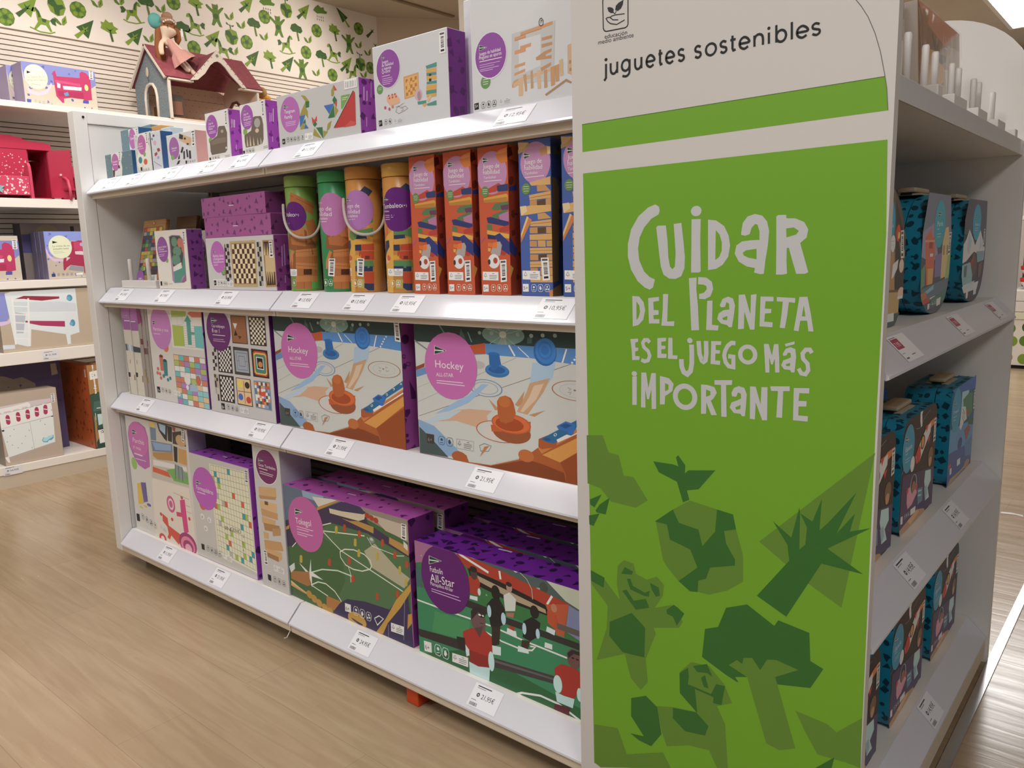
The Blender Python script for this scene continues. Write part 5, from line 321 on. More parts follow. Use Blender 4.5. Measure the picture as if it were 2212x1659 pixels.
{'name': 'game_box', 'label': 'table football box with red and black players, beside the green sign', 'cat': 'table game', 'loc': (-1.314, 1.185, 0.121), 'dim': (0.499, 0.085, 0.275), 'col': [571, 572, 573], 'art': {'front_print@f': 'p 507 3,2927,1362,2803,1352,2607,-19,2197;p 508 527,2929,1365,2842,2399,2894,2202,2734,1256,2740;p 509 1262,2838,2586,2864,4806,2940,4817,2309,3902,2367,2669,2625;s 510 23,12,40,120;p 511 3617,2899,4805,2889,4817,2309,4319,2446;e 512 3780,2584,111,115;p 513 1361,2784,2671,2663,3563,2526,3988,2461,4399,2399,4354,2140,3855,2211,3382,2296,2568,2413,1699,2459,1404,2619;l 136 55,1362,2803,1486,2735,2289,2530;l 136 53,2600,2645,2626,2465;l 136 50,3988,2461,3856,2247;p 514 1675,2491,2568,2413,3382,2296,3855,2211,3893,2006,3015,2011,1784,2172;p 515 1894,2392,3290,2198,3811,2126,3830,2042,3017,2086,1888,2276;p 516 3813,2235,4399,2399,4261,1614,4095,1635;p 517 4399,2381,4816,2274,4827,1652,4306,1807;p 518 -28,2072,198,2087,159,1502,-34,1574;p 519 -31,1617,1612,1736,4303,1663,4823,1334,4844,-71,-3,-79;p 520 581,1166,1689,1247,1614,748,466,637;p 521 -3,-79,1395,477,2961,447,4848,238,4844,-71;l 522 38,-25,1286,1019,1292,2334,1322,3261,1265,4841,1234;l 522 36,2034,1154,2609,1060,3164,1046,3435,1115,3526,1219,3393,1195;p 523 -75,557,1510,715,1652,480,28,377;p 524 1612,1736,2728,1705,2722,1552,1553,1563;p 524 2725,1648,4867,1647,4865,1506,2720,1494;p 525 2303,594,4033,742,4072,571,2294,375;p 526 2302,554,4032,686,4031,649,2299,494;p 527 4101,1924,4831,1914,4829,1792,4099,1797;p 528 4614,728,4855,742,4853,599,4611,546;l 522 47,2849,-96,3132,54,3630,170,4105,159,4844,-71;p 513 1691,2302,1943,2385,2034,2237,1970,1912,1697,1916;e 529 1859,2391,100,132;e 530 1850,2496,110,70;p 531 1719,1863,1944,1886,1940,1788,1705,1781;e 532 1999,2016,45,86;p 533 2697,2129,2863,2237,3041,2130,3009,1861,2730,1781;e 534 2862,2341,83,105;e 535 2855,2413,83,52;p 536 2752,1750,2985,1817,2958,1697,2773,1680;p 537 2208,1785,2360,1961,2553,2033,2732,1819,2720,1514,2526,1341,2308,1295;e 538 2476,2125,124,168;p 539 2334,1322,2584,1378,2534,960,2314,851;p 540 2242,867,2580,916,2572,721,2257,657;e 541 2677,1595,66,138;e 541 2275,1651,59,140;p 537 3230,1702,3457,1861,3673,1796,3621,1488,3396,1307,3196,1338;e 538 3526,1991,115,140;p 542 3171,1274,3396,1307,3323,1098,3142,1077;p 540 3066,1109,3346,1105,3352,1013,3048,971;e 541 3247,1540,54,128;e 541 3601,1537,53,111;p 543 3853,2102,4023,2151,4123,1966,4056,1767,3868,1854;e 544 4033,2218,76,93;p 545 3845,1775,4056,1748,4032,1633,3820,1659;p 546 2773,1416,3017,1414,3036,1288,2758,1278;p 513 2836,1491,2974,1495,2971,1400,2833,1415;p 546 3784,1411,3972,1415,3969,1305,3768,1296;p 540 1484,707,1668,804,1701,456,1544,364;p 547 1460,940,1733,1102,2133,1164,2322,1048,2332,701,2243,318,1893,240,1641,255,1630,553,1458,699;p 548 1630,553,2302,574,2243,318,1893,240,1641,255;e 549 1934,1339,221,285;p 550 1726,1494,1833,1622,2057,1666,2174,1545,2121,1452,1953,1539,1795,1357,1742,1302;p 551 1809,1125,2087,1248,1975,940;e 552 2033,1457,70,20;e 553 1990,1484,40,24;e 553 2088,1489,30,20;l 554 16,1991,1297,2100,1310;p 555 1616,267,1893,240,2243,326,2204,-32,1626,-53;e 556 2289,491,89,231;p 530 1253,756,1514,797,1526,519,1291,484;p 547 4016,919,4188,1068,4539,1096,4699,1008,4674,677,4486,410,4236,373,4027,482;e 557 4501,1280,164,208;p 550 4339,1353,4464,1464,4646,1470,4685,1394,4503,1388,4378,1258;e 552 4481,1292,37,18;e 552 4590,1292,37,18;p 555 4026,407,4237,392,4507,418,4462,200,4063,199;e 556 4093,597,111,193;e 556 4631,554,65,145;p 558 3998,137,4399,177,4332,-70,3971,-97;e 553 3051,2823,91,96;e 559 3021,2860,32,33;e 559 3078,2808,32,33;l 560 18,3131,2777,3349,2651,3475,2467,3490,2253;p 13 166,314,420,339,421,88,178,60;t 561 209,113,143,121,113 6+;l 562 15,533,291,525,159,563,93,688,91,734,157,741,288,704,354,579,357,533,291;e 562 636,255,42,42;l 562 19,576,141,683,175;l 562 14,779,287,772,156,809,90,932,89,976,154,984,284,947,349,824,352,779,287;p 562 840,272,883,298,929,211,873,137,824,177;p 563 1097,308,1594,348,1583,115,1085,90;l 564 11,1131,191,1181,282,1222,197,1131,191;l 564 11,1176,194,1174,156;l 564 13,1395,287,1469,292;l 564 13,1303,231,1540,247;l 564 13,1301,190,1538,205;l 564 13,1299,146,1512,158', 'title_badge@f': 'e 565 955,2028,764,801;p 553 473,2488,886,2452,460,2278;p 566 488,2481,863,2446,476,2293;l 567 26,482,2387,787,2424;t 13 492,2111,406,140,53 Futbolín;t 13 488,1875,776,198,55 All-Star;t 13 483,1784,723,91,26 Matraquilhos All-Star;l 568 17,505,1697,1382,1720;l 568 17,501,1643,1429,1647', 'top_print@t': 's 569 15,30,110,250;l 570 61,1941,737,2310,761'}, 'group': 'table football boxes'},
{'name': 'game_box', 'label': 'second table football box behind the front one, purple top in shadow', 'cat': 'table game', 'loc': (-1.314, 1.285, 0.121), 'dim': (0.499, 0.085, 0.275), 'col': [571, 572, 573], 'art': {}, 'group': 'table football boxes', 'same': 42},
{'name': 'game_box', 'label': 'third table football box at the back, purple top nearly black', 'cat': 'table game', 'loc': (-1.314, 1.385, 0.121), 'dim': (0.499, 0.085, 0.275), 'col': [571, 572, 573], 'art': {}, 'group': 'table football boxes', 'same': 42},
]
TUBES = [
{'label': 'lime green lidded tube with rope handle and brown bricks, leftmost of the four tubes', 'loc': (-1.7345, 1.2392, 0.963), 'r': 0.0392, 'h': 0.285, 'lid': 0.257, 'a0': 0.9504, 'col': [574, 575], 'rope': True, 'art': {'printed_wrap': 'p 576 841,1124,1203,1236,973,51,704,65;p 577 342,2449,451,2403,951,2146,905,1870,300,2207;l 578 11,335,2368,943,2064;p 579 124,1363,420,1629,664,1513,867,1234,952,1122,824,901,7,1086;p 577 652,1732,897,1788,1021,1513,958,1178,765,1346;p 222 273,1579,451,1641,777,1512,795,1346,330,1357;p 577 246,1346,575,1405,787,1235,637,1114,270,1165;p 222 8,750,254,1027,365,969,222,581,8,553;p 579 56,580,370,1024,350,412,68,411;p 222 386,1023,946,1067,970,870,372,857;p 577 389,857,970,870,949,674,377,718;p 222 360,719,949,674,934,520,348,579;p 577 365,579,934,520,919,365,348,384;p 580 557,547,761,546,750,400,547,407;p 222 330,384,919,365,906,225,315,229;p 577 333,229,744,232,731,50,317,61;l 578 8,549,225,537,57;l 578 8,382,968,984,996;l 578 8,354,649,941,596;p 13 8,559,380,551,365,378,8,383;l 581 9,8,461,8,530,8,459,8,461;l 581 9,8,460,8,430;l 581 10,255,520,305,519;l 581 10,174,483,346,479;l 581 10,171,451,344,448;l 581 10,168,417,326,414;l 582 8,8,246,8,169,8,131,7,129,117,170,135,247,80,284,8,284,8,246;e 582 8,225,0,24;l 582 10,8,169,7,167;l 582 8,185,247,173,171,203,133,289,134,317,172,324,248,305,286,224,286,185,247;p 582 235,248,264,255,289,195,253,161,220,194', 'title_badge': 'e 583 392,1862,322,354;t 13 8,1872,415,110,-60 mbaleo;t 13 433,1869,98,60,-87 (+);l 19 14,7,1700,241,1690'}},
{'label': 'darker green tube with pink badge and brown bricks, second of the four tubes', 'loc': (-1.5963, 1.2445, 0.963), 'r': 0.0445, 'h': 0.285, 'lid': 0.2581, 'a0': 0.9086, 'col': [584, 585], 'rope': False, 'art': {'printed_wrap': 'p 577 480,2353,575,2311,1056,2066,1016,1802,447,2122;l 578 10,474,2276,1049,1987;p 579 346,1314,554,1570,785,1460,986,1194,1068,1087,947,875,320,1051;p 577 772,1670,1010,1723,1126,1460,1073,1140,886,1301;p 222 432,1522,582,1583,896,1459,915,1301,478,1310;p 577 415,1299,700,1357,908,1195,761,1079,434,1127;p 222 287,732,423,995,511,940,406,570,266,544;p 579 334,571,514,993,503,408,338,410;p 222 529,992,1064,1033,1088,846,518,834;p 577 532,833,1088,846,1071,658,523,701;p 222 509,701,1071,658,1058,510,499,568;p 577 514,568,1058,510,1045,363,501,381;p 580 689,537,887,535,878,396,680,403;p 222 486,382,1045,363,1034,228,476,234;p 577 491,234,874,235,862,61,479,73;l 578 8,683,229,673,69;l 578 8,525,939,1099,966;l 578 8,504,635,1064,583;p 13 13,574,10,565,10,394,13,398;l 581 9,12,477,12,546,12,475,12,477;l 581 9,12,476,12,446;l 581 11,11,534,11,532;l 581 11,11,497,10,494;l 581 11,11,466,10,463;l 581 11,12,431,10,429;l 586 8,12,260,12,181,12,141,11,139,10,178,10,257,11,297,12,299,12,260;e 586 11,238,0,25;l 586 11,12,180,11,179;l 586 8,83,258,39,178,131,141,263,143,299,183,307,261,281,300,164,299,83,258;p 586 182,260,226,268,263,206,212,171,160,205;l 586 8,347,261,340,183,362,144,432,144,457,182,462,260,444,299,376,300,347,261;e 586 407,250,18,20;e 586 379,197,19,20;e 586 425,197,18,20;e 201 10,1391,93,123', 'title_badge': 'e 587 529,1832,406,507;p 13 10,2180,314,2110,10,2079;p 135 10,2174,304,2111,10,2084;l 136 13,10,2129,269,2111;t 13 10,1942,540,103,-40 uego de;t 13 10,1817,534,103,-45 abilidad;t 13 10,1729,422,69,-32 ambaleo;l 168 13,10,1682,402,1670', 'barcode_sticker': 'p 13 390,797,566,793,520,368,339,383;p 137 411,775,539,772,535,734,407,738;p 138 428,704,520,701,518,682,426,686;p 138 425,679,518,676,516,663,424,667;p 138 423,655,515,650,514,644,422,648;p 138 421,642,513,638,513,631,420,636;p 138 419,624,511,619,510,606,417,611;p 138 416,599,509,593,507,574,414,580;p 138 412,567,505,562,504,549,411,555;p 138 410,542,502,536,500,517,407,524;p 138 406,511,499,505,497,486,404,492;p 138 390,455,496,447,491,405,385,414'}},
{'label': 'orange lidded tube with rope handle and pink badge, third of the four tubes', 'loc': (-1.4922, 1.2412, 0.963), 'r': 0.0412, 'h': 0.2863, 'lid': 0.2573, 'a0': 0.877, 'col': [588, 588], 'rope': True, 'art': {'printed_wrap': 'p 589 88,1186,403,1432,289,5,10,12;p 590 400,1610,624,1703,834,1714,827,1600,562,1528,424,1507;p 591 577,1780,733,1828,785,1739,750,1676,571,1679;p 591 565,1579,719,1588,738,1474,559,1478;p 590 386,1407,819,1473,807,1270,677,1297,380,1331;p 592 385,1318,653,1323,660,1222,388,1229;p 591 371,1217,806,1257,798,1117,379,1102;p 592 362,1097,524,1098,523,958,358,962;p 593 537,1098,825,1116,816,963,529,970;p 593 459,947,815,950,803,745,569,752,452,844;p 594 600,840,702,838,698,761,595,764;p 591 326,860,501,869,494,754,327,749;p 590 333,731,775,733,793,578,635,557,341,615;p 592 330,610,767,592,760,476,331,486;p 593 539,470,786,462,771,191,564,224;p 592 550,211,771,191,762,35,632,40,544,108;p 592 9,1188,208,1209,216,1055,10,773;p 595 10,799,220,874,201,720,10,642;e 206 131,798,106,67;p 596 564,2306,677,2416,856,2306,711,2129;p 13 10,564,179,559,158,382,10,381;l 581 9,9,463,9,535,9,462,9,463;l 581 9,9,462,9,431;l 581 11,64,524,119,524;l 581 11,9,485,150,485;l 581 11,9,452,147,453;l 581 11,9,416,131,417;p 597 386,318,550,302,538,82,369,97;l 598 9,10,248,10,172,10,133,135,136,192,175,202,251,162,288,9,286,10,248;e 598 9,227,57,24;l 598 11,9,171,127,174;l 598 8,229,251,220,175,251,138,338,139,365,176,371,252,350,289,266,289,229,251;p 598 278,252,308,259,336,199,299,166,265,199;l 598 8,387,251,382,176,402,138,466,138,489,175,493,250,476,288,413,289,387,251;e 598 442,240,17,19;e 598 417,189,18,19;e 598 459,189,17,19;e 201 309,1321,123,117', 'title_badge': 'e 599 463,1884,398,446;p 13 135,2165,333,2102,113,2064;p 135 146,2159,325,2102,128,2069;l 136 13,138,2114,297,2102;t 13 146,1946,389,92,-23 uego de;t 13 138,1819,397,92,-33 abilidad;t 13 97,1730,383,68,-12 dadaleo;l 168 13,82,1679,405,1675', 'barcode_sticker': 'p 13 404,789,578,777,538,359,374,382;p 137 425,767,552,758,548,721,423,731;p 138 444,696,534,688,532,670,443,678;p 138 442,672,532,664,531,651,441,660;p 138 440,647,529,639,529,633,439,641;p 138 439,635,528,626,528,620,439,629;p 138 438,617,527,608,526,595,437,604;p 138 436,592,524,583,523,564,434,573;p 138 433,561,522,552,520,539,432,549;p 138 431,537,519,527,518,508,430,518;p 138 429,506,516,496,515,477,428,488;p 138 416,452,515,439,511,397,413,411'}},
{'label': 'amber tube with dark purple badge and coloured bricks, rightmost of the four tubes', 'loc': (-1.3615, 1.2445, 0.963), 'r': 0.0445, 'h': 0.2829, 'lid': 0.2532, 'a0': 0.8303, 'col': [588, 600], 'rope': False, 'art': {'printed_wrap': 'p 589 11,1152,447,1384,356,9,12,14;p 590 457,1553,669,1643,868,1652,863,1543,611,1475,479,1456;p 591 623,1716,772,1761,823,1676,790,1616,618,1620;p 591 613,1524,761,1532,780,1423,609,1427;p 590 445,1360,857,1422,847,1228,723,1255,441,1287;p 592 446,1275,700,1280,707,1183,449,1190;p 591 434,1178,846,1216,839,1082,442,1068;p 592 427,1064,577,1065,578,931,425,935;p 593 590,1064,866,1082,858,935,584,943;p 593 517,920,858,923,848,728,623,734,512,822;p 594 652,819,751,816,747,743,649,746;p 591 396,837,558,846,552,736,399,732;p 590 404,714,821,716,840,568,688,548,413,604;p 592 403,599,815,581,809,471,405,480;p 593 597,465,834,458,821,199,623,230;p 592 610,218,821,199,814,50,689,55,605,119;p 592 122,1150,296,1170,304,1023,11,754;p 595 88,779,309,851,297,704,111,630;e 206 251,778,70,64;p 596 652,2288,778,2386,929,2288,922,2145,814,2096;p 13 179,543,626,538,613,373,170,386;l 581 8,236,457,294,519,337,456,236,457;l 581 8,291,456,289,430;l 581 9,483,509,537,507;l 581 9,410,475,587,470;l 581 9,408,446,585,440;l 581 9,407,415,565,409;p 597 440,307,614,304,604,94,427,109;l 598 8,12,244,12,171,11,134,160,138,211,176,220,248,181,284,11,280,12,244;e 598 59,226,68,24;l 598 11,11,171,152,174;l 598 8,280,249,274,177,301,141,380,141,405,177,410,249,389,285,313,285,280,249;p 598 324,249,351,257,378,199,344,167,313,199;l 598 8,448,249,444,177,462,141,522,141,544,176,547,248,530,284,471,285,448,249;e 598 498,238,16,19;e 598 476,190,16,19;e 598 515,189,16,19;p 601 11,1152,240,1514,267,1317', 'title_badge': 'e 583 553,1826,433,479;p 13 156,2111,364,2044,137,2004;p 135 168,2104,355,2044,152,2009;l 136 13,160,2057,325,2044;t 13 123,1855,545,108,20 Tambaleo;t 13 675,1878,103,57,77 (+);t 13 118,1787,234,44,-32 Tambaleo;l 19 10,101,1715,488,1706;l 19 10,88,1671,458,1664;l 19 10,72,1623,368,1620'}},
]
FLAT = {
'space': {'lid_print': 'p 602 108,1144,1079,997,2500,789,2500,0,2021,38,26,131;s 603 41,14,20,60;e 13 1221,2137,87,60;p 13 1131,2112,1278,2073,1330,1851,1222,1840,1145,1974;l 604 9,878,1873,1151,1838,1526,2001,1909,2064;p 605 1594,1726,1985,1823,2419,1836,2461,1731,2021,1680,1775,1631;p 13 934,1328,1307,1581,1691,1755,2031,1789,2014,1601,1561,1346,1225,1159,1007,1178;p 606 953,1354,1168,1518,1294,1432,1352,1267,1225,1159,1006,1169;p 607 1600,1787,1837,1798,1700,1645;p 607 1840,1508,2038,1533,1896,1371;e 608 1446,1508,162,145;e 609 1446,1508,108,115;e 610 2138,1097,197,170;e 611 2126,971,118,101;p 612 1782,860,2241,784,2290,545,2058,443,2218,208,1890,218,1818,505,1735,652;p 613 1771,517,1967,530,2047,318,1890,218;e 614 904,772,235,221;e 615 906,801,185,180;e 616 918,738,126,122;p 617 457,800,638,811,771,615,1141,696,1200,559,856,414,562,396,468,538;e 618 486,763,71,56;e 618 1140,681,78,59;p 619 1224,629,1633,569,1673,277,1303,288;p 620 1292,581,1564,534,1561,504,1289,545;p 620 1284,491,1556,443,1553,413,1281,456;l 621 27,-103,1141,117,1254,351,1256;p 622 93,12,63,119,583,157,1277,204,1828,77,2030,-86,1436,-72,566,-41;p 623 583,157,1277,204,1452,108,823,25;p 13 107,372,245,351,248,202,110,223;l 13 4,338,327,334,285,355,262,422,257,446,276,449,318,429,341,362,346,338,327;e 13 392,311,22,13;l 13 5,362,289,417,272;l 13 4,469,316,466,274,487,251,555,245,579,265,583,307,562,330,494,336,469,316;p 13 504,318,526,316,551,274,522,264,496,291;l 13 4,603,306,600,263,621,240,690,234,715,254,719,296,698,320,628,325,603,306;e 13 661,295,18,11;e 13 635,273,18,11;e 13 681,259,18,11;p 13 781,332,1152,310,1159,187,787,207', 'title_badge': 'e 624 395,1595,407,456;p 13 181,1861,414,1769,171,1736;p 625 189,1852,401,1771,180,1741;l 13 16,184,1797,357,1777;t 13 189,1570,446,95,-5 Espacio;l 626 11,200,1517,356,1512;l 626 8,207,1417,564,1409;l 626 8,204,1370,519,1356;e 13 739,1230,148,150', 'barcode_sticker': 'p 13 2264,1813,2448,1815,2468,1353,2280,1332;p 627 2287,1789,2421,1791,2423,1749,2288,1747;p 628 2313,1709,2412,1712,2412,1691,2314,1687;p 628 2314,1680,2412,1684,2413,1670,2315,1666;p 628 2315,1652,2414,1656,2414,1649,2315,1645;p 628 2316,1638,2415,1642,2414,1635,2316,1630;p 628 2317,1616,2415,1621,2416,1607,2317,1602;p 628 2317,1588,2416,1593,2418,1572,2318,1566;p 628 2319,1552,2417,1558,2418,1544,2320,1537;p 628 2320,1523,2419,1530,2420,1509,2321,1502;p 628 2321,1487,2420,1495,2421,1474,2322,1466;p 628 2314,1422,2427,1433,2428,1386,2316,1374'},
'sea': {'lid_print': 'p 629 0,2150,2500,2150,2504,1845,268,2035;p 630 -35,1284,2515,1087,2495,340,-17,615;p 631 -20,748,2492,545,2500,0,0,0;p 632 1013,1971,1769,1906,1626,1453,1028,1290;p 633 1168,1773,1770,1837,2198,1778,2312,1329,1933,1227,1325,1439;p 634 1781,1220,2515,1121,2517,949,1936,1056;p 13 1051,1624,1503,1560,1705,1234,1404,1221,1108,1073,956,1168;l 635 17,1172,1569,1476,1378;l 635 17,1203,1495,1448,1281;l 635 17,1176,1398,1389,1224;e 636 1778,1391,152,82;p 637 1484,1003,1936,1056,2242,932,1791,676;p 638 1641,670,2490,681,2497,204,1797,337;e 639 1114,769,239,135;e 640 2028,90,303,101;p 641 58,5,317,120,1352,86,1952,105,1653,28;e 618 192,442,132,53;p 13 223,370,399,363,417,216,242,227;p 13 929,418,1256,406,1274,252,947,271', 'title_badge': 'e 642 515,1636,476,491;p 13 232,1871,527,1779,235,1773;p 625 243,1864,511,1782,245,1776;l 13 12,244,1820,458,1790;t 13 221,1599,504,68,-47 Tropical;l 626 10,252,1516,607,1495;l 626 10,283,1443,505,1426', 'barcode_sticker': 'p 13 2320,1808,2505,1810,2511,1362,2358,1348;p 627 2344,1786,2477,1788,2478,1747,2347,1744;p 628 2373,1708,2468,1710,2468,1690,2374,1688;p 628 2374,1681,2468,1683,2468,1670,2376,1667;p 628 2376,1653,2469,1657,2469,1650,2377,1646;p 628 2378,1639,2469,1643,2469,1636,2378,1633;p 628 2378,1619,2469,1623,2471,1609,2380,1605;p 628 2380,1591,2471,1595,2471,1575,2382,1571;p 628 2382,1557,2471,1562,2472,1548,2384,1543;p 628 2384,1530,2472,1534,2472,1514,2386,1509;p 628 2386,1495,2474,1500,2474,1480,2388,1475;p 628 2383,1433,2478,1440,2480,1395,2386,1387'},
'castle': {'lid_print': 'p 643 445,2128,1497,2170,2336,1374,2392,768,673,841;p 644 1595,2042,2297,1374,2437,562,1782,597,1695,1379;p 645 795,1240,1658,1206,1764,579,841,630;t 646 966,1098,527,72,101 FUERTE;e 647 1265,949,194,99;e 648 1276,892,83,57;e 649 1818,1494,118,135;e 650 1863,1455,52,58;p 651 1879,1377,2342,1174,2329,1053,1995,1180;p 13 1553,765,1593,996,1905,1074,1862,928,1669,799;e 652 2102,960,138,112;e 653 1288,758,98,58;p 13 1273,654,1349,726,1408,675,1314,623;e 13 997,678,81,61;p 654 842,620,2033,574,2055,180,918,202;e 655 1208,380,167,152;p 656 909,617,2033,574,2033,534,916,579;e 657 2151,517,186,94;p 13 1934,470,2261,470,2272,418,1967,418;p 658 918,202,2127,195,1868,-6,1021,3;l 13 3,950,170,960,116,986,89,1051,89,1067,116,1057,170,1031,197,967,197,950,170;e 13 1006,156,22,17;l 13 4,986,118,1041,114;l 13 3,1111,170,1121,116,1148,88,1214,88,1231,115,1220,170,1193,198,1128,198,1111,170;p 13 1143,172,1164,176,1200,130,1177,108,1145,134;l 13 3,1275,170,1286,115,1313,87,1380,87,1397,115,1387,170,1359,198,1292,198,1275,170;e 13 1332,163,18,14;e 13 1317,127,18,14;e 13 1362,123,18,14;p 13 1393,212,1787,211,1800,76,1432,82', 'title_badge': 'e 659 1218,1652,376,415;p 13 845,1842,1105,1780,870,1709;p 625 855,1835,1091,1780,877,1717;l 13 17,866,1776,1046,1777;t 13 880,1559,630,70,42 Aventuras;l 13 9,902,1513,1243,1524;l 13 9,924,1465,1273,1476;e 13 1541,1327,128,134;l 660 6,1463,1362,1604,1368;l 660 6,1474,1305,1615,1310', 'barcode_sticker': 'p 13 1950,1533,2130,1541,2198,1087,2031,1081;p 627 1976,1511,2106,1517,2112,1476,1983,1471;p 628 2011,1436,2105,1440,2109,1420,2015,1416;p 628 2016,1409,2109,1413,2112,1399,2019,1395;p 628 2021,1382,2114,1386,2115,1379,2022,1375;p 628 2024,1368,2116,1372,2117,1365,2024,1361;p 628 2027,1348,2119,1352,2121,1338,2029,1335;p 628 2031,1321,2123,1324,2127,1304,2035,1301;p 628 2037,1287,2129,1290,2131,1277,2039,1273;p 628 2042,1260,2133,1263,2136,1243,2046,1239;p 628 2048,1226,2138,1229,2141,1209,2052,1205;p 628 2050,1164,2151,1168,2159,1122,2058,1119'},
'paris': {'lid_print': 'p 661 296,2200,1984,2200,2198,1493,-46,1399;p 662 -55,1493,855,1684,1194,1075,801,939,-13,1075;p 663 179,1399,504,1541,573,1588,718,1422,893,1399,956,849,904,563,413,552,269,1075;p 664 182,1364,915,1364,917,1329,185,1329;p 665 490,1329,755,1329,762,1213,499,1213;p 13 587,1121,829,1121,812,1064,611,1064;p 666 458,849,906,849,884,563,531,552;p 667 993,1075,1494,1121,1510,672,996,672;p 668 1508,1305,1704,1588,1940,1612,2045,1399,2200,1075,2201,672,1511,628;p 669 1591,1259,1712,1259,1717,1075,1596,1075;p 669 1874,1259,1996,1259,1998,1075,1878,1075;p 670 1998,1075,2220,1098,2181,628,1857,584;p 671 10,849,301,939,334,563,45,497;p 672 45,497,2201,628,2008,283,217,241;p 673 345,433,1023,541,989,454,544,390;p 674 74,411,443,433,549,326,164,283;p 675 213,283,696,315,750,230,268,209;p 13 764,304,1152,326,1153,300,766,279;p 676 844,283,2007,411,1913,198,852,156;p 13 617,198,771,209,759,104,625,94;l 677 3,801,189,805,136,834,112,914,117,939,145,936,198,908,222,827,217,801,189;e 677 870,179,27,17;l 677 4,838,141,906,141;l 677 3,960,199,963,147,992,122,1073,128,1098,155,1095,208,1067,233,986,227,960,199;p 677 1001,204,1027,209,1064,167,1031,144,996,167;l 677 3,1119,210,1122,157,1150,133,1231,138,1257,166,1254,219,1226,243,1145,238,1119,210;e 677 1187,207,21,14;e 677 1162,171,21,14;e 677 1216,171,21,14;p 13 1291,251,1620,272,1596,135,1298,114', 'title_badge': 'e 678 1218,1655,413,437;p 13 1063,1884,1317,1827,1069,1770;p 625 1072,1878,1303,1827,1077,1776;l 13 14,1075,1827,1258,1825;t 13 1014,1612,422,96,28 París;l 13 10,1017,1560,1170,1564;l 13 9,1032,1470,1328,1479;l 13 9,1055,1418,1330,1427', 'barcode_sticker': 'p 13 2014,1503,2219,1507,2149,1075,1978,1061;p 627 2036,1481,2185,1485,2179,1445,2033,1441;p 628 2056,1406,2160,1409,2157,1390,2053,1386;p 628 2053,1379,2156,1383,2154,1370,2051,1366;p 628 2050,1353,2152,1357,2151,1350,2049,1346;p 628 2048,1340,2151,1344,2150,1337,2048,1333;p 628 2046,1320,2148,1324,2146,1311,2045,1306;p 628 2043,1293,2144,1298,2141,1279,2042,1273;p 628 2041,1260,2139,1266,2137,1253,2039,1247;p 628 2038,1234,2135,1240,2132,1220,2036,1214;p 628 2034,1201,2131,1207,2128,1188,2032,1182;p 628 2020,1142,2127,1149,2120,1106,2016,1099'},
'arctic': {'lid_print': 'p 679 280,2200,2238,2200,2322,1461,-195,1461;p 13 -248,1140,231,1355,501,1566,952,1355,1166,1221,1675,1553,1963,1355,2285,1140,2186,867,1527,1032,1090,1086,351,895,-167,840;p 680 498,1513,806,1301,577,1032,364,1140;p 680 1704,1461,1891,1194,1673,1086;p 681 1381,1086,2256,1086,2113,867,1525,840;p 682 913,1032,1090,1086,1263,1004,1524,812,1374,589,1001,532;p 683 820,895,1116,977,1082,784,860,770;p 684 -169,812,790,867,1077,589,1072,419,173,362;p 685 197,784,493,812,452,561,214,561;p 686 1672,812,2113,840,1998,532,1700,476;p 563 98,362,1819,419,1669,247,315,218;p 687 174,391,1371,447,1220,333,244,290;p 13 542,262,768,276,732,102,550,88;p 13 1309,276,1639,290,1593,137,1306,126', 'title_badge': 'e 659 1220,1717,427,388;p 13 1046,1892,1263,1846,1044,1800;p 625 1054,1887,1252,1846,1052,1805;l 13 11,1053,1846,1212,1844;t 13 1018,1634,458,68,34 Ártico;l 13 8,1031,1587,1389,1597;l 13 8,1044,1540,1360,1550', 'barcode_sticker': 'p 13 2048,1576,2191,1579,2183,1151,2023,1140;p 627 2064,1555,2168,1557,2167,1519,2061,1517;p 628 2079,1483,2156,1485,2157,1466,2078,1463;p 628 2078,1457,2157,1459,2155,1447,2078,1444;p 628 2076,1431,2156,1434,2156,1427,2077,1424;p 628 2077,1418,2154,1421,2154,1414,2075,1412;p 628 2075,1399,2155,1402,2155,1389,2074,1386;p 628 2074,1373,2154,1376,2154,1357,2073,1353;p 628 2072,1340,2152,1344,2153,1331,2072,1327;p 628 2070,1314,2153,1318,2152,1298,2071,1294;p 628 2069,1281,2152,1285,2151,1266,2068,1262;p 628 2058,1222,2153,1227,2152,1184,2056,1178'},
'puzzle': {'face_print': 'p 688 0,2250,3450,2250,3413,1599,466,1971;p 689 1450,1546,3450,2250,3549,852,3450,0,1289,-91;p 690 651,1506,1286,1553,2082,1307,2001,1064,1607,938,1231,1067,578,607,498,861;p 691 1046,1862,1254,1736,1508,1749,1710,1555,2179,1599,2236,1489,1741,1368,1416,1427,1286,1553;p 692 2353,1835,3530,1883,3549,852,3526,42,1633,-43,1283,967,1975,985;p 693 2082,1307,3375,1506,3394,753,2363,502;p 694 364,2166,799,2127,433,1188,351,1448;p 695 1060,191,1655,26,1442,-118,975,-105;l 13 22,2113,1972,2265,1859;l 13 21,2085,1743,2324,1747;l 13 15,78,2127,288,1164'},
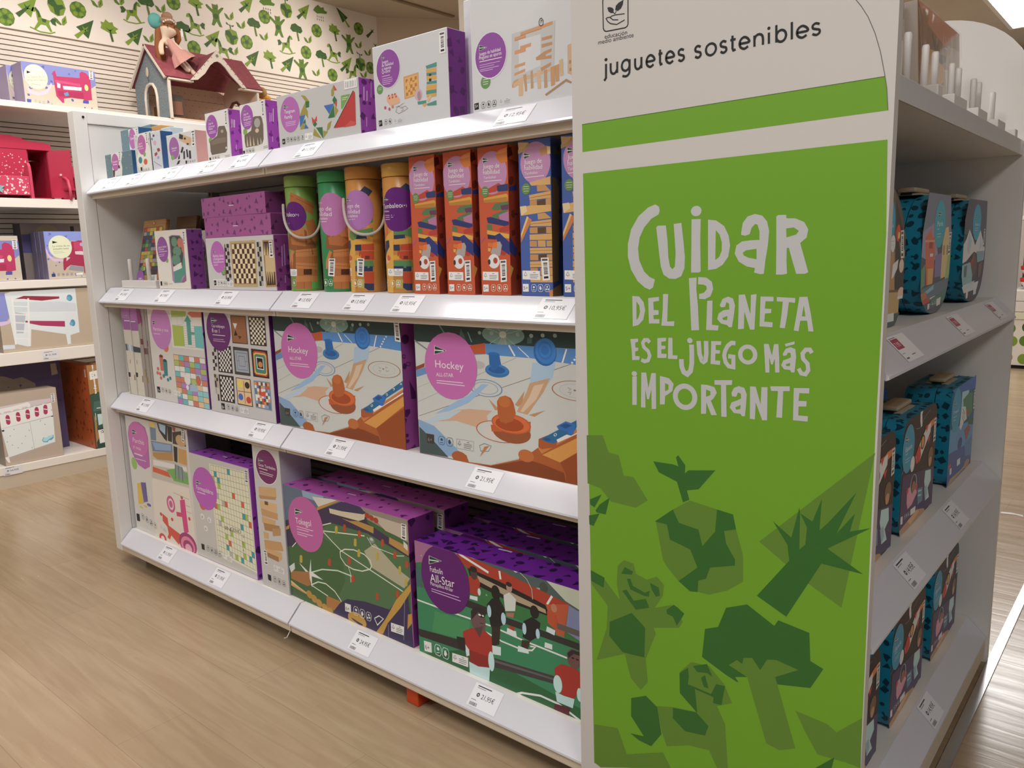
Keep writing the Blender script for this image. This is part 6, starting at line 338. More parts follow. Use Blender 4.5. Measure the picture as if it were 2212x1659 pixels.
'sign': {'header_print': 'p 696 193,11898,4843,11936,4884,11709,4897,11519,195,11463;p 697 190,11903,4842,11940,4845,11930,193,11891;l 698 9,3820,13410,4062,13262,4260,13117,4417,12965,4516,12835,4605,12690,4697,12481,4772,12249,4835,11974,4872,11785,4897,11519', 'logo_icon': 'l 699 18,624,13732,613,13703,620,13302,637,13265,671,13245,1021,13234,1057,13249,1073,13277,1074,13686,1064,13719,1031,13734,664,13754,630,13744,616,13711;p 700 697,13591,736,13592,787,13573,815,13545,809,13491,764,13497,719,13529;p 700 842,13526,854,13586,904,13620,995,13645,981,13578,948,13529,892,13503;l 700 13,809,13502,831,13471;l 700 13,865,13513,836,13469;l 700 15,1013,13439,842,13455,772,13451,752,13432,800,13392,897,13373;l 700 16,758,13440,696,13444,673,13434,706,13383,757,13344,869,13311,1013,13350', 'lettering': 't 699 644,13141,412,68,-18 educación;t 699 523,13076,648,69,-5 medio ambiente;l 699 38,667,12762,665,12551,630,12514;e 699 667,12826,29,25;l 699 38,754,12759,753,12741,753,12714,752,12685,753,12662,755,12646,758,12634,761,12624,767,12615,774,12607,783,12600,793,12595,803,12593,813,12593,824,12596,834,12601,844,12608,853,12619,862,12633,869,12646,875,12656;l 699 37,875,12763,874,12595;l 699 37,1099,12761,1099,12728,1099,12681,1099,12632,1098,12595,1096,12574,1093,12561,1089,12553,1082,12545,1072,12536,1060,12528,1046,12523,1032,12520,1016,12521,997,12526,981,12531,969,12535;l 699 37,1098,12681,1097,12698,1094,12715,1088,12731,1080,12744,1069,12752,1057,12759,1043,12762,1030,12762,1016,12760,1003,12755,990,12747,979,12738,971,12726,965,12712,960,12697,958,12683,959,12668,962,12654,968,12640,976,12628,986,12619,999,12611,1013,12605,1026,12603,1039,12604,1053,12609,1066,12615,1076,12624,1085,12636,1091,12650,1096,12666,1098,12681;l 699 37,1198,12756,1198,12737,1197,12711,1197,12683,1198,12660,1200,12645,1202,12633,1206,12623,1211,12615,1218,12607,1226,12600,1235,12595,1244,12593,1253,12593,1263,12596,1273,12601,1282,12607,1290,12618,1298,12632,1305,12645,1309,12654;l 699 37,1309,12759,1309,12595;l 699 36,1401,12673,1428,12672,1467,12671,1505,12672,1530,12676,1538,12687,1535,12700,1527,12715,1517,12728,1507,12738,1494,12748,1480,12756,1467,12759,1454,12757,1440,12751,1428,12742,1418,12732,1410,12719,1404,12704,1400,12688,1398,12673,1399,12658,1402,12643,1408,12630,1415,12618,1426,12608,1439,12599,1453,12592,1467,12590,1481,12594,1497,12602,1511,12612,1521,12618;l 699 36,1631,12810,1632,12628,1643,12597,1672,12605;l 699 36,1604,12749,1671,12753;l 699 36,1736,12671,1762,12671,1799,12670,1836,12671,1861,12675,1868,12685,1865,12699,1857,12713,1848,12726,1838,12736,1825,12746,1812,12753,1799,12756,1786,12754,1773,12748,1762,12740,1752,12729,1744,12717,1739,12702,1735,12686,1733,12671,1734,12657,1737,12642,1743,12629,1750,12617,1760,12607,1772,12599,1786,12593,1800,12590,1814,12594,1829,12602,1842,12611,1851,12618;l 699 35,2027,12734,2019,12739,2008,12746,1995,12752,1984,12754,1973,12752,1962,12747,1952,12739,1945,12731,1942,12721,1942,12710,1944,12699,1948,12690,1954,12684,1964,12680,1974,12676,1984,12672,1995,12669,2006,12665,2016,12661,2023,12655,2027,12646,2029,12635,2029,12624,2026,12614,2019,12606,2008,12598,1997,12592,1985,12590,1973,12593,1960,12600,1948,12608,1940,12614;l 699 35,2296,12732,2288,12737,2277,12743,2265,12750,2253,12752,2242,12750,2231,12744,2222,12737,2215,12729,2212,12719,2211,12708,2214,12697,2218,12689,2224,12683,2234,12678,2244,12675,2254,12671,2265,12668,2276,12664,2286,12660,2293,12654,2297,12645,2299,12635,2299,12623,2295,12614,2289,12606,2279,12598,2267,12593,2255,12590,2243,12594,2230,12600,2219,12608,2210,12613;l 699 34,2457,12750,2442,12748,2427,12743,2413,12734,2401,12725,2392,12713,2386,12699,2381,12683,2380,12669,2382,12654,2387,12639,2393,12625,2403,12614,2415,12604,2429,12597,2445,12592,2460,12590,2474,12593,2490,12599,2504,12607,2515,12617,2524,12629,2530,12643,2535,12658,2536,12672,2534,12687,2529,12702,2523,12716,2513,12727,2502,12736,2487,12744,2472,12749,2457,12750;l 699 34,2692,12729,2684,12734,2673,12740,2661,12746,2649,12749,2639,12746,2627,12741,2618,12734,2611,12726,2608,12717,2608,12706,2610,12695,2614,12687,2621,12681,2630,12677,2641,12673,2651,12670,2661,12666,2673,12663,2683,12659,2690,12653,2694,12644,2696,12634,2696,12623,2692,12614,2686,12606,2675,12598,2664,12593,2652,12591,2640,12594,2627,12600,2615,12608,2607,12613;l 699 34,2785,12797,2788,12626,2802,12597,2836,12605;l 699 34,2753,12740,2833,12743;l 699 34,2896,12667,2923,12666,2963,12666,3002,12666,3028,12670,3036,12679,3032,12692,3023,12706,3014,12718,3003,12727,2990,12736,2975,12743,2961,12746,2948,12744,2935,12739,2922,12731,2912,12721,2904,12710,2898,12696,2895,12681,2893,12667,2894,12653,2898,12640,2904,12627,2912,12616,2923,12607,2936,12599,2951,12593,2965,12591,2979,12594,2995,12602,3009,12610,3019,12616;l 699 33,3112,12592,3108,12740;l 699 33,3110,12681,3112,12689,3116,12702,3121,12715,3128,12726,3136,12733,3147,12739,3158,12743,3169,12744,3179,12744,3190,12741,3201,12737,3210,12731,3217,12723,3223,12714,3227,12702,3230,12687,3232,12665,3233,12639,3233,12613,3233,12596;l 699 33,3318,12594,3314,12740;e 699 3312,12796,22,22;l 699 32,3416,12817,3422,12592;l 699 33,3420,12665,3421,12679,3424,12693,3429,12706,3437,12717,3446,12727,3459,12734,3473,12740,3486,12742,3499,12740,3512,12735,3524,12728,3533,12720,3542,12709,3548,12696,3552,12682,3554,12668,3553,12654,3549,12640,3544,12627,3537,12616,3527,12606,3516,12599,3503,12593,3490,12591,3477,12593,3463,12597,3450,12604,3440,12613,3432,12624,3426,12637,3422,12651,3420,12665;l 699 32,3635,12594,3628,12816;l 699 32,3705,12664,3733,12663,3775,12663,3815,12663,3842,12667,3849,12676,3846,12688,3837,12701,3827,12712,3816,12721,3801,12730,3786,12736,3772,12739,3758,12737,3744,12732,3732,12725,3721,12715,3713,12704,3707,12691,3703,12677,3702,12664,3703,12651,3707,12638,3713,12626,3722,12615,3733,12606,3747,12599,3762,12593,3777,12591,3792,12594,3808,12602,3823,12610,3833,12615;l 699 31,3999,12719,3991,12723,3979,12730,3965,12735,3953,12738,3941,12736,3930,12731,3919,12724,3912,12717,3909,12708,3909,12698,3911,12688,3916,12680,3923,12675,3933,12671,3945,12668,3956,12664,3967,12661,3979,12658,3990,12654,3998,12649,4002,12641,4005,12631,4004,12621,4001,12613,3994,12605,3983,12598,3971,12593,3958,12591,3946,12594,3931,12600,3918,12607,3909,12612', 'poster_print': 'p 696 201,11120,4909,11161,4949,9973,4939,7311,4960,2164,440,430,297,442,246,6698;p 701 212,6694,546,6737,666,6454,867,6431,965,6095,1162,6093,1432,5740,1200,5567,700,5586,495,5783,221,5826;p 701 1585,5406,1899,5675,2203,5884,2669,5825,2936,5796,2990,5565,3112,5170,3122,4747,2861,4529,2555,4379,2344,4374,2019,4461,1795,4667,1720,4772;p 702 1566,5402,1899,5675,2010,5469,2356,5430,2429,5168,2642,5458,2669,5825,2936,5796,2990,5565,2793,5500,2830,5301,2984,5074,2979,4975,2566,4840,2499,4637,2367,4569,2355,4370,2220,4347,2011,4470,2346,4786,2219,5062,1848,5150,1791,5396;p 702 1533,6427,1894,6432,1991,6414,1947,6557,1989,6596,2115,6450,2110,6317,2172,6377,2632,6450,2351,6094,2148,6041,2192,5892,2079,5828,1968,6153,1638,6257;p 701 3362,5453,4950,7067,4601,4736,4121,4975,3802,5176;p 702 3346,4577,3829,5261,3792,5502,3564,5818,3848,5623,3951,6105,3965,6016,3972,5466,4057,5562,4071,5825,3965,6022,4145,5931,4269,6300,4250,5817,4358,5945,4733,6472,4488,5823,4727,6167,4669,5892,4947,6001,4372,5573,4872,5310,4296,5327,3811,4368;p 702 2448,3271,2494,3776,2719,3879,2850,4240,3195,4394,3632,4169,3691,4278,4162,4217,4192,3780,4385,3717,4207,3350,3652,3219,3059,3043,2871,3099;p 696 3293,3016,3093,3038,3024,3117,3223,3186,3652,3219,3661,3148;p 701 2912,3286,3051,3418,3136,3378,3157,3487,3297,3534,3431,3376,3538,3586,3679,3626,4019,3577,3671,3342,4015,2284,3769,2148,3559,2181,3223,3186;p 701 836,4450,959,4583,1159,4566,1199,4394,1415,4341,1607,4444,1741,4336,1723,4136,1571,3878,1911,4028,2098,3781,2026,3652,1553,3510,1592,3412,1397,2889,1437,2472,1297,2271,1094,2428,972,2844,375,2532,597,3222,622,3648,279,3972,282,4201,563,4122,873,3830,813,4112;p 702 662,3356,1117,3657,1385,3459,1369,2906,931,2861,651,3085;p 702 265,4227,563,4159,540,3965,271,4027;p 702 905,4320,979,4460,1147,4418,1119,4356;p 702 928,4012,1017,4055,1158,3890,1396,3992,1462,3848,1198,3736;p 702 1018,4257,1091,4276,1139,4160,1376,4096,1473,4158,1454,4045,1357,4036,1090,4081;p 702 1473,4302,1646,4258,1666,4120,1589,4082,1512,4187;p 702 1792,3905,1930,4033,2004,4001,2122,3929,1988,3677,1913,3815,1800,3836;p 702 269,5542,515,5678,365,5413,272,5450;p 702 385,5362,471,5488,680,5647,595,5330,406,5329;p 702 243,5242,469,5323,340,5069,250,5076;p 701 2051,2870,2252,3118,2574,3155,2840,2931,2982,2650,2725,2501,2870,2237,2938,1404,2781,1335,2597,1658,2231,1598,1814,1407,1716,1633,1616,2085,1925,2183,2371,2260,2201,2669;p 702 2044,2849,2198,2999,2218,2855,2201,2705,2617,2675,2702,2882,2858,2902,2802,2548,2655,2528,2660,2637,2330,2660,2379,2244,2054,2488;p 702 2289,3059,2538,3178,2640,2984,2541,3020,2362,2977;p 702 2435,2895,2506,2973,2573,2758,2491,2754;p 702 1925,2171,2353,2253,2583,2088,2521,1893,2154,1827,1926,1979;p 702 1101,2047,1398,2201,1624,2069,1708,1591,1507,1280,1256,1293,1083,1360,1358,1412,1100,1698;p 701 307,1231,818,1352,1006,914,1737,1260,1894,1026,440,409,307,454;p 701 3995,2905,4475,2867,4608,2790,4951,3148,4965,2363,4754,2365,4348,2323,4157,2610;p 702 4239,1993,4595,2379,4536,2040', 'slogan_lettering': 'p 703 1623,10507,1561,10545,1431,10505,1256,10377,1122,10181,1061,9954,1060,9748,1120,9542,1240,9361,1374,9259,1463,9227,1521,9260,1556,9388,1462,9426,1359,9515,1271,9694,1250,9873,1280,10049,1359,10197,1490,10329,1618,10389,1638,10445;p 703 1576,10194,1605,10218,1746,10217,1776,9985,1791,9737,1821,9588,1863,9545,1905,9587,1917,9784,1902,9981,1880,10233,2012,10245,2048,9977,2075,9733,2071,9561,2017,9438,1920,9396,1808,9401,1708,9463,1659,9589,1620,9865;p 703 2180,10290,2332,10288,2328,9969,2342,9511,2316,9494,2181,9494,2182,9852;e 703 2256,10408,88,78;p 703 2450,10273,2580,10256,2709,10169,2783,10026,2808,9885,2781,9721,2694,9604,2592,9546,2461,9530;p 703 2974,10066,2996,10203,3067,10291,3176,10320,3284,10292,3357,10210,3392,10074,3378,9871,3348,9667,3329,9472,3269,9468,3184,9491,3194,9554,3071,9578,2946,9649,2881,9767,2904,9883,2989,9939,3112,9951,3252,9954,3249,10079,3215,10171,3179,10177,3132,10129,3105,10039,3037,10018,2975,10031;p 703 3489,10271,3519,10288,3629,10287,3635,10238,3760,10232,3885,10176,3944,10076,3926,9967,3839,9893,3877,9771,3964,9493,3920,9471,3796,9471,3733,9662,3682,9830,3652,9831,3653,9663,3666,9472,3601,9460,3508,9461,3502,9823;p 703 1141,9122,1270,9116,1351,9027,1381,8899,1345,8742,1255,8655,1149,8629;p 703 1434,9093,1629,9117,1632,9053,1528,9036,1534,8908,1624,8905,1624,8833,1528,8825,1537,8761,1639,8765,1640,8695,1449,8688;p 703 1701,9161,1792,9162,1778,8731,1903,8741,1898,8665,1674,8663,1696,8907;p 703 2146,9409,2276,9419,2273,9243,2303,8997,2327,8620,2196,8609,2173,8994;p 703 2303,9426,2436,9419,2529,9354,2550,9245,2507,9136,2414,9093,2321,9096,2320,9170,2400,9190,2447,9244,2438,9293,2385,9312,2299,9316;p 703 2455,9069,2542,9076,2540,8710,2648,8702,2638,8628,2443,8627;p 703 2658,9006,2703,9103,2792,9140,2869,9111,2902,9011,2887,8867,2860,8686,2814,8684,2782,8714,2684,8735,2622,8798,2642,8884,2719,8935,2814,8949,2807,9033,2768,9056,2744,8983,2679,8977;p 703 2956,9167,3051,9175,3142,8887,3143,9169,3228,9182,3220,9018,3209,8665,3142,8662,3049,8920,3047,8670,2954,8659,2957,8917;p 703 3289,9148,3481,9147,3483,9082,3364,9080,3359,8975,3455,8973,3452,8913,3361,8905,3354,8788,3479,8781,3477,8711,3284,8715;p 703 3528,9145,3796,9134,3793,9066,3706,9075,3688,8892,3659,8702,3584,8708,3606,8913,3617,9078,3530,9083;p 703 3852,9150,3965,9155,4018,8925,4065,8674,3993,8675,3970,8822,3875,8818,3857,8669,3787,8678,3821,8919;p 703 1102,8421,1249,8436,1249,8383,1194,8367,1200,8288,1255,8286,1248,8238,1194,8221,1194,8149,1279,8147,1273,8088,1138,8076,1126,8257;l 703 63,1464,8382,1429,8422,1369,8419,1336,8370,1357,8302,1435,8244,1465,8167,1435,8091,1369,8071,1309,8093;p 703 1603,8462,1762,8475,1757,8418,1676,8406,1676,8346,1751,8345,1746,8294,1676,8284,1677,8217,1772,8218,1767,8153,1604,8142;p 703 1799,8477,1871,8480,1878,8204,1964,8204,1958,8147,1793,8141;e 703 2173,8452,47,43;l 703 81,2202,8391,2209,8245,2210,8093,2190,7977,2135,7919,2073,7950,2038,8030,2029,8152;l 703 75,2321,8452,2340,8253,2379,8155,2407,8137,2439,8159,2453,8260,2445,8459;p 703 2530,8463,2694,8467,2689,8410,2605,8406,2607,8332,2678,8328,2673,8279,2602,8274,2601,8170,2683,8171,2679,8106,2525,8110;l 703 65,2921,8450,2857,8451,2799,8404,2759,8328,2744,8254,2767,8157,2820,8097,2895,8088,2892,8244,2809,8248;e 703 3114,8292,150,149;p 703 3356,8464,3428,8467,3481,8301,3507,8467,3571,8475,3589,8284,3600,8062,3536,8057,3523,8257,3497,8172,3473,8170,3441,8275,3452,8050,3391,8045,3373,8270;p 703 3666,8480,3804,8525,3805,8483,3679,8442;p 703 3639,8334,3679,8411,3749,8439,3819,8415,3834,8300,3818,8079,3772,8075,3754,8109,3665,8114,3621,8169,3649,8242,3730,8275,3758,8295,3751,8353,3716,8358,3694,8315,3647,8307;l 703 59,4053,8372,4024,8418,3965,8414,3922,8357,3933,8284,3997,8219,4012,8128,3973,8065,3913,8074,3874,8141;p 703 1138,7803,1224,7815,1223,7337,1137,7328;e 703 1178,7854,52,43;p 703 1309,7883,1400,7890,1442,7641,1495,7890,1578,7896,1586,7309,1503,7299,1496,7619,1454,7455,1418,7452,1382,7609,1388,7309,1303,7305;p 703 1652,7857,1818,7832,1899,7748,1877,7628,1776,7553,1747,7537,1742,7400,1654,7390;e 703 2099,7559,214,212;p 703 2371,7781,2487,7781,2595,7758,2636,7674,2584,7581,2539,7539,2642,7327,2548,7316,2464,7506,2462,7327,2377,7317;p 703 2593,7866,2881,7890,2877,7816,2784,7807,2801,7315,2714,7310,2700,7800,2594,7796;p 703 2872,7696,2909,7774,2985,7810,3075,7789,3115,7695,3106,7522,3092,7360,3046,7355,3020,7389,2917,7390,2845,7470,2875,7548,2977,7595,3028,7625,3018,7698,2975,7711,2950,7642,2881,7643;p 703 3162,7821,3249,7824,3330,7570,3336,7825,3429,7833,3435,7339,3361,7330,3255,7587,3249,7329,3169,7332;p 703 3469,7849,3755,7874,3757,7804,3663,7795,3658,7401,3571,7398,3584,7788,3483,7783;p 703 3814,7856,4036,7872,4035,7795,3897,7789,3889,7676,4004,7683,4002,7605,3892,7594,3892,7464,4030,7468,4026,7390,3817,7384;p 696 2577,10115,2635,10054,2675,9936,2677,9818,2640,9724,2576,9677;p 696 3005,9776,3054,9810,3212,9829,3215,9680,3093,9705,3023,9736;p 696 3635,10099,3742,10110,3815,10059,3779,10012,3643,9976;p 696 1219,9037,1270,8974,1285,8870,1255,8778,1219,8737;p 696 2703,8818,2785,8852,2781,8792,2721,8790;p 696 3917,9035,3945,8882,3895,8880;e 696 3114,8292,82,87;p 696 3686,8186,3751,8213,3748,8167,3699,8163;p 696 1746,7747,1807,7726,1807,7648,1747,7616;e 696 2099,7559,126,129;p 696 2456,7708,2529,7689,2530,7626,2458,7594;p 696 2936,7480,3022,7526,3018,7464,2954,7444'},
'tetro': {'board_print': 'p 704 108,1961,1372,1963,1334,422,58,393;k 0 135,1951,1361,1956,1318,438,85,406 6 12 5 705 706 707 708 709 710 711 712;g 713 135,1951,1361,1956,1318,438,85,406 6 12 10;e 714 744,2094,85,64;e 715 744,2094,42,35;p 143 735,400,1334,422,1418,88,737,29;l 581 26,933,338,936,209;l 581 19,1053,345,1061,217;l 581 26,1141,353,1155,225;l 581 16,1219,354,1239,226;l 716 4,826,112,836,74,857,56,908,58,920,78,910,117,888,135,838,133,826,112;e 716 871,105,17,12;l 716 5,857,76,899,77;l 716 4,966,120,976,82,997,63,1047,66,1059,86,1050,125,1028,143,978,140,966,120;p 716 991,122,1007,126,1036,96,1019,78,993,95;l 716 4,1106,127,1115,89,1137,71,1187,73,1199,94,1189,132,1168,150,1118,147,1106,127;e 716 1149,124,13,10;e 716 1139,98,13,10;e 716 1172,99,13,10;l 716 4,1244,135,1254,97,1275,78,1325,81,1337,101,1327,139,1306,158,1256,155,1244,135;e 716 1288,127,17,12;l 716 5,1275,99,1316,99;p 717 228,703,378,720,419,558,203,557', 'title_badge': 'e 134 215,264,279,298;t 13 122,263,216,67,43 Juego;t 13 51,171,416,74,77 habilidad;t 13 73,83,307,67,69 Tetra'},
'bunk': {'front_print': 'p 718 1,1880,3311,1855,3307,1218,2943,942,2067,1117,1119,942,63,1122;s 719 51,20,60,160;p 720 109,868,301,627,638,559,1000,710,1229,1065,1273,962,985,517,574,388,191,480;p 721 77,198,271,192,245,25,74,18;p 721 2613,440,2880,439,2864,289,2590,291;l 722 10,405,159,397,70,413,25,472,21,496,64,504,154,488,199,429,202,405,159;e 722 452,133,20,28;l 722 13,421,65,471,70;l 722 10,578,149,570,60,586,14,646,10,670,54,678,144,661,189,602,193,578,149;p 722 608,145,628,156,648,87,619,45,597,81;l 722 10,753,140,746,50,762,4,823,0,847,44,854,134,837,180,777,184,753,140;e 722 802,125,16,24;e 722 777,61,16,24;e 722 818,65,16,24;l 722 10,930,130,923,39,940,-7,1001,-11,1025,34,1032,125,1015,171,954,174,930,130;e 722 979,103,21,29;l 722 14,948,34,1000,39;l 722 10,1109,120,1102,29,1120,-18,1182,-22,1206,23,1212,115,1195,161,1133,165,1109,120;p 722 1140,115,1161,126,1182,56,1153,13,1130,51;p 723 1341,1561,1464,1658,1508,1398,2571,1461,2581,1684,2705,1784,2885,1727,3064,1528,3043,486,2669,417,2592,613,1733,404,1720,203,1640,194,1394,480;p 724 1419,1225,2560,1180,2555,1067,1412,1115;p 725 1742,993,2609,1028,2580,870,1758,829;p 725 1489,1125,1641,1063,1618,867,1483,878;p 726 1464,738,2655,793,2654,474,1500,491;e 727 2833,1044,91,149;p 728 1748,660,1939,738,1984,573,1793,524', 'title_badge': 'e 729 589,1245,510,556;e 730 589,1245,480,529;p 731 215,1476,385,1424,206,1337;t 732 197,1140,828,116,135 La litera de mi;t 732 203,1011,807,116,111 pequeño bebé;l 733 21,351,899,765,898', 'barcode_sticker': 'p 46 3031,1903,3227,1899,3215,1464,3017,1465;p 734 3053,1881,3197,1877,3196,1839,3052,1842;p 735 3077,1807,3181,1804,3180,1785,3076,1787;p 735 3076,1780,3180,1778,3180,1766,3076,1768;p 735 3075,1755,3179,1753,3179,1746,3075,1748;p 735 3075,1741,3179,1739,3179,1733,3075,1735;p 735 3074,1722,3179,1720,3178,1707,3074,1709;p 735 3073,1696,3178,1694,3177,1674,3073,1676;p 735 3072,1663,3177,1661,3176,1648,3072,1650;p 735 3072,1637,3176,1635,3176,1615,3071,1617;p 735 3071,1603,3175,1602,3175,1582,3070,1584;p 735 3059,1544,3178,1543,3176,1499,3057,1500'},
'crib': {'front_print': 'p 736 0,2280,1850,2280,1868,1754,1207,1850,135,933,-8,1414;s 737 52,22,60,140;p 738 15,1534,134,1173,326,980,723,954,735,833,313,836,99,1053,5,1294;p 739 1203,1801,1392,1790,1540,1839,1756,1839,1847,1791,1855,1314,1836,535,1848,413,1722,220,1653,245,1659,561,1050,662,873,543,766,399,709,424,726,785,790,1050,912,1219,1167,1413;p 740 1307,1765,1846,1778,1840,1339,1306,1376;e 741 1670,1644,81,88;p 742 1324,1315,1588,1327,1824,1290,1713,1132,1334,1170;p 742 908,1050,1082,1013,878,845;p 743 1048,638,1645,536,1636,318,933,422;p 744 140,261,308,264,306,116,136,113;l 745 9,411,240,406,180,422,150,478,150,499,180,505,240,489,270,432,270,411,240;e 745 456,224,19,19;l 745 12,429,180,476,180;l 745 9,610,241,605,181,621,151,677,152,699,182,704,242,688,272,632,272,610,241;p 745 639,242,658,248,677,200,651,173,630,200;l 745 9,810,243,805,183,821,153,878,154,899,184,905,244,889,274,832,273,810,243;e 745 857,235,15,16;e 745 834,194,15,16;e 745 872,194,15,16;l 745 9,1011,245,1006,185,1022,155,1079,155,1100,186,1106,246,1090,276,1033,275,1011,245;e 745 1057,230,19,19;l 745 12,1029,185,1077,185;p 522 1260,249,1584,270,1575,173,1264,165', 'title_badge': 'e 746 677,1534,530,556;e 747 677,1534,506,532;p 748 345,1828,585,1763,344,1698;t 749 334,1534,775,87,31 La trona de mi;t 749 346,1409,708,87,23 pequeño bebé;l 750 12,346,1322,781,1328;l 750 12,339,1250,845,1263'},
'bunkbig': {'front_print': 'p 751 0,2755,350,2814,522,2348,516,1787,256,1437,0,1363;p 752 0,1453,341,1476,560,1784,601,1597,383,1337,0,1255;p 753 350,2738,615,2821,3475,2837,3442,665,3005,559,2979,133,2825,118,2800,620,1286,1003,1180,206,1051,199,519,391;p 754 770,2478,1147,2602,2697,2476,2692,2379,1906,2322,1411,2397,1143,2458;p 755 1077,1429,2817,1269,2802,989,1730,1137,1075,1337;p 756 654,2341,2684,2233,3426,2095,3400,1708,648,1872;p 757 691,1869,1128,1750,935,847,635,869;l 13 76,656,2531,544,345;l 13 77,1323,2478,1112,229;l 13 56,651,2152,1268,2080;l 13 56,638,1761,1232,1688;l 13 55,616,1376,1206,1301;l 13 54,594,997,1171,920;l 13 53,573,642,1136,564;p 758 2856,1645,3447,1705,3399,995,3018,788,2810,803;e 759 3161,2384,132,157;e 760 3112,2357,94,98;e 759 3178,1151,110,169;e 760 3102,1109,83,93;p 761 0,371,502,348,500,157,0,163'},
'cot': {'front_print': 'p 762 0,2870,1559,2945,2274,2933,2273,2749,0,2500;l 13 176,0,2675,579,2716,1285,2810;e 13 138,2651,92,126;e 13 535,2689,87,120;e 13 914,2712,87,114;e 13 1276,2747,82,114;p 13 0,2500,2284,2711,2285,2072,0,1825;p 13 209,2492,450,2464,451,1913,210,1941;p 763 242,2348,300,2435,386,2413,419,2318,425,2038,373,1966,289,1974,245,2048;l 13 41,252,2243,411,2189;p 13 657,2562,899,2534,891,1978,648,2006;p 763 687,2417,748,2504,834,2482,865,2386,867,2104,813,2032,728,2039,685,2115;l 13 41,696,2311,855,2256;p 13 1079,2613,1323,2585,1305,2025,1061,2053;p 763 1108,2466,1170,2555,1256,2533,1286,2436,1283,2152,1228,2079,1143,2087,1100,2162;l 13 41,1115,2360,1274,2305;p 13 1486,2668,1731,2640,1704,2076,1459,2104;p 763 1513,2520,1576,2609,1663,2587,1692,2490,1684,2203,1627,2130,1541,2138,1500,2214;l 13 42,1518,2414,1677,2358;p 13 1881,2715,2128,2687,2092,2119,1845,2148;p 763 1906,2567,1971,2656,2058,2634,2086,2536,2074,2248,2015,2174,1929,2182,1888,2259;l 13 42,1909,2459,2069,2403;p 764 0,1825,2298,2053,2246,752,158,403;l 765 13,1240,1911,1292,549;l 766 13,0,1825,2297,2043;l 767 17,170,343,2272,732;p 13 0,430,158,462,195,137,104,181;p 768 14,1757,125,1754,111,1675,22,1684;p 768 2211,2051,2298,2053,2294,2009,2207,2010;p 769 1662,930,1749,1072,1883,1018,1973,1097,2196,1107,2197,964,2092,872,1983,890,1893,797,1731,825;p 770 1698,940,1776,1068,1884,1033,1988,1111,2167,1096,2159,1002,1987,937,1870,848,1734,871;e 771 528,1701,19,23;e 771 1165,1533,19,23;e 771 335,1421,19,22;e 771 973,1279,19,22;e 771 377,965,19,21;e 771 603,789,19,21;e 771 1191,678,19,21;e 771 1704,1899,20,23;e 771 1880,1694,20,23;e 771 2251,2340,20,24;e 771 184,1159,19,22;e 771 783,957,19,22', 'barcode_sticker': 'p 13 2309,3151,2461,3155,2458,2717,2300,2715;p 772 2326,3129,2437,3132,2437,3092,2326,3089;p 773 2345,3054,2426,3056,2426,3037,2344,3035;p 773 2345,3028,2426,3030,2426,3017,2344,3015;p 773 2344,3002,2426,3004,2426,2997,2344,2995;p 773 2344,2989,2426,2990,2426,2984,2344,2982;p 773 2344,2969,2425,2971,2425,2957,2343,2956;p 773 2343,2943,2425,2944,2425,2925,2343,2923;p 773 2342,2910,2425,2912,2425,2899,2342,2897;p 773 2342,2884,2424,2886,2424,2866,2342,2865;p 773 2342,2852,2424,2853,2424,2833,2341,2832;p 773 2333,2793,2427,2794,2426,2751,2332,2750'},
'dino': {'front_print': 'p 774 0,4320,520,4320,509,2918,-24,2818,3,3465;p 13 100,3977,489,4016,497,3601,95,3569;t 775 217,3710,160,149,132 3;l 13 31,289,4557,272,4384,274,3787,304,2309,321,1912,337,2066,336,2625,307,4124,289,4557;e 13 310,3239,59,52;l 13 39,224,3124,371,3113;l 13 31,298,4125,281,3955,283,3367,312,1913,329,1522,345,1674,344,2224,316,3699,298,4125;p 13 263,2875,323,2886,384,2751,303,2687,237,2764;p 776 4,2780,505,2882,501,1030,115,984,10,1838;p 777 165,2447,492,2451,505,1956,83,1933;l 13 41,259,2087,453,2084;l 13 27,171,1854,162,1144;p 778 259,1775,484,1767,460,1238,263,1197;p 779 98,1760,189,1409,170,910,229,573,48,23,61,762;p 780 281,1061,537,1059,520,0,79,18,80,337,267,632;p 13 200,956,510,962,481,272,226,249;l 775 26,322,855,424,907,460,802,347,785'},
}
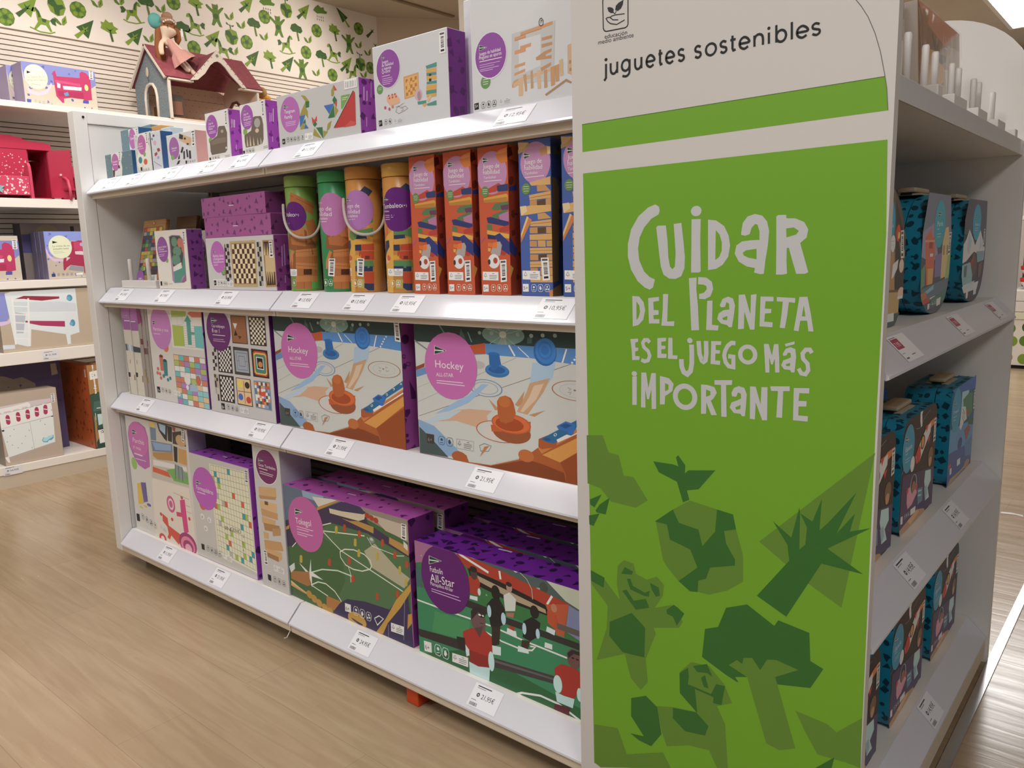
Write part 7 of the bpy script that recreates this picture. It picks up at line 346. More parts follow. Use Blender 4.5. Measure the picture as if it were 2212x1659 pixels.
FRIEZE = [('ball', 1.648, 2.287), ('tree', 1.753, 2.355), ('horsef', 1.827, 2.298), ('earth', 1.9, 2.391), ('ball', 2.009, 2.392), ('leaf', 2.119, 2.447), ('leaf', 1.918, 2.318), ('pined', 2.032, 2.298), ('oak', 2.164, 2.315), ('horse', 2.304, 2.434), ('pined', 2.304, 2.309), ('treeb', 2.391, 2.495), ('leaf', 2.48, 2.491), ('ball', 2.559, 2.542), ('oak', 2.696, 2.554), ('bear', 2.826, 2.526), ('leaf', 2.922, 2.534), ('tree', 3.045, 2.628), ('treeb', 3.088, 2.506), ('leaf', 3.0, 2.497), ('horsef', 2.684, 2.435), ('pine', 2.789, 2.38), ('apple', 2.923, 2.417), ('ball', 3.028, 2.4), ('ball', 2.664, 2.305), ('horsef', 2.858, 2.323), ('leaf', 2.935, 2.329), ('pined', 3.057, 2.306), ('treeb', 2.602, 2.394), ('leaf', 2.392, 2.312), ('leaf', 2.24, 2.484), ('ball', 3.172, 2.579), ('cloud', 3.197, 2.665), ('earth', 3.342, 2.655), ('pine', 3.477, 2.67), ('cloud', 3.616, 2.697), ('pinev', 3.812, 2.697), ('ball', 3.948, 2.648), ('pine', 4.07, 2.654), ('bear', 3.27, 2.543), ('treeb', 3.411, 2.532), ('ball', 3.578, 2.568), ('oak', 3.727, 2.585), ('bear', 3.851, 2.532), ('leaf', 3.942, 2.535), ('treeb', 4.091, 2.56), ('leaf', 3.161, 2.455), ('leaf', 3.505, 2.496), ('horse', 3.323, 2.432), ('ball', 3.479, 2.411), ('treeb', 3.603, 2.395), ('horsef', 3.71, 2.435), ('leaf', 4.025, 2.497), ('oak', 3.188, 2.323), ('pined', 3.321, 2.311), ('bear', 3.436, 2.301), ('leaf', 3.555, 2.29), ('ball', 3.691, 2.295), ('pine', 3.816, 2.384), ('apple', 3.948, 2.408), ('ball', 4.04, 2.394), ('horse', 3.873, 2.333), ('leaf', 3.975, 2.336)]
LABELS = {'t1': [(-2.627, '7,95€'), (-2.461, '7,95€'), (-2.235, '7,95€'), (-2.029, '6,95€'), (-1.871, '6,95€')], 's1': [(-2.622, '5,95€'), (-2.354, '7,95€'), (-2.003, '15,95€')], 'd1': [(-2.555, '11,95€'), (-1.892, '19,95€')], 'b1': [(-2.47, '11,95€'), (-2.148, '21,95€')], 't2': [(-1.59, '11,95€'), (-0.963, '12,95€')], 's2': [(-1.645, '13,95€'), (-1.441, '13,95€'), (-1.275, '10,95€'), (-0.879, '10,95€')], 'd2': [(-1.545, '21,95€'), (-1.068, '21,95€')], 'b2': [(-1.478, '24,95€'), (-1.071, '21,95€')], 'e2': [(1.296, '-'), (1.681, '-'), (2.043, '-')], 'e3': [(1.42, '14,95€'), (1.774, '14,95€')], 'eb': [(1.703, '14,95€')]}
# ================================================================ materials
WHITE = mat('e6e3e0', .35); WHITE_G = mat((214, 214, 222), .13, .7); CREAM = mat('d8cab6', .45); SHELF_W = mat('e9e4de', .4)
GREYIN = mat('cfcac6', .5); DARKGAP = mat('2c2624', .6); METAL = mat('c8c8cc', .25, .5, Metallic=1.0)
WALLPAINT = mat((234, 226, 218), .6); SLAT = mat((224, 214, 204), .5); SLATGAP = mat('7a6a5e', .7)
BLACK = mat('141214', .5); CEILM = noisy('ceiling_paint', 'b9ad9c', 'bdb1a0', (1, 1, 1), .8)

def oak():
    m = bpy.data.materials.new('pale_oak_vinyl'); m.use_nodes = True; nt = m.node_tree; N = nt.nodes.new; L = nt.links.new; b = nt.nodes['Principled BSDF']
    tc = N('ShaderNodeTexCoord'); br = N('ShaderNodeTexBrick'); L(tc.outputs['Object'], br.inputs['Vector'])
    br.inputs['Scale'].default_value = 1.0; br.inputs['Brick Width'].default_value = 1.25; br.inputs['Row Height'].default_value = .16
    br.inputs['Mortar Size'].default_value = .0007; br.inputs['Bias'].default_value = 0; br.offset = .37
    br.inputs['Color1'].default_value = (*lin(OAK1), 1); br.inputs['Color2'].default_value = (*lin(OAK2), 1); br.inputs['Mortar'].default_value = (*lin(OAKM), 1)
    mp = N('ShaderNodeMapping'); mp.inputs['Scale'].default_value = (1.2, 14, 1); L(tc.outputs['Object'], mp.inputs['Vector'])
    nz = N('ShaderNodeTexNoise'); nz.inputs['Scale'].default_value = 2.2; nz.inputs['Detail'].default_value = 7; nz.inputs['Distortion'].default_value = 1.2; L(mp.outputs[0], nz.inputs['Vector'])
    n2 = N('ShaderNodeTexNoise'); n2.inputs['Scale'].default_value = 1.6; n2.inputs['Detail'].default_value = 3; L(tc.outputs['Object'], n2.inputs['Vector'])
    cr = N('ShaderNodeValToRGB'); cr.color_ramp.elements[0].position = .38; cr.color_ramp.elements[0].color = (.70, .62, .55, 1); cr.color_ramp.elements[1].position = .62; cr.color_ramp.elements[1].color = (1, 1, 1, 1)
    L(nz.outputs['Fac'], cr.inputs[0])
    c2 = N('ShaderNodeValToRGB'); c2.color_ramp.elements[0].position = .3; c2.color_ramp.elements[0].color = (.84, .80, .76, 1); c2.color_ramp.elements[1].position = .65; c2.color_ramp.elements[1].color = (1, 1, 1, 1)
    L(n2.outputs['Fac'], c2.inputs[0])
    m1 = N('ShaderNodeMix'); m1.data_type = 'RGBA'; m1.blend_type = 'MULTIPLY'; m1.inputs['Factor'].default_value = .38
    m2 = N('ShaderNodeMix'); m2.data_type = 'RGBA'; m2.blend_type = 'MULTIPLY'; m2.inputs['Factor'].default_value = .8
    L(br.outputs['Color'], m1.inputs['A']); L(cr.outputs[0], m1.inputs['B']); L(m1.outputs['Result'], m2.inputs['A']); L(c2.outputs[0], m2.inputs['B']); L(m2.outputs['Result'], b.inputs['Base Color'])
    rr = N('ShaderNodeMapRange'); rr.inputs['To Min'].default_value = .12; rr.inputs['To Max'].default_value = .34; L(nz.outputs['Fac'], rr.inputs[0]); L(rr.outputs[0], b.inputs['Roughness'])
    b.inputs['Specular IOR Level'].default_value = .5
    bp = N('ShaderNodeBump'); bp.inputs['Strength'].default_value = .05; bp.inputs['Distance'].default_value = .01; L(nz.outputs['Fac'], bp.inputs['Height']); L(bp.outputs[0], b.inputs['Normal'])
    return m

# ================================================================ the room
XW = -4.70; CEIL = 2.76
mb = MB(); mb.box((-5.2, -3.5, -.05), (4.5, 9.6, 0), oak()); structure(mb.build('floor'))
mb = MB(); mb.box((-5.2, -3.5, CEIL), (4.5, 9.6, CEIL+.05), CEILM); ceil = structure(mb.build('ceiling'))
mb = MB(); mb.box((-4.30, -3.4, CEIL-.012), (-4.27, 4.5, CEIL), mat('8c7a64', .7)); structure(mb.build('trim_1'))
mb = MB(); mb.box((XW-.08, -3.5, 0), (XW, 4.12, CEIL), WALLPAINT); wl = structure(mb.build('wall_left'))
mb = MB()
mb.box((XW, -3.5, .10), (XW+.004, 4.12, 2.235), SLATGAP)
z = .112
while z < 2.22:
    mb.box((XW+.004, -3.5, z), (XW+.014, 4.12, z+.0205), SLAT); z += .0255
mb.build('slat_panel', wl)
dg = Vector((.60, .80, 0)); n0 = Vector((XW, 4.12, 0))
mb = MB(); e = n0+dg*4.6; off = Vector((-.8, .6, 0))*.08
mb.prism([n0, e, e+off, n0+off], (0, 0, CEIL), mat('d6c4ae', .6)); structure(mb.build('wall_back'))
mb = MB(); mb.box((-3.2, 8.9, 0), (4.5, 8.98, CEIL), mat('b8aea4', .6)); structure(mb.build('wall_far'))
mb = MB(); mb.box((-1.2, 3.55, 0), (-1.199, 3.551, .001), WHITE); mb.bm.free()
mb = MB(); mb.box((-3.007, 3.2, 0), (-2.76, 3.95, CEIL), [WHITE, WHITE, mat('e4dacb', .5), mat('e9e4e8', .45), WHITE, WHITE]); structure(mb.build('wall_pillar'))
mb = MB(); mb.box((-.300, -3.0, 0), (-.278, 8.0, .004), METAL); structure(mb.build('trim_2'))

# wall frieze: green paper cut-outs printed on the wall
GA, GB, GC = mat('7d9a34', .6), mat('5d7f2b', .6), mat('3a5f2c', .6)
def frieze():
    mb = MB()
    def S(y, z, pts, m, k, lay): mb.face([(XW+.0012+lay*.0004, y+px_*k, z+pz*k) for px_, pz in pts], m)
    def circ(cx, cy, r, n=10, a0=0, ry=None): return [(cx+r*math.cos(a0+2*math.pi*i/n), cy+(ry or r)*math.sin(a0+2*math.pi*i/n)) for i in range(n)]
    for i, (kd, y, z) in enumerate(FRIEZE):
        k = .047; f = -1 if kd.endswith('f') else 1; D = lambda p: [(a*f, b) for a, b in p]
        if kd == 'ball':
            S(y, z, circ(0, 0, .92, 11), GB, k, 0)
            for q in range(5):
                a = q*1.257+.3; S(y, z, circ(.58*math.cos(a), .58*math.sin(a), .27, 6, a), GA, k, 1)
            S(y, z, circ(0, 0, .27, 5), GC, k, 2); S(y, z, [(-.6,.6),(-.25,.85),(-.3,.62)], GC, k, 2); S(y, z, [(.6,-.6),(.25,-.85),(.3,-.62)], GC, k, 2)
        elif kd in ('tree', 'pine', 'pined', 'pinev'):
            a, b = (GA, GC) if kd in ('tree', 'pine') else (GC, GA)
            if kd == 'pinev':
                S(y, z, [(-1.2,1.3),(.9,.15),(-.1,-.75)], a, k, 0); S(y, z, [(-.1,.15),(.25,-.05),(1.25,-1.1),(.9,-1.25)], b, k, 1); S(y, z, [(.0,.1),(-.6,.7),(.2,.2)], b, k, 1)
            else:
                S(y, z, [(1.15,1.2),(-.9,.1),(.35,-1.0)], a, k, 0)
                S(y, z, [(-1.2,-.85),(-.85,-1.2),(.05,-.25),(.5,.4),(-.1,-.05)], b, k, 1); S(y, z, [(-.1,-.1),(-.25,.35),(.05,.05)], b, k, 1); S(y, z, [(-.05,-.2),(.5,-.15),(.1,-.02)], b, k, 1)
        elif kd in ('oak', 'treeb'):
            a, b = (GA, GC) if kd == 'oak' else (GC, GB)
            if kd == 'oak': S(y, z, [(-.3,1.2),(.1,.9),(.5,1.0),(.6,.6),(1.15,.35),(.75,.1),(.9,-.2),(.2,-.35),(-.4,-.1),(-.95,.1),(-.8,.5),(-.9,.85),(-.5,.8)], a, k, 0)
            else: S(y, z, [(-1.0,.25),(-.75,.85),(-.1,1.1),(.35,.85),(.85,.75),(1.05,.2),(.7,-.15),(.1,-.05),(-.6,-.1)], a, k, 0)
            S(y, z, [(.05,.1),(.2,.1),(.3,-.35),(.45,-1.2),(.2,-1.25),(.05,-.4)], b, k, 1); S(y, z, [(-.4,.3),(.05,-.1),(.12,.05)], b, k, 1); S(y, z, [(.6,.35),(.15,-.1),(.12,.05)], b, k, 1)
        elif kd == 'leaf':
            S(y, z, [(-1.0,.35),(-.55,.2),(-.02,-.45),(-.15,-.6),(-.7,-.35)], GB, k*.8, 0); S(y, z, [(.65,.85),(.05,.2),(.0,-.5),(.25,-.55),(.7,-.1)], GA, k*.8, 0); S(y, z, [(.5,.5),(.25,.0),(.22,-.3),(.4,.0)], GC, k*.8, 1)
        elif kd in ('apple', 'earth'):
            S(y, z, [(-.75,.55),(-.05,.85),(.7,.65),(.9,-.1),(.6,-.8),(.0,-1.0),(-.6,-.65),(-.85,.0)], GA, k*1.1, 0)
            S(y, z, [(-.75,.55),(-.2,.6),(.1,.1),(.6,.2),(.8,-.1),(.3,-.35),(.2,-.95),(-.2,-.8),(-.3,-.2),(-.8,.1)], GC, k*1.1, 1)
            S(y, z, [(-.1,.85),(.02,.85),(-.05,1.35),(-.15,1.3)], GC, k*1.1, 1); S(y, z, [(-.1,1.2),(-.6,1.55),(-.55,1.3)], GC, k*1.1, 1); S(y, z, [(-.05,1.2),(.45,1.35),(.3,1.1)], GC, k*1.1, 1)
        elif kd == 'cloud':
            S(y, z, [(-1.2,.0),(-.8,.5),(-.3,.9),(.2,.6),(.7,.75),(.75,.35),(1.3,.2),(1.1,-.1),(.1,-.2),(-.5,-.35)], GB, k, 0)
            for q in range(8): S(y, z, [(-.6+q%4*.35,-.6-q//4*.4),(-.52+q%4*.35,-.6-q//4*.4),(-.5+q%4*.35,-.85-q//4*.4),(-.58+q%4*.35,-.85-q//4*.4)], GC, k, 1)
        elif kd == 'bear':
            S(y, z, [(-.35,.8),(-.42,1.15),(-.2,1.1),(.15,1.12),(.3,1.25),(.4,1.0),(.32,.55),(.85,.95),(1.0,.75),(.45,.1),(.45,-.5),(.75,-1.3),(.4,-1.3),(.08,-.75),(-.3,-1.3),(-.6,-1.25),(-.35,-.5),(-.4,.1),(-1.1,.65),(-1.0,.95),(-.35,.5)], GB, k*1.1, 0)
            S(y, z, circ(0, -.2, .32, 7), GC, k*1.1, 1); S(y, z, [(-.1,.75),(.15,.75),(.05,.6)], GC, k*1.1, 1); S(y, z, [(.85,.95),(1.0,.75),(1.1,.95)], GC, k*1.1, 1); S(y, z, [(-1.1,.65),(-1.0,.95),(-1.2,.9)], GC, k*1.1, 1)
        elif kd.startswith('horse'):
            S(y, z, D([(.6,1.2),(.85,1.15),(1.0,.8),(.75,.75),(.6,.85),(.55,.3),(.5,-.1),(.9,-.75),(.75,-.85),(.25,-.3),(-.2,-.3),(-.55,-.85),(-.7,-.8),(-.5,-.1),(-.6,.2),(.1,.3),(.3,.9)]), GA, k*1.15, 0)
            S(y, z, D([(-1.0,-.85),(-.5,-1.05),(.4,-1.05),(1.3,-.75),(1.25,-.65),(.4,-.93),(-.5,-.93),(-.95,-.75)]), GA, k*1.15, 0)
            S(y, z, D([(-.6,.2),(-.9,.5),(-1.2,.4),(-1.1,.1),(-1.15,-.2),(-.8,-.1)]), GC, k*1.15, 1); S(y, z, D([(-.3,.25),(.15,.28),(.1,-.02),(-.2,-.05)]), GC, k*1.15, 1); S(y, z, D([(.3,.9),(.6,1.25),(.68,1.1),(.45,.7),(.42,.3),(.2,.4)]), GC, k*1.15, 1)
    bmesh.ops.delete(mb.bm, geom=[f for f in mb.bm.faces if max(v.co.z for v in f.verts) > CEIL or max(v.co.y for v in f.verts) > 4.12], context='FACES')
    return mb
fm = frieze()
me = bpy.data.meshes.new('frieze_print'); fm.bm.to_mesh(me); fm.bm.free()
for m in fm.mats: me.materials.append(m)
fo = bpy.data.objects.new('frieze_print', me); COL.objects.link(fo); fo.parent = wl

# ================================================================ ceiling lamps (glowing panels, some of them added for brightness)
LAMP = glow('lamp_diffuser', LAMPC, LAMPW)
LFR = mat('d8d4cc', .5)
for i, (x0, x1, y0, y1, lab) in enumerate(LAMPS):
    r = empty('ceiling_light', ((x0+x1)/2, (y0+y1)/2, CEIL), lab, 'ceiling light', 'flat ceiling lamps')
    a, b = (x1-x0)/2, (y1-y0)/2
    mb = MB()
    for q in (((-a-.03, -b-.03), (a+.03, -b)), ((-a-.03, b), (a+.03, b+.03)), ((-a-.03, -b), (-a, b)), ((a, -b), (a+.03, b))):
        mb.box((*q[0], -.02), (*q[1], 0), LFR)
    mb.build('lamp_frame', r)
    mb = MB(); mb.face([(-a, -b, -.012), (-a, b, -.012), (a, b, -.012), (a, -b, -.012)], LAMP)
    me = bpy.data.meshes.new('diffuser'); mb.bm.to_mesh(me); mb.bm.free(); me.materials.append(LAMP)
    o = bpy.data.objects.new('diffuser', me); COL.objects.link(o); o.parent = r; o['label'] = 'glowing white diffuser'

# ================================================================ the gondola: two bays
def part(mb, name, root, label=None):
    o = mb.build(name, root); o.location = -Vector(root.location)
    if label: o['label'] = label
    return o
def rail_profile(y, z): return [(y, z), (y-.040, z-.039), (y-.044, z-.043), (y-.0445, z-.047), (y-.040, z-.049), (y-.036, z-.046), (y+.004, z-.008)]
def label_ops(txt):
    if txt == '-':
        return 'p f0eef0 0,0,900,0,900,480,0,480;p b0305c 60,230,420,230,420,420,60,420;t f4e4ea 110,280,240,80,0 7,95;l 6a6468 14,420,90,620,90;l 8a8488 10,60,150,200,150;l 6a6468 12,60,440,380,440;l 5a5458 26,60,60,200,60'
    return ('p e6e6ec 0,0,800,0,800,500,0,500;l 3a3638 22,90,450,480,450;l 7a7678 12,90,410,330,410;e 4a4648 190,270,44,44;e f3f2f5 190,270,16,16;'
            't 2c282c 290,215,%d,105,0 %s;l 6a6668 12,60,150,200,150;' % (60*len(txt), txt) + ';'.join('l 3a3638 %d,%d,25,%d,95' % (7+(i*5) % 9, 60+i*20, 60+i*20) for i in range(11)))
def lip(parent, root, x0, x1, y, z, labels, axis='x'):
    """tilted glossy price rail with its printed price labels"""
    mb = MB(); pr = rail_profile(y, z)
    if axis == 'x': mb.prism([(x0, a, b) for a, b in pr], (x1-x0, 0, 0), WHITE_G)
    else: mb.prism([(-a, x0, b) for a, b in pr], (0, x1-x0, 0), WHITE_G)      # y here is the rail's distance to the -x side
    mb.build('price_rail', parent)
    up = Vector((0, .040, .039)).normalized(); nr = Vector((0, -.039, .040)).normalized()
    for xc, t in labels:
        if axis == 'x': o = Vector((xc-.045, y-.039, z-.038)); art('price_label', label_ops(t), 90, 54, o, X_, up, nr, parent, lift=.0006, rough=.3)
        else:
            o = Vector((-y+.039, xc-.045, z-.038)); art('price_label', label_ops(t), 90, 54, o, Y_, Vector((-up.y, 0, up.z)), Vector((-nr.y, 0, nr.z)), parent, lift=.0006, rough=.3)
ZT, Z2, Z3, Z0 = 1.315, .963, .605, .121
YB = 1.60
def bay(x0, x1, lab, labels, endpanel, name='shelving_unit'):
    r = empty(name, ((x0+x1)/2, 1.6, 0), lab, 'shelving', 'bays of the long white toy shelf')
    for key, z in (('t', ZT), ('s', Z2), ('d', Z3), ('b', Z0)):
        yl = 1.172 if key == 'b' else 1.190
        mb = MB(); mb.box((x0+.001, yl, z-.028), (x1-.001, YB, z-.0005), SHELF_W, .001)
        if key != 'b': mb.box((x0+.001, yl-.028, z-.062), (x1-.001, yl+.006, z-.046), CREAM, .001); mb.box((x0+.001, yl+.001, z-.06), (x1-.001, yl+.02, z-.03), GREYIN)
        sh = part(mb, 'base_deck' if key == 'b' else 'shelf', r)
        lip(sh, r, x0+.002, x1-.002, yl, z, labels[key])
    mb = MB(); mb.box((x0+.001, 1.134, .050), (x1-.001, 1.150, .0785), CREAM, .003); part(mb, 'kick_plate', r)
    mb = MB(); mb.box((x0, YB+.012, .10), (x1, YB+.02, 1.40), mat('8a807c', .6)); z = .12
    while z < 1.38: mb.box((x0, YB, z), (x1, YB+.012, z+.0165), mat('b4aaa6', .55)); z += .0255
    part(mb, 'back_panel', r)
    for xx in ((x0+.02,) if endpanel else (x0,)):
        mb = MB(); mb.box((xx-.014, YB-.03, .08), (xx+.014, YB+.0, 1.40), mat('9a928e', .4, .5), .001)
        z = .15
        while z < 1.38: mb.box((xx-.003, YB-.0312, z), (xx+.003, YB-.0300, z+.014), BLACK); z += .025
        part(mb, 'slotted_upright', r)
    for xx, c in zip((x0+.06, x1-.06), endpanel[1] if endpanel else ('c8481c', '1c1a1c')):
        mb = MB(); mb.box((xx-.02, 1.19, 0), (xx+.02, 1.25, .05), mat(c, .5), .003); part(mb, 'foot', r)
    if endpanel:
        mb = MB(); a, b = x0-.045, x0
        mb.box((a, 1.133, .05), (b, 1.175, 1.53), WHITE, .002); mb.box((a, 2.06, .05), (b, 2.10, 1.53), WHITE, .002)
        mb.box((a, 1.175, 1.492), (b, 2.06, 1.53), WHITE, .002); mb.box((a, 1.175, .05), (b, 2.06, .085), WHITE, .002)
        ep = part(mb, 'end_panel', r)
        mb = MB(); mb.box((a+.002, 1.1765, .0865), (b-.003, 2.0585, 1.4905), WHITE, .001); mb.build('inset_panel', ep)
        mb = MB(); mb.tube([(b, 1.163, 1.512), (b+.0012, 1.163, 1.512)], .004, BLACK, 12); mb.build('screw_cap', ep)
        mb = MB(); mb.box((a+.01, 1.25, 0), (b-.01, 1.30, .05), BLACK); part(mb, 'foot', r)
    return r
bay(-2.770, -1.770, 'left bay of the long white toy shelf, with the tall framed end panel', {'t': LABELS['t1'], 's': LABELS['s1'], 'd': LABELS['d1'], 'b': LABELS['b1']}, (1, ('1c1a1c', '1c1a1c')))
b2 = bay(-1.768, -.790, 'right bay of the long white toy shelf, running up to the green sign', {'t': LABELS['t2'], 's': LABELS['s2'], 'd': LABELS['d2'], 'b': LABELS['b2']}, None)
mb = MB(); mb.box((-1.33, 1.15, 0), (-1.29, 1.22, .05), mat('c8481c', .45), .003); o = part(mb, 'foot', b2, 'orange foot block')

# ================================================================ end cap unit, facing right
EX0, EY0, EY1 = -.770, 1.131, 2.162
r = empty('shelving_unit', (-.53, 1.65, 0), 'white end shelf with blue suitcases, behind and to the right of the green sign', 'shelving')
for key, z, xf in (('e2', .911, -.339), ('e3', .513, -.341), ('eb', .110, -.350)):
    mb = MB(); mb.box((EX0, EY0+.001, z-.026), (xf, EY1-.001, z-.0005), SHELF_W, .001)
    sh = part(mb, 'base_deck' if key == 'eb' else 'shelf', r)
    lip(sh, r, EY0+.002, EY1-.002, -xf, z, LABELS[key], 'y')
mb = MB(); mb.box((EX0, EY0+.001, 1.232), (-.310, EY1-.001, 1.256), SHELF_W, .001); mb.box((-.310, EY0+.001, 1.230), (-.306, EY1-.001, 1.262), mat('d4d4d8', .15), .001)
part(mb, 'shelf', r)
mb = MB(); mb.box((-.318, EY0+.001, .018), (-.306, EY1-.001, .066), CREAM, .002); part(mb, 'kick_plate', r)
mb = MB(); mb.box((EX0-.016, EY0+.001, .02), (EX0, EY1-.001, 1.256), WHITE); part(mb, 'back_panel', r)
def rounded_panel(y0, y1, zb, mface, name):
    pts = [(-.797, zb), (-.300, zb), (-.300, 1.385)]+[(-.300-.20+.20*math.cos(t), 1.385+.165*math.sin(t)) for t in [i*math.pi/2/12 for i in range(1, 13)]]+[(-.797, 1.55)]
    mb = MB(); mb.prism([(x, y0, z) for x, z in pts], (0, y1-y0, 0), mface); return mb
part(rounded_panel(2.162, 2.180, 0, WHITE, ''), 'side_panel', r)
for xx, yy in ((-.72, 1.2), (-.72, 2.1), (-.36, 1.2), (-.36, 2.1)):
    mb = MB(); mb.box((xx-.02, yy-.02, 0), (xx+.02, yy+.02, .084), mat('3a3634', .5), .002); part(mb, 'foot', r)

# ================================================================ the green sign board
sg = empty('sign_board', (-.548, 1.121, 0), 'tall white sign board with green poster reading cuidar del planeta', 'sign')
brd = part(rounded_panel(1.112, 1.130, 0, mat((205, 201, 198), .55), ''), 'board', sg)
SF = FLAT['sign']; sw, sh_ = 497, 1500
fl = .00012
for k in ('header_print', 'logo_icon', 'lettering', 'poster_print', 'slogan_lettering'):
    o = art(k, SF[k], sw, sh_, (-.797, 1.112, .06), X_, Z_, -Y_, sg, lift=fl, rough=.5); fl = TOPZ[0]+.00002; o.location = -Vector(sg.location)

# ================================================================ goods on the long shelf
built = []
for d in GOODS:
    if 'same' in d:
        c = copy_tree(built[d['same']]); c.location = d['loc']; c['label'] = d['label']; c['group'] = d['group']
        if 'rz' in d: c.rotation_euler.z = d['rz']
        built.append(c)
    else: built.append(carton(d))
for d in TUBES:
    r = empty('game_tube', d['loc'], d['label'], 'game tube', 'lidded cardboard game tubes'); R0 = d['r']
    def cyl(name, a, b, rad, m, root=r):
        mb = MB(); n = 48
        pr = [(0, a), (rad-.001, a), (rad, a+.001), (rad, b-.002), (rad-.002, b), (0, b)]
        rings = [[mb.bm.verts.new((q*math.cos(6.28319*i/n), q*math.sin(6.28319*i/n), z)) for i in range(n)] for q, z in pr[1:5]]
        for p, q in zip(rings, rings[1:]):
            for i in range(n): f = mb.bm.faces.new((p[i], p[(i+1) % n], q[(i+1) % n], q[i])); f.smooth = True
        mb.bm.faces.new(rings[0][::-1]); mb.bm.faces.new(rings[-1]); mb.mi(m)
        return mb.build(name, root)
    cyl('body', 0, d['lid'], R0, mat(d['col'][0], .32)); cyl('lid', d['lid']+.0008, d['h'], R0+.0007, mat(d['col'][1], .3))
    fl = .0002
    for k, src in d['art'].items():
        art(k, src, math.pi*R0*1000, d['h']*1000, (0, 0, 0), X_, Z_, Y_, r, lift=fl, rough=.32, bend=(R0, d['a0'])); fl = TOPZ[0]+.00003
    if d['rope']:
        mb = MB(); pts = []
        for i in range(25):
            t = -1+2*i/24; a = d['a0']+t*1.50; rr = R0+.006+.008*(1-t*t); pts.append((math.sin(a)*rr, -math.cos(a)*rr, .132+.085*abs(t)**2.2))
        mb.tube(pts, .0034, noisy('white_rope', 'd8d2cc', 'b8b0a8', (300, 300, 300), .8), 8); mb.build('rope_handle', r)

# white peg stands
def peg_stand(x, y, z, pegs, w, d, label, h=.105, axis='x', rad=.0065):
    r = empty('peg_stand', (x, y, z), label, 'display stand', 'white peg stands'); mb = MB()
    mb.box((-w/2, -d/2, 0), (w/2, d/2, .024), WHITE, .002); mb.build('base', r)
    for p in pegs:
        mb = MB(); q = (p, 0) if axis == 'x' else (0, p); mb.tube([(*q, .022), (*q, h-.003), (*q, h)], [rad, rad, rad*.8], WHITE, 14); mb.build('peg', r)
    return r
peg_stand(-2.588, 1.215, Z2, (-.075, .05), .235, .03, 'white two pegged stand at the left end of the second shelf', .093)
for i, (y, p, lab) in enumerate(((1.389, (0,), 'white peg stand on the end shelf top, closest to the sign'), (1.531, (-.033, .033), 'white two pegged stand right in front of the wrapped puzzle boxes'), (1.7155, (-.0275, .0275), 'white two pegged stand by the lower right corner of the wrapped puzzle'), (1.906, (-.026, .026), 'white two pegged stand alone near the far end of the end shelf top'), (2.085, (0,), 'farthest single white peg on the end shelf top'))):
    peg_stand(-.36, y, 1.256, p, .10, .03+2*max(p), lab, .108, 'y', .0058)

# wooden puzzle boards leaning on the second shelf
r = empty('puzzle_board', (-2.653, 1.222, Z2+.001), 'wooden block puzzle board with bright coloured pieces leaning behind the white pegs', 'puzzle'); r.rotation_euler = (-.22, 0, 0)
WOOD = noisy('beech_wood', 'b88a58', 'a87a4a', (6, 6, 40), .5); WOODD = noisy('darker_wood', '8a6844', '7a5a3a', (6, 6, 40), .55)
mb = MB(); mb.box((0, .0005, 0), (.150, .016, .222), WOOD, .004); mb.build('board', r)
for k in ('board_print', 'title_badge'): art(k, FLAT['tetro'][k], 150, 222, (0, 0, 0), X_, Z_, -Y_, r, lift=.0002 if k[0] == 'b' else .0006)
for i, (x, y, w, lab) in enumerate(((-2.585, 1.30, .13, 'plain wooden board right behind the coloured block puzzle'), (-2.515, 1.345, .13, 'second plain wooden board leaning behind the cactus box'), (-2.44, 1.39, .13, 'third plain wooden board, mostly hidden behind the cactus box'))):
    r = empty('puzzle_board', (x, y, Z2+.001), lab, 'puzzle', 'plain wooden puzzle boards'); r.rotation_euler = (-.22, 0, 0)
    mb = MB(); mb.box((0, 0, 0), (w, .014, .232), WOODD, .003); mb.build('board', r)
    mb = MB(); mb.box((.02, -.003, .03), (w-.02, 0, .19), mat('5c4630', .6), .001); mb.build('tray', r)

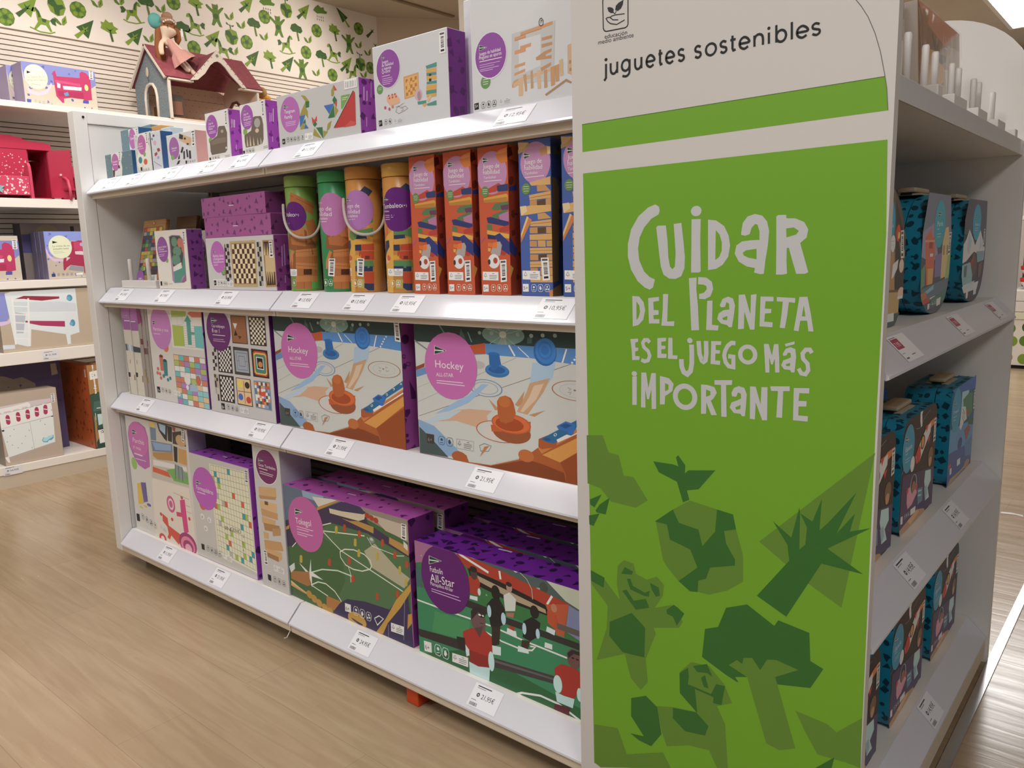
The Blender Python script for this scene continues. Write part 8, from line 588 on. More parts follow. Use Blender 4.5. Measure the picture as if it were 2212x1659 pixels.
# ================================================================ suitcases on the end shelf
TEAL = mat('1f86a6', .35); TEALD = mat('0f3f52', .4)
def rrect(w, h, rad, n=6):
    out = []
    for cx, cy, a in ((w-rad, rad, -90), (w-rad, h-rad, 0), (rad, h-rad, 90), (rad, rad, 180)):
        out += [(cx+rad*math.cos(R(a+90*i/n)), cy+rad*math.sin(R(a+90*i/n))) for i in range(n+1)]
    return out
def roundish(w, h, n=40):
    out = []
    for i in range(n):
        t = 2*math.pi*i/n; c, s = math.cos(t), math.sin(t); e = 1.0 if s > 0 else .78
        out.append((w/2+w/2*math.copysign(abs(c)**e, c), h/2+h/2*math.copysign(abs(s)**e, s)))
    return out
def suitcase(name, key, y0, z0, xf, w, h, outline, basecol, label, group, dp=.095, pat=True):
    r = empty(name, (xf, y0, z0), label, 'toy suitcase', group)
    mb = MB(); mb.prism([(0, a, b) for a, b in outline], (-dp*.34, 0, 0), mat(basecol, .35), TEAL, smooth=False); mb.build('lid', r)
    mb = MB(); inn = [((a-w/2)*.985+w/2, (b-h/2)*.985+h/2) for a, b in outline]
    mb.prism([(-dp*.36, a, b) for a, b in inn], (-dp*.64, 0, 0), TEAL, TEAL); mb.build('case_body', r)
    # dark printed motifs round the sides
    rnd = random.Random(len(label)); mb = MB(); per = len(outline)
    cum = [0]
    for i in range(per): cum.append(cum[-1]+math.dist(outline[i], outline[(i+1) % per]))
    def at_s(s):
        s %= cum[-1]; i = max(j for j in range(per) if cum[j] <= s); a, b = outline[i], outline[(i+1) % per]; L = cum[i+1]-cum[i]
        if L < 1e-6: return a, (1, 0)
        t = (s-cum[i])/L; return (a[0]+(b[0]-a[0])*t, a[1]+(b[1]-a[1])*t), ((b[0]-a[0])/L, (b[1]-a[1])/L)
    ns = int(cum[-1]/.024); nd = 5
    for i in range(ns):
        for j in range(nd):
            bl = rnd.choice(BLOBS); an = rnd.uniform(0, 6.3); sz = rnd.uniform(.005, .0095)
            s0 = (i+rnd.uniform(.2, .8))*.024; x0 = -dp*(j+rnd.uniform(.3, .7))/nd
            k = .985 if x0 < -dp*.36 else 1.0
            pl = []
            for px_, py_ in bl:
                q, tn = at_s(s0+sz*(px_*math.cos(an)-py_*math.sin(an))); nx, ny = tn[1], -tn[0]
                xx = max(-dp, min(-.001, x0+sz*(px_*math.sin(an)+py_*math.cos(an))))
                pl.append((xx, (q[0]-w/2)*k+w/2+nx*.0006, (q[1]-h/2)*k+h/2+ny*.0006))
            mb.face(pl, TEALD)
    me = bpy.data.meshes.new('side_motifs'); mb.bm.to_mesh(me); mb.bm.free(); me.materials.append(TEALD)
    o = bpy.data.objects.new('side_motifs', me); COL.objects.link(o); o.parent = r
    fl = .0002
    for k, src in FLAT[key].items(): art(k, src, w*1000, h*1000, (0, 0, 0), Y_, Z_, X_, r, lift=fl, rough=.35); fl = TOPZ[0]+.00003
    mb = MB(); HW = noisy('handle_wood', 'c8b090', 'b89c78', (20, 4, 20), .5)
    mb.box((-dp*.75, w/2-.045, h-.001), (-dp*.25, w/2+.045, h+.002), mat('b8a890', .5)); mb.box((-dp*.68, w/2-.05, h+.004), (-dp*.32, w/2+.05, h+.013), HW, .003)
    for s in (-1, 1): mb.box((-dp*.6, w/2+s*.042-.006, h), (-dp*.4, w/2+s*.042+.006, h+.006), BLACK)
    mb.build('handle', r)
    return r
for key, y0, w, h, c, lab in (('castle', 1.218, .228, .222, '6a5a48', 'round suitcase with castle and torch picture, half hidden by the sign'), ('paris', 1.556, .228, .22, '6c6c78', 'round suitcase with red brick town houses, in the middle of its shelf'), ('arctic', 1.895, .235, .22, '4c4854', 'round suitcase with white snowy mountains, at the far end of its shelf')):
    suitcase('round_suitcase', key, y0, .9115, -.362, w, h, roundish(w, h), c, lab, 'round toy suitcases')
RR = rrect(.25, .215, .03)
sp = suitcase('suitcase', 'space', 1.502, .5135, -.362, .25, .215, RR, '2a2630', 'square suitcase with red nosed rocket, in the middle of the third end shelf', 'space suitcases')
sea = suitcase('suitcase', 'sea', 1.882, .5135, -.362, .25, .215, RR, '3c6894', 'square blue suitcase with zebra and sea picture on the third end shelf', 'sea suitcases')
def dup(src, loc, label, group):
    c = copy_tree(src); c.location = loc; c['label'] = label; c['group'] = group; return c
dup(sp, (-.362, 1.205, .5135), 'space suitcase on the third end shelf cut off by the sign edge', 'space suitcases')
dup(sea, (-.485, 1.60, .5135), 'blue suitcase in the second row behind the rocket suitcase', 'sea suitcases')
dup(sp, (-.470, 1.19, .5135), 'space suitcase in the second row beside the sign', 'space suitcases')
dup(sp, (-.368, 1.855, .1105), 'farthest space suitcase on the bottom end shelf', 'space suitcases')
dup(sp, (-.368, 1.532, .1105), 'middle space suitcase on the bottom end shelf', 'space suitcases')
dup(sp, (-.368, 1.205, .1105), 'nearest space suitcase on the bottom end shelf, cut off by the sign', 'space suitcases')
dup(sp, (-.480, 1.86, .1105), 'space suitcase standing behind the farthest one on the bottom end shelf', 'space suitcases')
dup(sp, (-.480, 1.53, .1105), 'space suitcase standing behind the middle one on the bottom end shelf', 'space suitcases')

# shrink wrapped puzzles on top
PLA = mat('e8e4e0', .08, .6)
def wrapped(loc, rz, ry, label):
    r = empty('puzzle_box', loc, label, 'puzzle', 'shrink wrapped puzzle boxes'); r.rotation_euler = (0, ry, rz)
    mb = MB(); mb.box((-.03, 0, 0), (0, .345, .225), [mat('a89c90', .3)]*3+[mat('a87c5c', .12, .6)]+[mat('a89c90', .3)]*2, .002); mb.build('carton', r)
    art('face_print', FLAT['puzzle']['face_print'], 345, 225, (0, 0, 0), Y_, Z_, X_, r, rough=.12)
    m = bpy.data.materials.new('clear_film'); m.use_nodes = True; b = m.node_tree.nodes['Principled BSDF']; b.inputs['Base Color'].default_value = (1, 1, 1, 1); b.inputs['Roughness'].default_value = .06; b.inputs['Alpha'].default_value = .16; b.inputs['Specular IOR Level'].default_value = .8
    mb = MB(); rnd = random.Random(4); ny, nz = 14, 10
    vv = [[mb.bm.verts.new((.003+rnd.uniform(-.0012, .0018), .345*i/ny, .225*j/nz)) for j in range(nz+1)] for i in range(ny+1)]
    for i in range(ny):
        for j in range(nz): mb.bm.faces.new((vv[i][j], vv[i+1][j], vv[i+1][j+1], vv[i][j+1]))
    mb.mi(m); mb.build('plastic_wrap', r)
    return r
wrapped((-.405, 1.665, 1.257), 0, -.06, 'orange brown shrink wrapped puzzle box standing on top of the end shelf')
wrapped((-.425, 1.30, 1.257), 0, -.05, 'shrink wrapped puzzle box beside the sign, half hidden by it')
# ================================================================ shelving and toys along the left wall
XF = -4.19
r = empty('wall_shelving', (-4.45, 1.2, 0), 'long white wall shelves on ribbed panels at the far left', 'shelving')
for i, (z1, z0, y1) in enumerate(((1.790, 1.762, 3.3), (1.352, 1.310, 2.9), (.972, .935, 2.9), (.640, .580, 2.9), (.105, .066, 2.9))):
    mb = MB(); mb.box((-4.684, -2.6, z0+.006), (XF-.02, y1, z1), SHELF_W); mb.box((XF-.02, -2.6, z0), (XF, y1, z1), mat('efe9e2', .3), .002)
    sh = part(mb, 'shelf', r)
    for yy, zz, t in {3: ((1.49, .612, '51,95€'),), 4: ((1.262, .086, '64,95€'),)}.get(i, ()):
        art('price_label', label_ops(t), 90, 54, (XF, yy-.045, zz-.022), Y_, Z_*.8, X_, sh, lift=.0006)
mb = MB(); mb.box((-4.684, -2.6, 0), (XF-.003, 2.9, .066), mat('c9bba8', .5)); part(mb, 'plinth', r)
for y in (.2, 1.405, 2.6):
    mb = MB(); mb.box((-4.684, y-.015, .1), (-4.668, y+.015, 2.2), mat('6a5c50', .5));
    z = .15
    while z < 2.15: mb.box((-4.668, y-.004, z), (-4.6675, y+.004, z+.016), BLACK); z += .03
    part(mb, 'slotted_upright', r)

def wall_box(key, y0, z0, dims, cols, label, group=None, xf=XF-.012, name='toy_box'):
    w, dp, h = dims; r = empty(name, (xf, y0, z0), label, 'toy box', group)
    mb = MB(); f, s, t = [mat(c, .42) for c in cols]
    mb.box((-dp, 0, 0), (0, w, h), [t, t, s, f, s, s], .0015); mb.build('carton', r)
    if key:
        fl = .0002
        for k, src in FLAT[key].items(): art(k, src, w*1000, h*1000, (0, 0, 0), Y_, Z_, X_, r, lift=fl); fl = TOPZ[0]+.00003
    return r
bx = wall_box('bunk', 1.52, 1.7905, (.33, .12, .187), ('d0c4b4', '9a8cb0', '9090b8'), 'purple and beige doll bunk bed box, front of three on the top wall shelf', 'doll bunk bed boxes', XF-.03)
dup(bx, (XF-.155, 1.498, 1.7905), 'purple doll bed box just behind the front one on the top wall shelf', 'doll bunk bed boxes')
dup(bx, (XF-.28, 1.475, 1.7905), 'third purple doll bed box at the back on the top wall shelf', 'doll bunk bed boxes')
wall_box('bunk', 1.08, .9725, (.328, .12, .208), ('d0c4b4', '7880a8', '8088b0'), 'purple box with pink doll bed at the left picture edge on the wall shelf', None)
bx = wall_box('crib', 1.523, .9725, (.185, .055, .228), ('c8bcae', '7a7088', '7c80b0'), 'box of a dark pink doll high chair, front of three on the wall shelf', 'doll high chair boxes', XF-.015)
dup(bx, (XF-.073, 1.523, .9725), 'doll high chair box second in the row, only its edge showing', 'doll high chair boxes')
dup(bx, (XF-.131, 1.523, .9725), 'doll high chair box third in the row, only its edge showing', 'doll high chair boxes')
b5 = wall_box(None, 1.488, .9725, (.29, .10, .275), ('8a7c78', '4a4450', '8a7c78'), 'tall purple grey doll toy box standing in shadow behind the high chair boxes', None, -4.39)
art('front_print', 'p 5a5484 0,1300,2900,1300,2900,2300,0,2200;p 8a7c78 0,2250,600,2700,2900,2750,2900,2300,1800,2650,900,2600;e 9a8c68 1200,2050,620,640;p 141c14 900,2000,1350,1920,900,1840;p 303038 2300,2350,2480,2350,2480,2600,2300,2600;p 242040 500,100,700,100,700,300,500,300', 290, 275, (0, 0, 0), Y_, Z_, X_, b5)
wall_box('bunkbig', 1.288, .6405, (.43, .16, .285), ('c4b4a0', '9a8c80', 'b0a494'), 'big beige box of a white doll bunk bed with ladder on the wall shelf', None)
wall_box('cot', 1.235, .1055, (.257, .12, .343), ('c0b0a2', '8a7e74', 'a89888'), 'beige box of a white doll cot with cloud on the lowest wall shelf', None)
b6 = wall_box(None, 1.10, .1055, (.49, .12, .452), ('5a5078', '7a6e68', '5a5078'), 'purple box with a doll bed end standing behind the cot box', None, -4.385)
art('front_print', 'p 9c9080 0,0,3650,0,3650,3500,3400,3700,3100,3900,2700,3850,2300,4050,1900,4100,0,4200;p 8a7e70 2950,0,2980,0,2980,3800,2950,3800;p b0a494 4450,3800,4750,3850,4700,4400,4450,4400;s 463c66 61,40,40,120', 490, 452, (0, 0, 0), Y_, Z_, X_, b6)
b7 = wall_box('dino', 1.642, .1055, (.052, .36, .432), ('3a4a38', 'c06030', '8a3c1c'), 'tall orange dinosaur game box on edge, marked three plus, beside the cot box', None, XF-.004)
art('side_print', 's 94401c 71,46,120,300;p c8c0b8 3250,3700,3420,3700,3420,4100,3250,4100;l 6a6460 16,3280,3800,3390,3800;l 6a6460 16,3280,3900,3390,3900', 360, 432, (-.36, 0, 0), X_, Z_, -Y_, b7)

# pink doll furniture on the second wall shelf
PK, PKD, PKL = mat('b83450', .35), mat('8a1c30', .45), mat('cc4a66', .35)
DOTS = mat('ead0d4', .5)
zb = 1.3525
r = empty('doll_wardrobe', (-4.40, 1.45, zb), 'dark pink doll wardrobe with open right door on the wall shelf', 'toy wardrobe')
def P_(a, b): return (a[0], a[1]-1.45, a[2]), (b[0], b[1]-1.45, b[2])
mb = MB()
mb.box(*P_((-.11, 1.21, 0), (.10, 1.222, .245)), PK); mb.box(*P_((-.11, 1.518, 0), (.10, 1.53, .245)), PK); mb.box(*P_((-.11, 1.615, 0), (.10, 1.627, .245)), PK)
mb.box(*P_((-.115, 1.21, 0), (-.105, 1.627, .245)), PKD); mb.box(*P_((-.11, 1.21, 0), (.10, 1.627, .012)), PK); mb.box(*P_((-.11, 1.21, .237), (.10, 1.627, .248)), PK)
mb.build('carcass', r)
mb = MB(); pts = [(1.205, .236), (1.632, .236), (1.632, .262), (1.60, .272), (1.53, .275), (1.50, .288), (1.46, .296), (1.42, .296), (1.38, .288), (1.35, .276), (1.24, .27), (1.205, .26)]
mb.prism([(.100, a-1.45, b) for a, b in pts], (.012, 0, 0), PK); cr_ = mb.build('crown', r)
mb = MB(); mb.box((.100, 1.365-1.45, .010), (.110, 1.524-1.45, .236), PK, .002); ld = mb.build('door', r)
rnd = random.Random(8); art('dot_print', ';'.join('e ead0d4 %d,%d,%d,%d' % (rnd.uniform(60, 1500), rnd.uniform(60, 2200), q, q) for q in [rnd.choice((18, 26, 34)) for _ in range(80)]), 159, 226, (.110, 1.365-1.45, .010), Y_, Z_, X_, ld)
mb = MB(); mb.box((.100, 1.21-1.45, .010), (.110, 1.36-1.45, .236), PK, .002); mb.build('door', r)
mb = MB(); mb.prism([(.104, 1.617-1.45, .012), (.180, 1.690-1.45, .012), (.174, 1.696-1.45, .012), (.098, 1.623-1.45, .012)], (0, 0, .225), PK); rd = mb.build('door', r)
mb = MB(); mb.ball((.143, 1.652-1.45, .12), .006, DOTS); mb.build('knob', rd)
mb = MB(); mb.tube([(.0, 1.53-1.45, .195), (.0, 1.615-1.45, .195)], .005, METAL); mb.build('hanging_rail', r, )
r = empty('doll_cradle', (-4.215, 1.32, zb), 'bright pink dotted doll cradle with a pale blue star, in front of the wardrobe', 'toy cradle')
mb = MB(); mb.box((-.006, -.30, .016), (.006, .172, .102), PKL, .002); fp = mb.build('front_panel', r)
rnd = random.Random(3); art('dot_print', ';'.join('e f0d8dc %d,%d,%d,%d' % (rnd.uniform(60, 4650), rnd.uniform(30, 830), q, q) for q in [rnd.choice((22, 32, 46)) for _ in range(170)]), 472, 86, (.006, -.30, .016), Y_, Z_, X_, fp)
st = [(.028*(1 if i % 2 == 0 else .45)*math.sin(i*math.pi/5), .028*(1 if i % 2 == 0 else .45)*math.cos(i*math.pi/5)) for i in range(10)]
mb = MB(); mb.prism([(.007, .036+a, .045+b) for a, b in st], (.006, 0, 0), mat('8ab4bc', .4)); mb.build('star', r)
for y in (.172, -.31):
    mb = MB(); pts = [(-.11, 0), (.010, 0), (.010, .12), (.006, .150), (-.006, .166), (-.02, .166), (-.045, .14), (-.06, .125), (-.09, .16), (-.11, .16)]
    mb.prism([(a, y, b) for a, b in pts], (0, .012, 0), PKL); mb.build('end_panel', r)
mb = MB(); mb.box((-.10, -.30, .05), (-.006, .172, .058), PKD); mb.box((-.108, -.30, .016), (-.098, .172, .102), PK); mb.build('bed_base', r)
mb = MB(); pts = [(.085, .098), (.165, .098), (.165, .155), (.125, .172), (.095, .148), (.085, .17)]
mb.prism([(-.10, a, b) for a, b in pts], (.008, 0, 0), PKD); mb.build('head_board', r)
r = empty('doll_high_chair', (-4.23, 1.69, zb), 'pink doll high chair beside the open wardrobe door', 'toy chair')
mb = MB(); mb.box((-.065, -.028, .085), (-.055, .07, .170), PKL, .004); mb.build('backrest', r)
mb = MB(); mb.box((-.06, -.028, .045), (.03, .07, .055), PK); mb.build('seat', r)
for y in (-.034, .030):
    mb = MB(); ol = [(-.065, 0), (-.05, 0), (-.05, .02), (.02, .02), (.035, 0), (.05, 0), (.045, .06), (.03, .095), (.0, .105), (-.05, .112), (-.065, .17)]
    mb.prism([(a, y, b) for a, b in ol[:3]+ol[-2:]], (0, .008, 0), PK)
    mb.tube([(.045, y+.004, 0), (.042, y+.004, .05), (.028, y+.004, .09), (0, y+.004, .104), (-.055, y+.004, .11)], .007, PKL, 8); mb.box((-.055, y, .045), (.042, y+.008, .055), PK); mb.box((-.055, y, .0), (.044, y+.008, .010), PK)
    mb.build('side_frame', r)

# dolls' house on the top wall shelf
HX, HY, HZ = -4.19, 2.209, 1.7905
r = empty('dolls_house', (HX, HY, HZ), "big dolls' house with grey stone gable and dark pink roof on the top wall shelf", "dolls' house")
STONE = noisy('stone_paper', '66737a', '87919a', (26, 26, 26), .6, 6); ROOF = noisy('pink_roof_card', '8a4650', '96505a', (10, 10, 10), .6); WALLP = mat('e8ccb4', .6); EDGE = mat('dcd0c4', .5)
mb = MB()
gab = [(-.365, 0), (-.262, 0), (-.262, .14), (-.255, .17), (-.235, .19), (-.21, .198), (-.185, .198), (-.16, .19), (-.14, .17), (-.133, .14), (-.113, .14)]
arch = [(-.250, .0), (-.250, .13), (-.240, .165), (-.215, .192), (-.185, .198), (-.155, .192), (-.130, .165), (-.120, .13), (-.120, .0)]
out = [(-.365, 0)]+arch+[(-.004, 0), (-.004, .205), (-.183, .385), (-.365, .215)]
mb.prism([(a, 0, b) for a, b in out], (0, .012, 0), STONE); mb.build('gable_wall', r)
mb = MB(); mb.tube([(a, -.003, b) for a, b in arch], .008, EDGE, 6); mb.build('door_frame', r)
mb = MB(); mb.ball((-.205, -.004, .262), .026, mat('c8bca8', .6), 14, (.6, .1, 1)); mb.tube([(-.205, -.003, .235), (-.2, -.003, .215)], .0025, mat('5a5a5a')); mb.build('gable_lamp', r)
mb = MB()
for a, b in (((-.395, .205), (-.183, .403)), ((-.183, .403), (.014, .205))):
    d_ = Vector((b[0]-a[0], 0, b[1]-a[1])).normalized(); nn = Vector((-d_.z, 0, d_.x))*.012
    mb.prism([(a[0], -.022, a[1]), (b[0], -.022, b[1]), (b[0]-nn.x, -.022, b[1]-nn.z), (a[0]-nn.x, -.022, a[1]-nn.z)], (0, .010, 0), EDGE)
mb.box((-.004, -.002, 0), (.006, .012, .205), EDGE); mb.box((-.004, .527, 0), (.006, .54, .205), EDGE); mb.box((-.02, .0, .197), (.012, .14, .206), EDGE); mb.box((-.02, .425, .197), (.012, .56, .206), EDGE)
mb.build('white_trim', r)
mb = MB(); mb.box((-.365, .012, 0), (-.355, .54, .25), WALLP); bw = mb.build('back_wall', r)
rnd = random.Random(5)
art('wallpaper_print', ';'.join('e 6a4a38 %d,%d,22,22' % (200+i*420+(j % 2)*210, 120+j*330) for i in range(12) for j in range(8))+';l 5a3c2c 14,0,1750,5200,1750;l 5a3c2c 10,1700,700,2200,600,2800,580,3500,620;'+';'.join('p 5a3426 %d,650,%d,650,%d,470;p e8ccb4 %d,628,%d,628,%d,530' % (1700+q*230, 1860+q*230, 1780+q*230, 1735+q*230, 1825+q*230, 1780+q*230) for q in range(8)), 528, 250, (-.355, .012, 0), Y_, Z_, X_, bw)
mb = MB(); rw = [(-.365, 0), (-.30, 0)]+[(-.30+.0, .10), (-.285, .14), (-.25, .168), (-.21, .168), (-.175, .14), (-.16, .10), (-.16, 0), (0, 0), (0, .205), (-.183, .385), (-.365, .215)]
mb.prism([(a, .530, b) for a, b in rw], (0, .010, 0), WALLP); mb.tube([(a, .528, b) for a, b in rw[1:9]], .009, mat('7a4a3a', .5), 6); mb.build('side_wall', r)
mb = MB(); mb.box((-.36, .0, 0), (0, .54, .006), WALLP); mb.build('house_floor', r)
mb = MB(); t_ = .006
def slab(p, m=ROOF):
    p = [Vector(q) for q in p]; nn = (p[1]-p[0]).cross(p[2]-p[0]).normalized()*t_; mb.prism(p, nn if nn.z > 0 else -nn, m)
Ea, Rg = (.012, .207), (-.183, .397); V = (-.150, .285, .366)
slab([(Ea[0], -.018, Ea[1]), (Ea[0], .135, Ea[1]), V, (Rg[0], .285, Rg[1]), (Rg[0], -.018, Rg[1])])
slab([(Ea[0], .563, Ea[1]), (Rg[0], .563, Rg[1]), (Rg[0], .285, Rg[1]), V, (Ea[0], .428, Ea[1])])
slab([(Rg[0], -.018, Rg[1]), (Rg[0], .563, Rg[1]), (-.398, .563, .205), (-.398, -.018, .205)])
slab([(.02, .125, .203), (.02, .285, .374), V]); slab([(.02, .285, .374), (.02, .445, .203), V])
mb.build('roof', r)
mb = MB(); ds = [(.118, .205), (.285, .383), (.452, .205), (.425, .205), (.36, .262), (.33, .298), (.305, .318), (.285, .325), (.265, .318), (.24, .298), (.205, .25), (.16, .212)]
mb.prism([(.014, a, b) for a, b in ds], (.008, 0, 0), EDGE); dm = mb.build('dormer_board', r)
hs = []
for s in (-1, 1):
    for q in range(6):
        y = (.285+s*(.035+q*.022))*10000; zz = (.345-.001-q*.0235)*10000-2050
        hs.append('p 5a4c48 %d,%d,%d,%d,%d,%d,%d,%d' % (y-50-1180, zz, y-1180, zz-70, y+50-1180, zz, y-1180, zz-15))
art('heart_print', ';'.join(hs)+';e 8a7c78 1670,1480,90,90', 340, 180, (.022, .118, .205), Y_, Z_, X_, dm)
mb = MB(); mb.box((-.15, .03, .006), (-.06, .11, .135), mat('4a4038', .6), .003); mb.box((-.058, .045, .03), (-.055, .10, .10), mat('7a5040', .6)); mb.build('fireplace', r)
mb = MB(); mb.box((-.30, .06, .006), (-.22, .13, .10), mat('7a5632', .5), .004); mb.tube([(-.219, .095, .055), (-.216, .095, .055)], .024, mat('a88a60', .5), 18); mb.build('toy_stove', r)
r = empty('toy_balcony', (-4.25, 2.80, HZ), "small beige side annex at the right end of the dolls' house", 'toy')
mb = MB(); mb.prism([(-.08, -.035, 0), (.06, -.035, 0), (.06, .06, 0), (-.08, .06, 0)], (0, 0, .15), mat('d0ac88', .5)); mb.prism([(-.085, -.036, .15), (.065, -.036, .15), (.065, .075, .15), (-.085, .075, .15)], (0, 0, .012), mat('c89a6c', .5)); mb.build('annex', r)
r = empty('toy_bird', (-4.235, 2.80, HZ+.162), "small brown and yellow toy bird on the annex of the dolls' house", 'toy')
mb = MB(); mb.ball((0, 0, .045), .032, mat('a07c48', .7), 14, (1, 1, 1.05)); mb.build('head', r)
mb = MB(); mb.ball((.01, .025, .018), .018, mat('d0902c', .6), 12, (1, 1.6, .9)); mb.build('body', r)

# rag doll sitting on the roof: one skinned body, hair, dress and bun hats as parts
def skin(verts, edges, radii, name, m, parent, sub=2):
    me = bpy.data.meshes.new(name); me.from_pydata([Vector(v) for v in verts], edges, []); o = bpy.data.objects.new(name, me); COL.objects.link(o)
    md = o.modifiers.new('skin', 'SKIN'); md.use_smooth_shade = True
    sv = me.skin_vertices[0].data
    for i, q in enumerate(radii): sv[i].radius = (q, q) if not isinstance(q, tuple) else q
    sv[0].use_root = True
    o.modifiers.new('sub', 'SUBSURF').levels = sub; o.modifiers['sub'].render_levels = sub
    n = bpy.data.meshes.new_from_object(o.evaluated_get(bpy.context.evaluated_depsgraph_get()))
    bpy.data.objects.remove(o); n.materials.clear(); n.materials.append(m); n.name = name
    for p in n.polygons: p.use_smooth = True
    o = bpy.data.objects.new(name, n); COL.objects.link(o)
    o.parent = parent
    return o
DX, DY, DZ = -4.262, 2.318, 2.118
r = empty('rag_doll', (DX, DY, DZ), "rag doll with pink dress and brown hair sitting on the dolls' house roof", 'doll')
CLOTH = noisy('cream_cloth', 'dfc8b4', 'd6bda8', (60, 60, 60), .85); HAIR = mat('8a5430', .8); CAP = mat('a07c66', .8)
V_ = [(0, 0, 0), (0, -.022, .045), (0, -.055, .080), (0, -.062, .094), (0, -.044, .128), (0, -.040, .150),
      (.008, -.088, .070), (.028, -.106, .035), (.030, -.104, -.005),
      (.004, -.030, .082), (.018, .008, .045), (.024, .040, .018),
      (.016, -.008, -.012), (.036, .006, -.040), (.052, .018, -.066), (.064, .032, -.070),
      (.020, .012, -.010), (.040, .032, -.045), (.060, .054, -.082), (.078, .074, -.098)]
E_ = [(0, 1), (1, 2), (2, 3), (3, 4), (4, 5), (2, 6), (6, 7), (7, 8), (2, 9), (9, 10), (10, 11), (0, 12), (12, 13), (13, 14), (14, 15), (0, 16), (16, 17), (17, 18), (18, 19)]
Rd = [.024, .024, .016, .011, .052, .044, .012, .014, .013, .011, .011, .011, .014, .013, .013, .012, .014, .014, .013, .012]
skin(V_, E_, Rd, 'body', CLOTH, r)
mb = MB()
pr = []
for k, (t, q) in enumerate(((0, .020), (.25, .026), (.5, .032), (.62, .052), (.8, .066), (1.0, .080))):
    c = Vector((.0, -.050, .086)).lerp(Vector((.026, .022, -.024)), t); pr.append((c, q))
ax = (pr[-1][0]-pr[0][0]).normalized(); u1 = ax.orthogonal().normalized(); u2 = ax.cross(u1); rings = []
for k, (c, q) in enumerate(pr): rings.append([mb.bm.verts.new(c+(u1*math.cos(6.2832*i/28)*.8+u2*math.sin(6.2832*i/28)*1.15)*q*(1+(.09*math.sin(i*6.2832/28*7) if k > 2 else 0))) for i in range(28)])
for a, b in zip(rings, rings[1:]):
    for i in range(28): f = mb.bm.faces.new((a[i], a[(i+1) % 28], b[(i+1) % 28], b[i])); f.smooth = True
mb.mi(noisy('pink_tulle', 'd0a098', 'c48e88', (50, 50, 50), .9)); mb.build('dress', r)
mb = MB(); mb.ball((-.022, -.040, .152), .057, HAIR, 20, (.62, 1.02, .95)); mb.tube([(-.014, -.084, .165), (-.016, -.090, .12), (-.020, -.094, .06), (-.022, -.092, .0), (-.022, -.088, -.045)], [.014, .017, .019, .019, .012], HAIR, 12); mb.tube([(-.014, -.070, .10), (-.022, -.074, .04), (-.024, -.074, -.03)], [.016, .018, .012], HAIR, 12); mb.tube([(-.012, .000, .165), (-.012, .012, .135), (-.014, .016, .10), (-.016, .012, .075)], [.014, .019, .018, .007], HAIR, 12); mb.build('hair', r)
mb = MB(); mb.ball((-.010, -.042, .183), .043, CAP, 18, (.95, 1.1, .5)); mb.ball((-.010, -.036, .208), .026, CAP, 16, (1, 1.1, .9)); mb.build('cap', r)
mb = MB(); mb.ball((-.016, -.102, .176), .036, mat('5a9c98', .8), 18, (.8, 1, 1.1)); mb.build('teal_bun', r)
mb = MB()
for q in range(7): mb.ball((.030-.003*abs(q-3), -.074+q*.011, .183-.0014*(q-3)**2), .0055, mat('dccfc4', .8), 8)
mb.build('flower_band', r)
mb = MB()
for y in (-.068, -.030): mb.ball((.046, y, .146), .0042, BLACK, 8, (.5, .8, 1.3))
mb.build('eyes', r)
mb = MB(); mb.box((.042, .006, .105), (.044, .016, .145), mat('e8e4e0', .5)); mb.build('paper_tag', r)

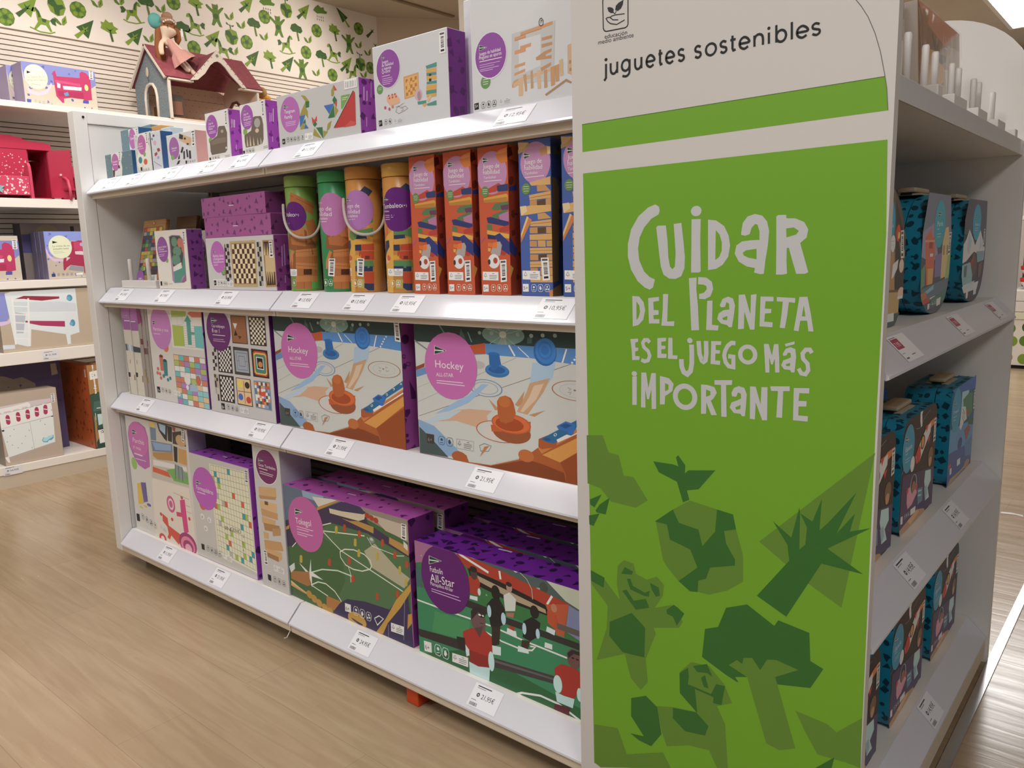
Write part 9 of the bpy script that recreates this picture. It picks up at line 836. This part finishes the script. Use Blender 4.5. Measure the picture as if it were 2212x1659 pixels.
# ================================================================ far right: display cabinet with green poster, scrap of paper, thread
r = empty('display_cabinet', (-.45, 7.75, 0), 'far white display cabinet with green pattern front, seen past the end shelf', 'cabinet')
mb = MB(); mb.box((-.62, -.30, .03), (.9, .3, .63), WHITE); mb.box((-.62, .26, .63), (.9, .30, 1.6), mat('3a3838', .6)); mb.box((-.62, -.30, 1.18), (.9, .3, 1.21), WHITE); mb.build('body', r)
mb = MB(); mb.box((-.58, -.26, 0), (.86, .28, .03), BLACK); mb.build('plinth', r)
for z0, z1, c in ((.40, .455, 'dcd8c0'), (.46, .54, 'e0d8d2'), (.545, .625, 'e0d8d2')):
    mb = MB(); mb.box((-.62, -.312, z0), (.9, -.301, z1), mat(c, .4), .002); mb.build('drawer', r)
rnd = random.Random(2); art('green_poster', 'p e2dcd2 0,0,15200,0,15200,3600,0,3600;'+';'.join('e %s %d,%d,%d,%d' % (rnd.choice(('7d9a34', '5d7f2b', '3a5f2c')), 300+i*900+rnd.uniform(-200, 200), 600+j*1200+rnd.uniform(-200, 200), 380, 420) for i in range(16) for j in range(3)), 1520, 360, (-.62, -.30, .035), X_, Z_, -Y_, r, lift=.001)
for i, (z, lab) in enumerate(((.63, 'lower red and white toy bowl on the far cabinet'), (.725, 'upper red and white toy bowl stacked on the far cabinet'))):
    r = empty('toy_bowl', (-.93, 7.62, z), lab, 'toy bowl'); mb = MB()
    n = 28; pf = [(.03, 0), (.075, .02), (.10, .06), (.105, .092), (.098, .092), (.07, .03)]
    rings = [[mb.bm.verts.new((q*math.cos(6.2832*k/n), q*math.sin(6.2832*k/n), h)) for k in range(n)] for q, h in pf]
    for j, (a, b) in enumerate(zip(rings, rings[1:])):
        for k in range(n): f = mb.bm.faces.new((a[k], a[(k+1) % n], b[(k+1) % n], b[k])); f.smooth = True; f.material_index = mb.mi(mat('e8e0da', .3) if j in (1, 3) else mat('c8281c', .3))
    mb.bm.faces.new(rings[0][::-1]); mb.build('bowl', r)
mb = MB(); mb.prism([(0, 0, 0), (.05, .012, 0), (.075, .002, 0), (.07, .02, 0), (.03, .03, 0), (0, .02, 0)], (0, 0, .002), mat('e8e4de', .6)); o = mb.build('paper_scrap', None, (-.47, 3.44, .0002)); tag(o, 'torn scrap of white paper on the floor past the end shelf', 'paper scrap')
mb = MB(); mb.tube([(-1.772, 1.137, .056), (-1.768, 1.120, .040), (-1.757, 1.106, .048)], .0012, WHITE, 6); o = part(mb, 'loose_thread', b2)
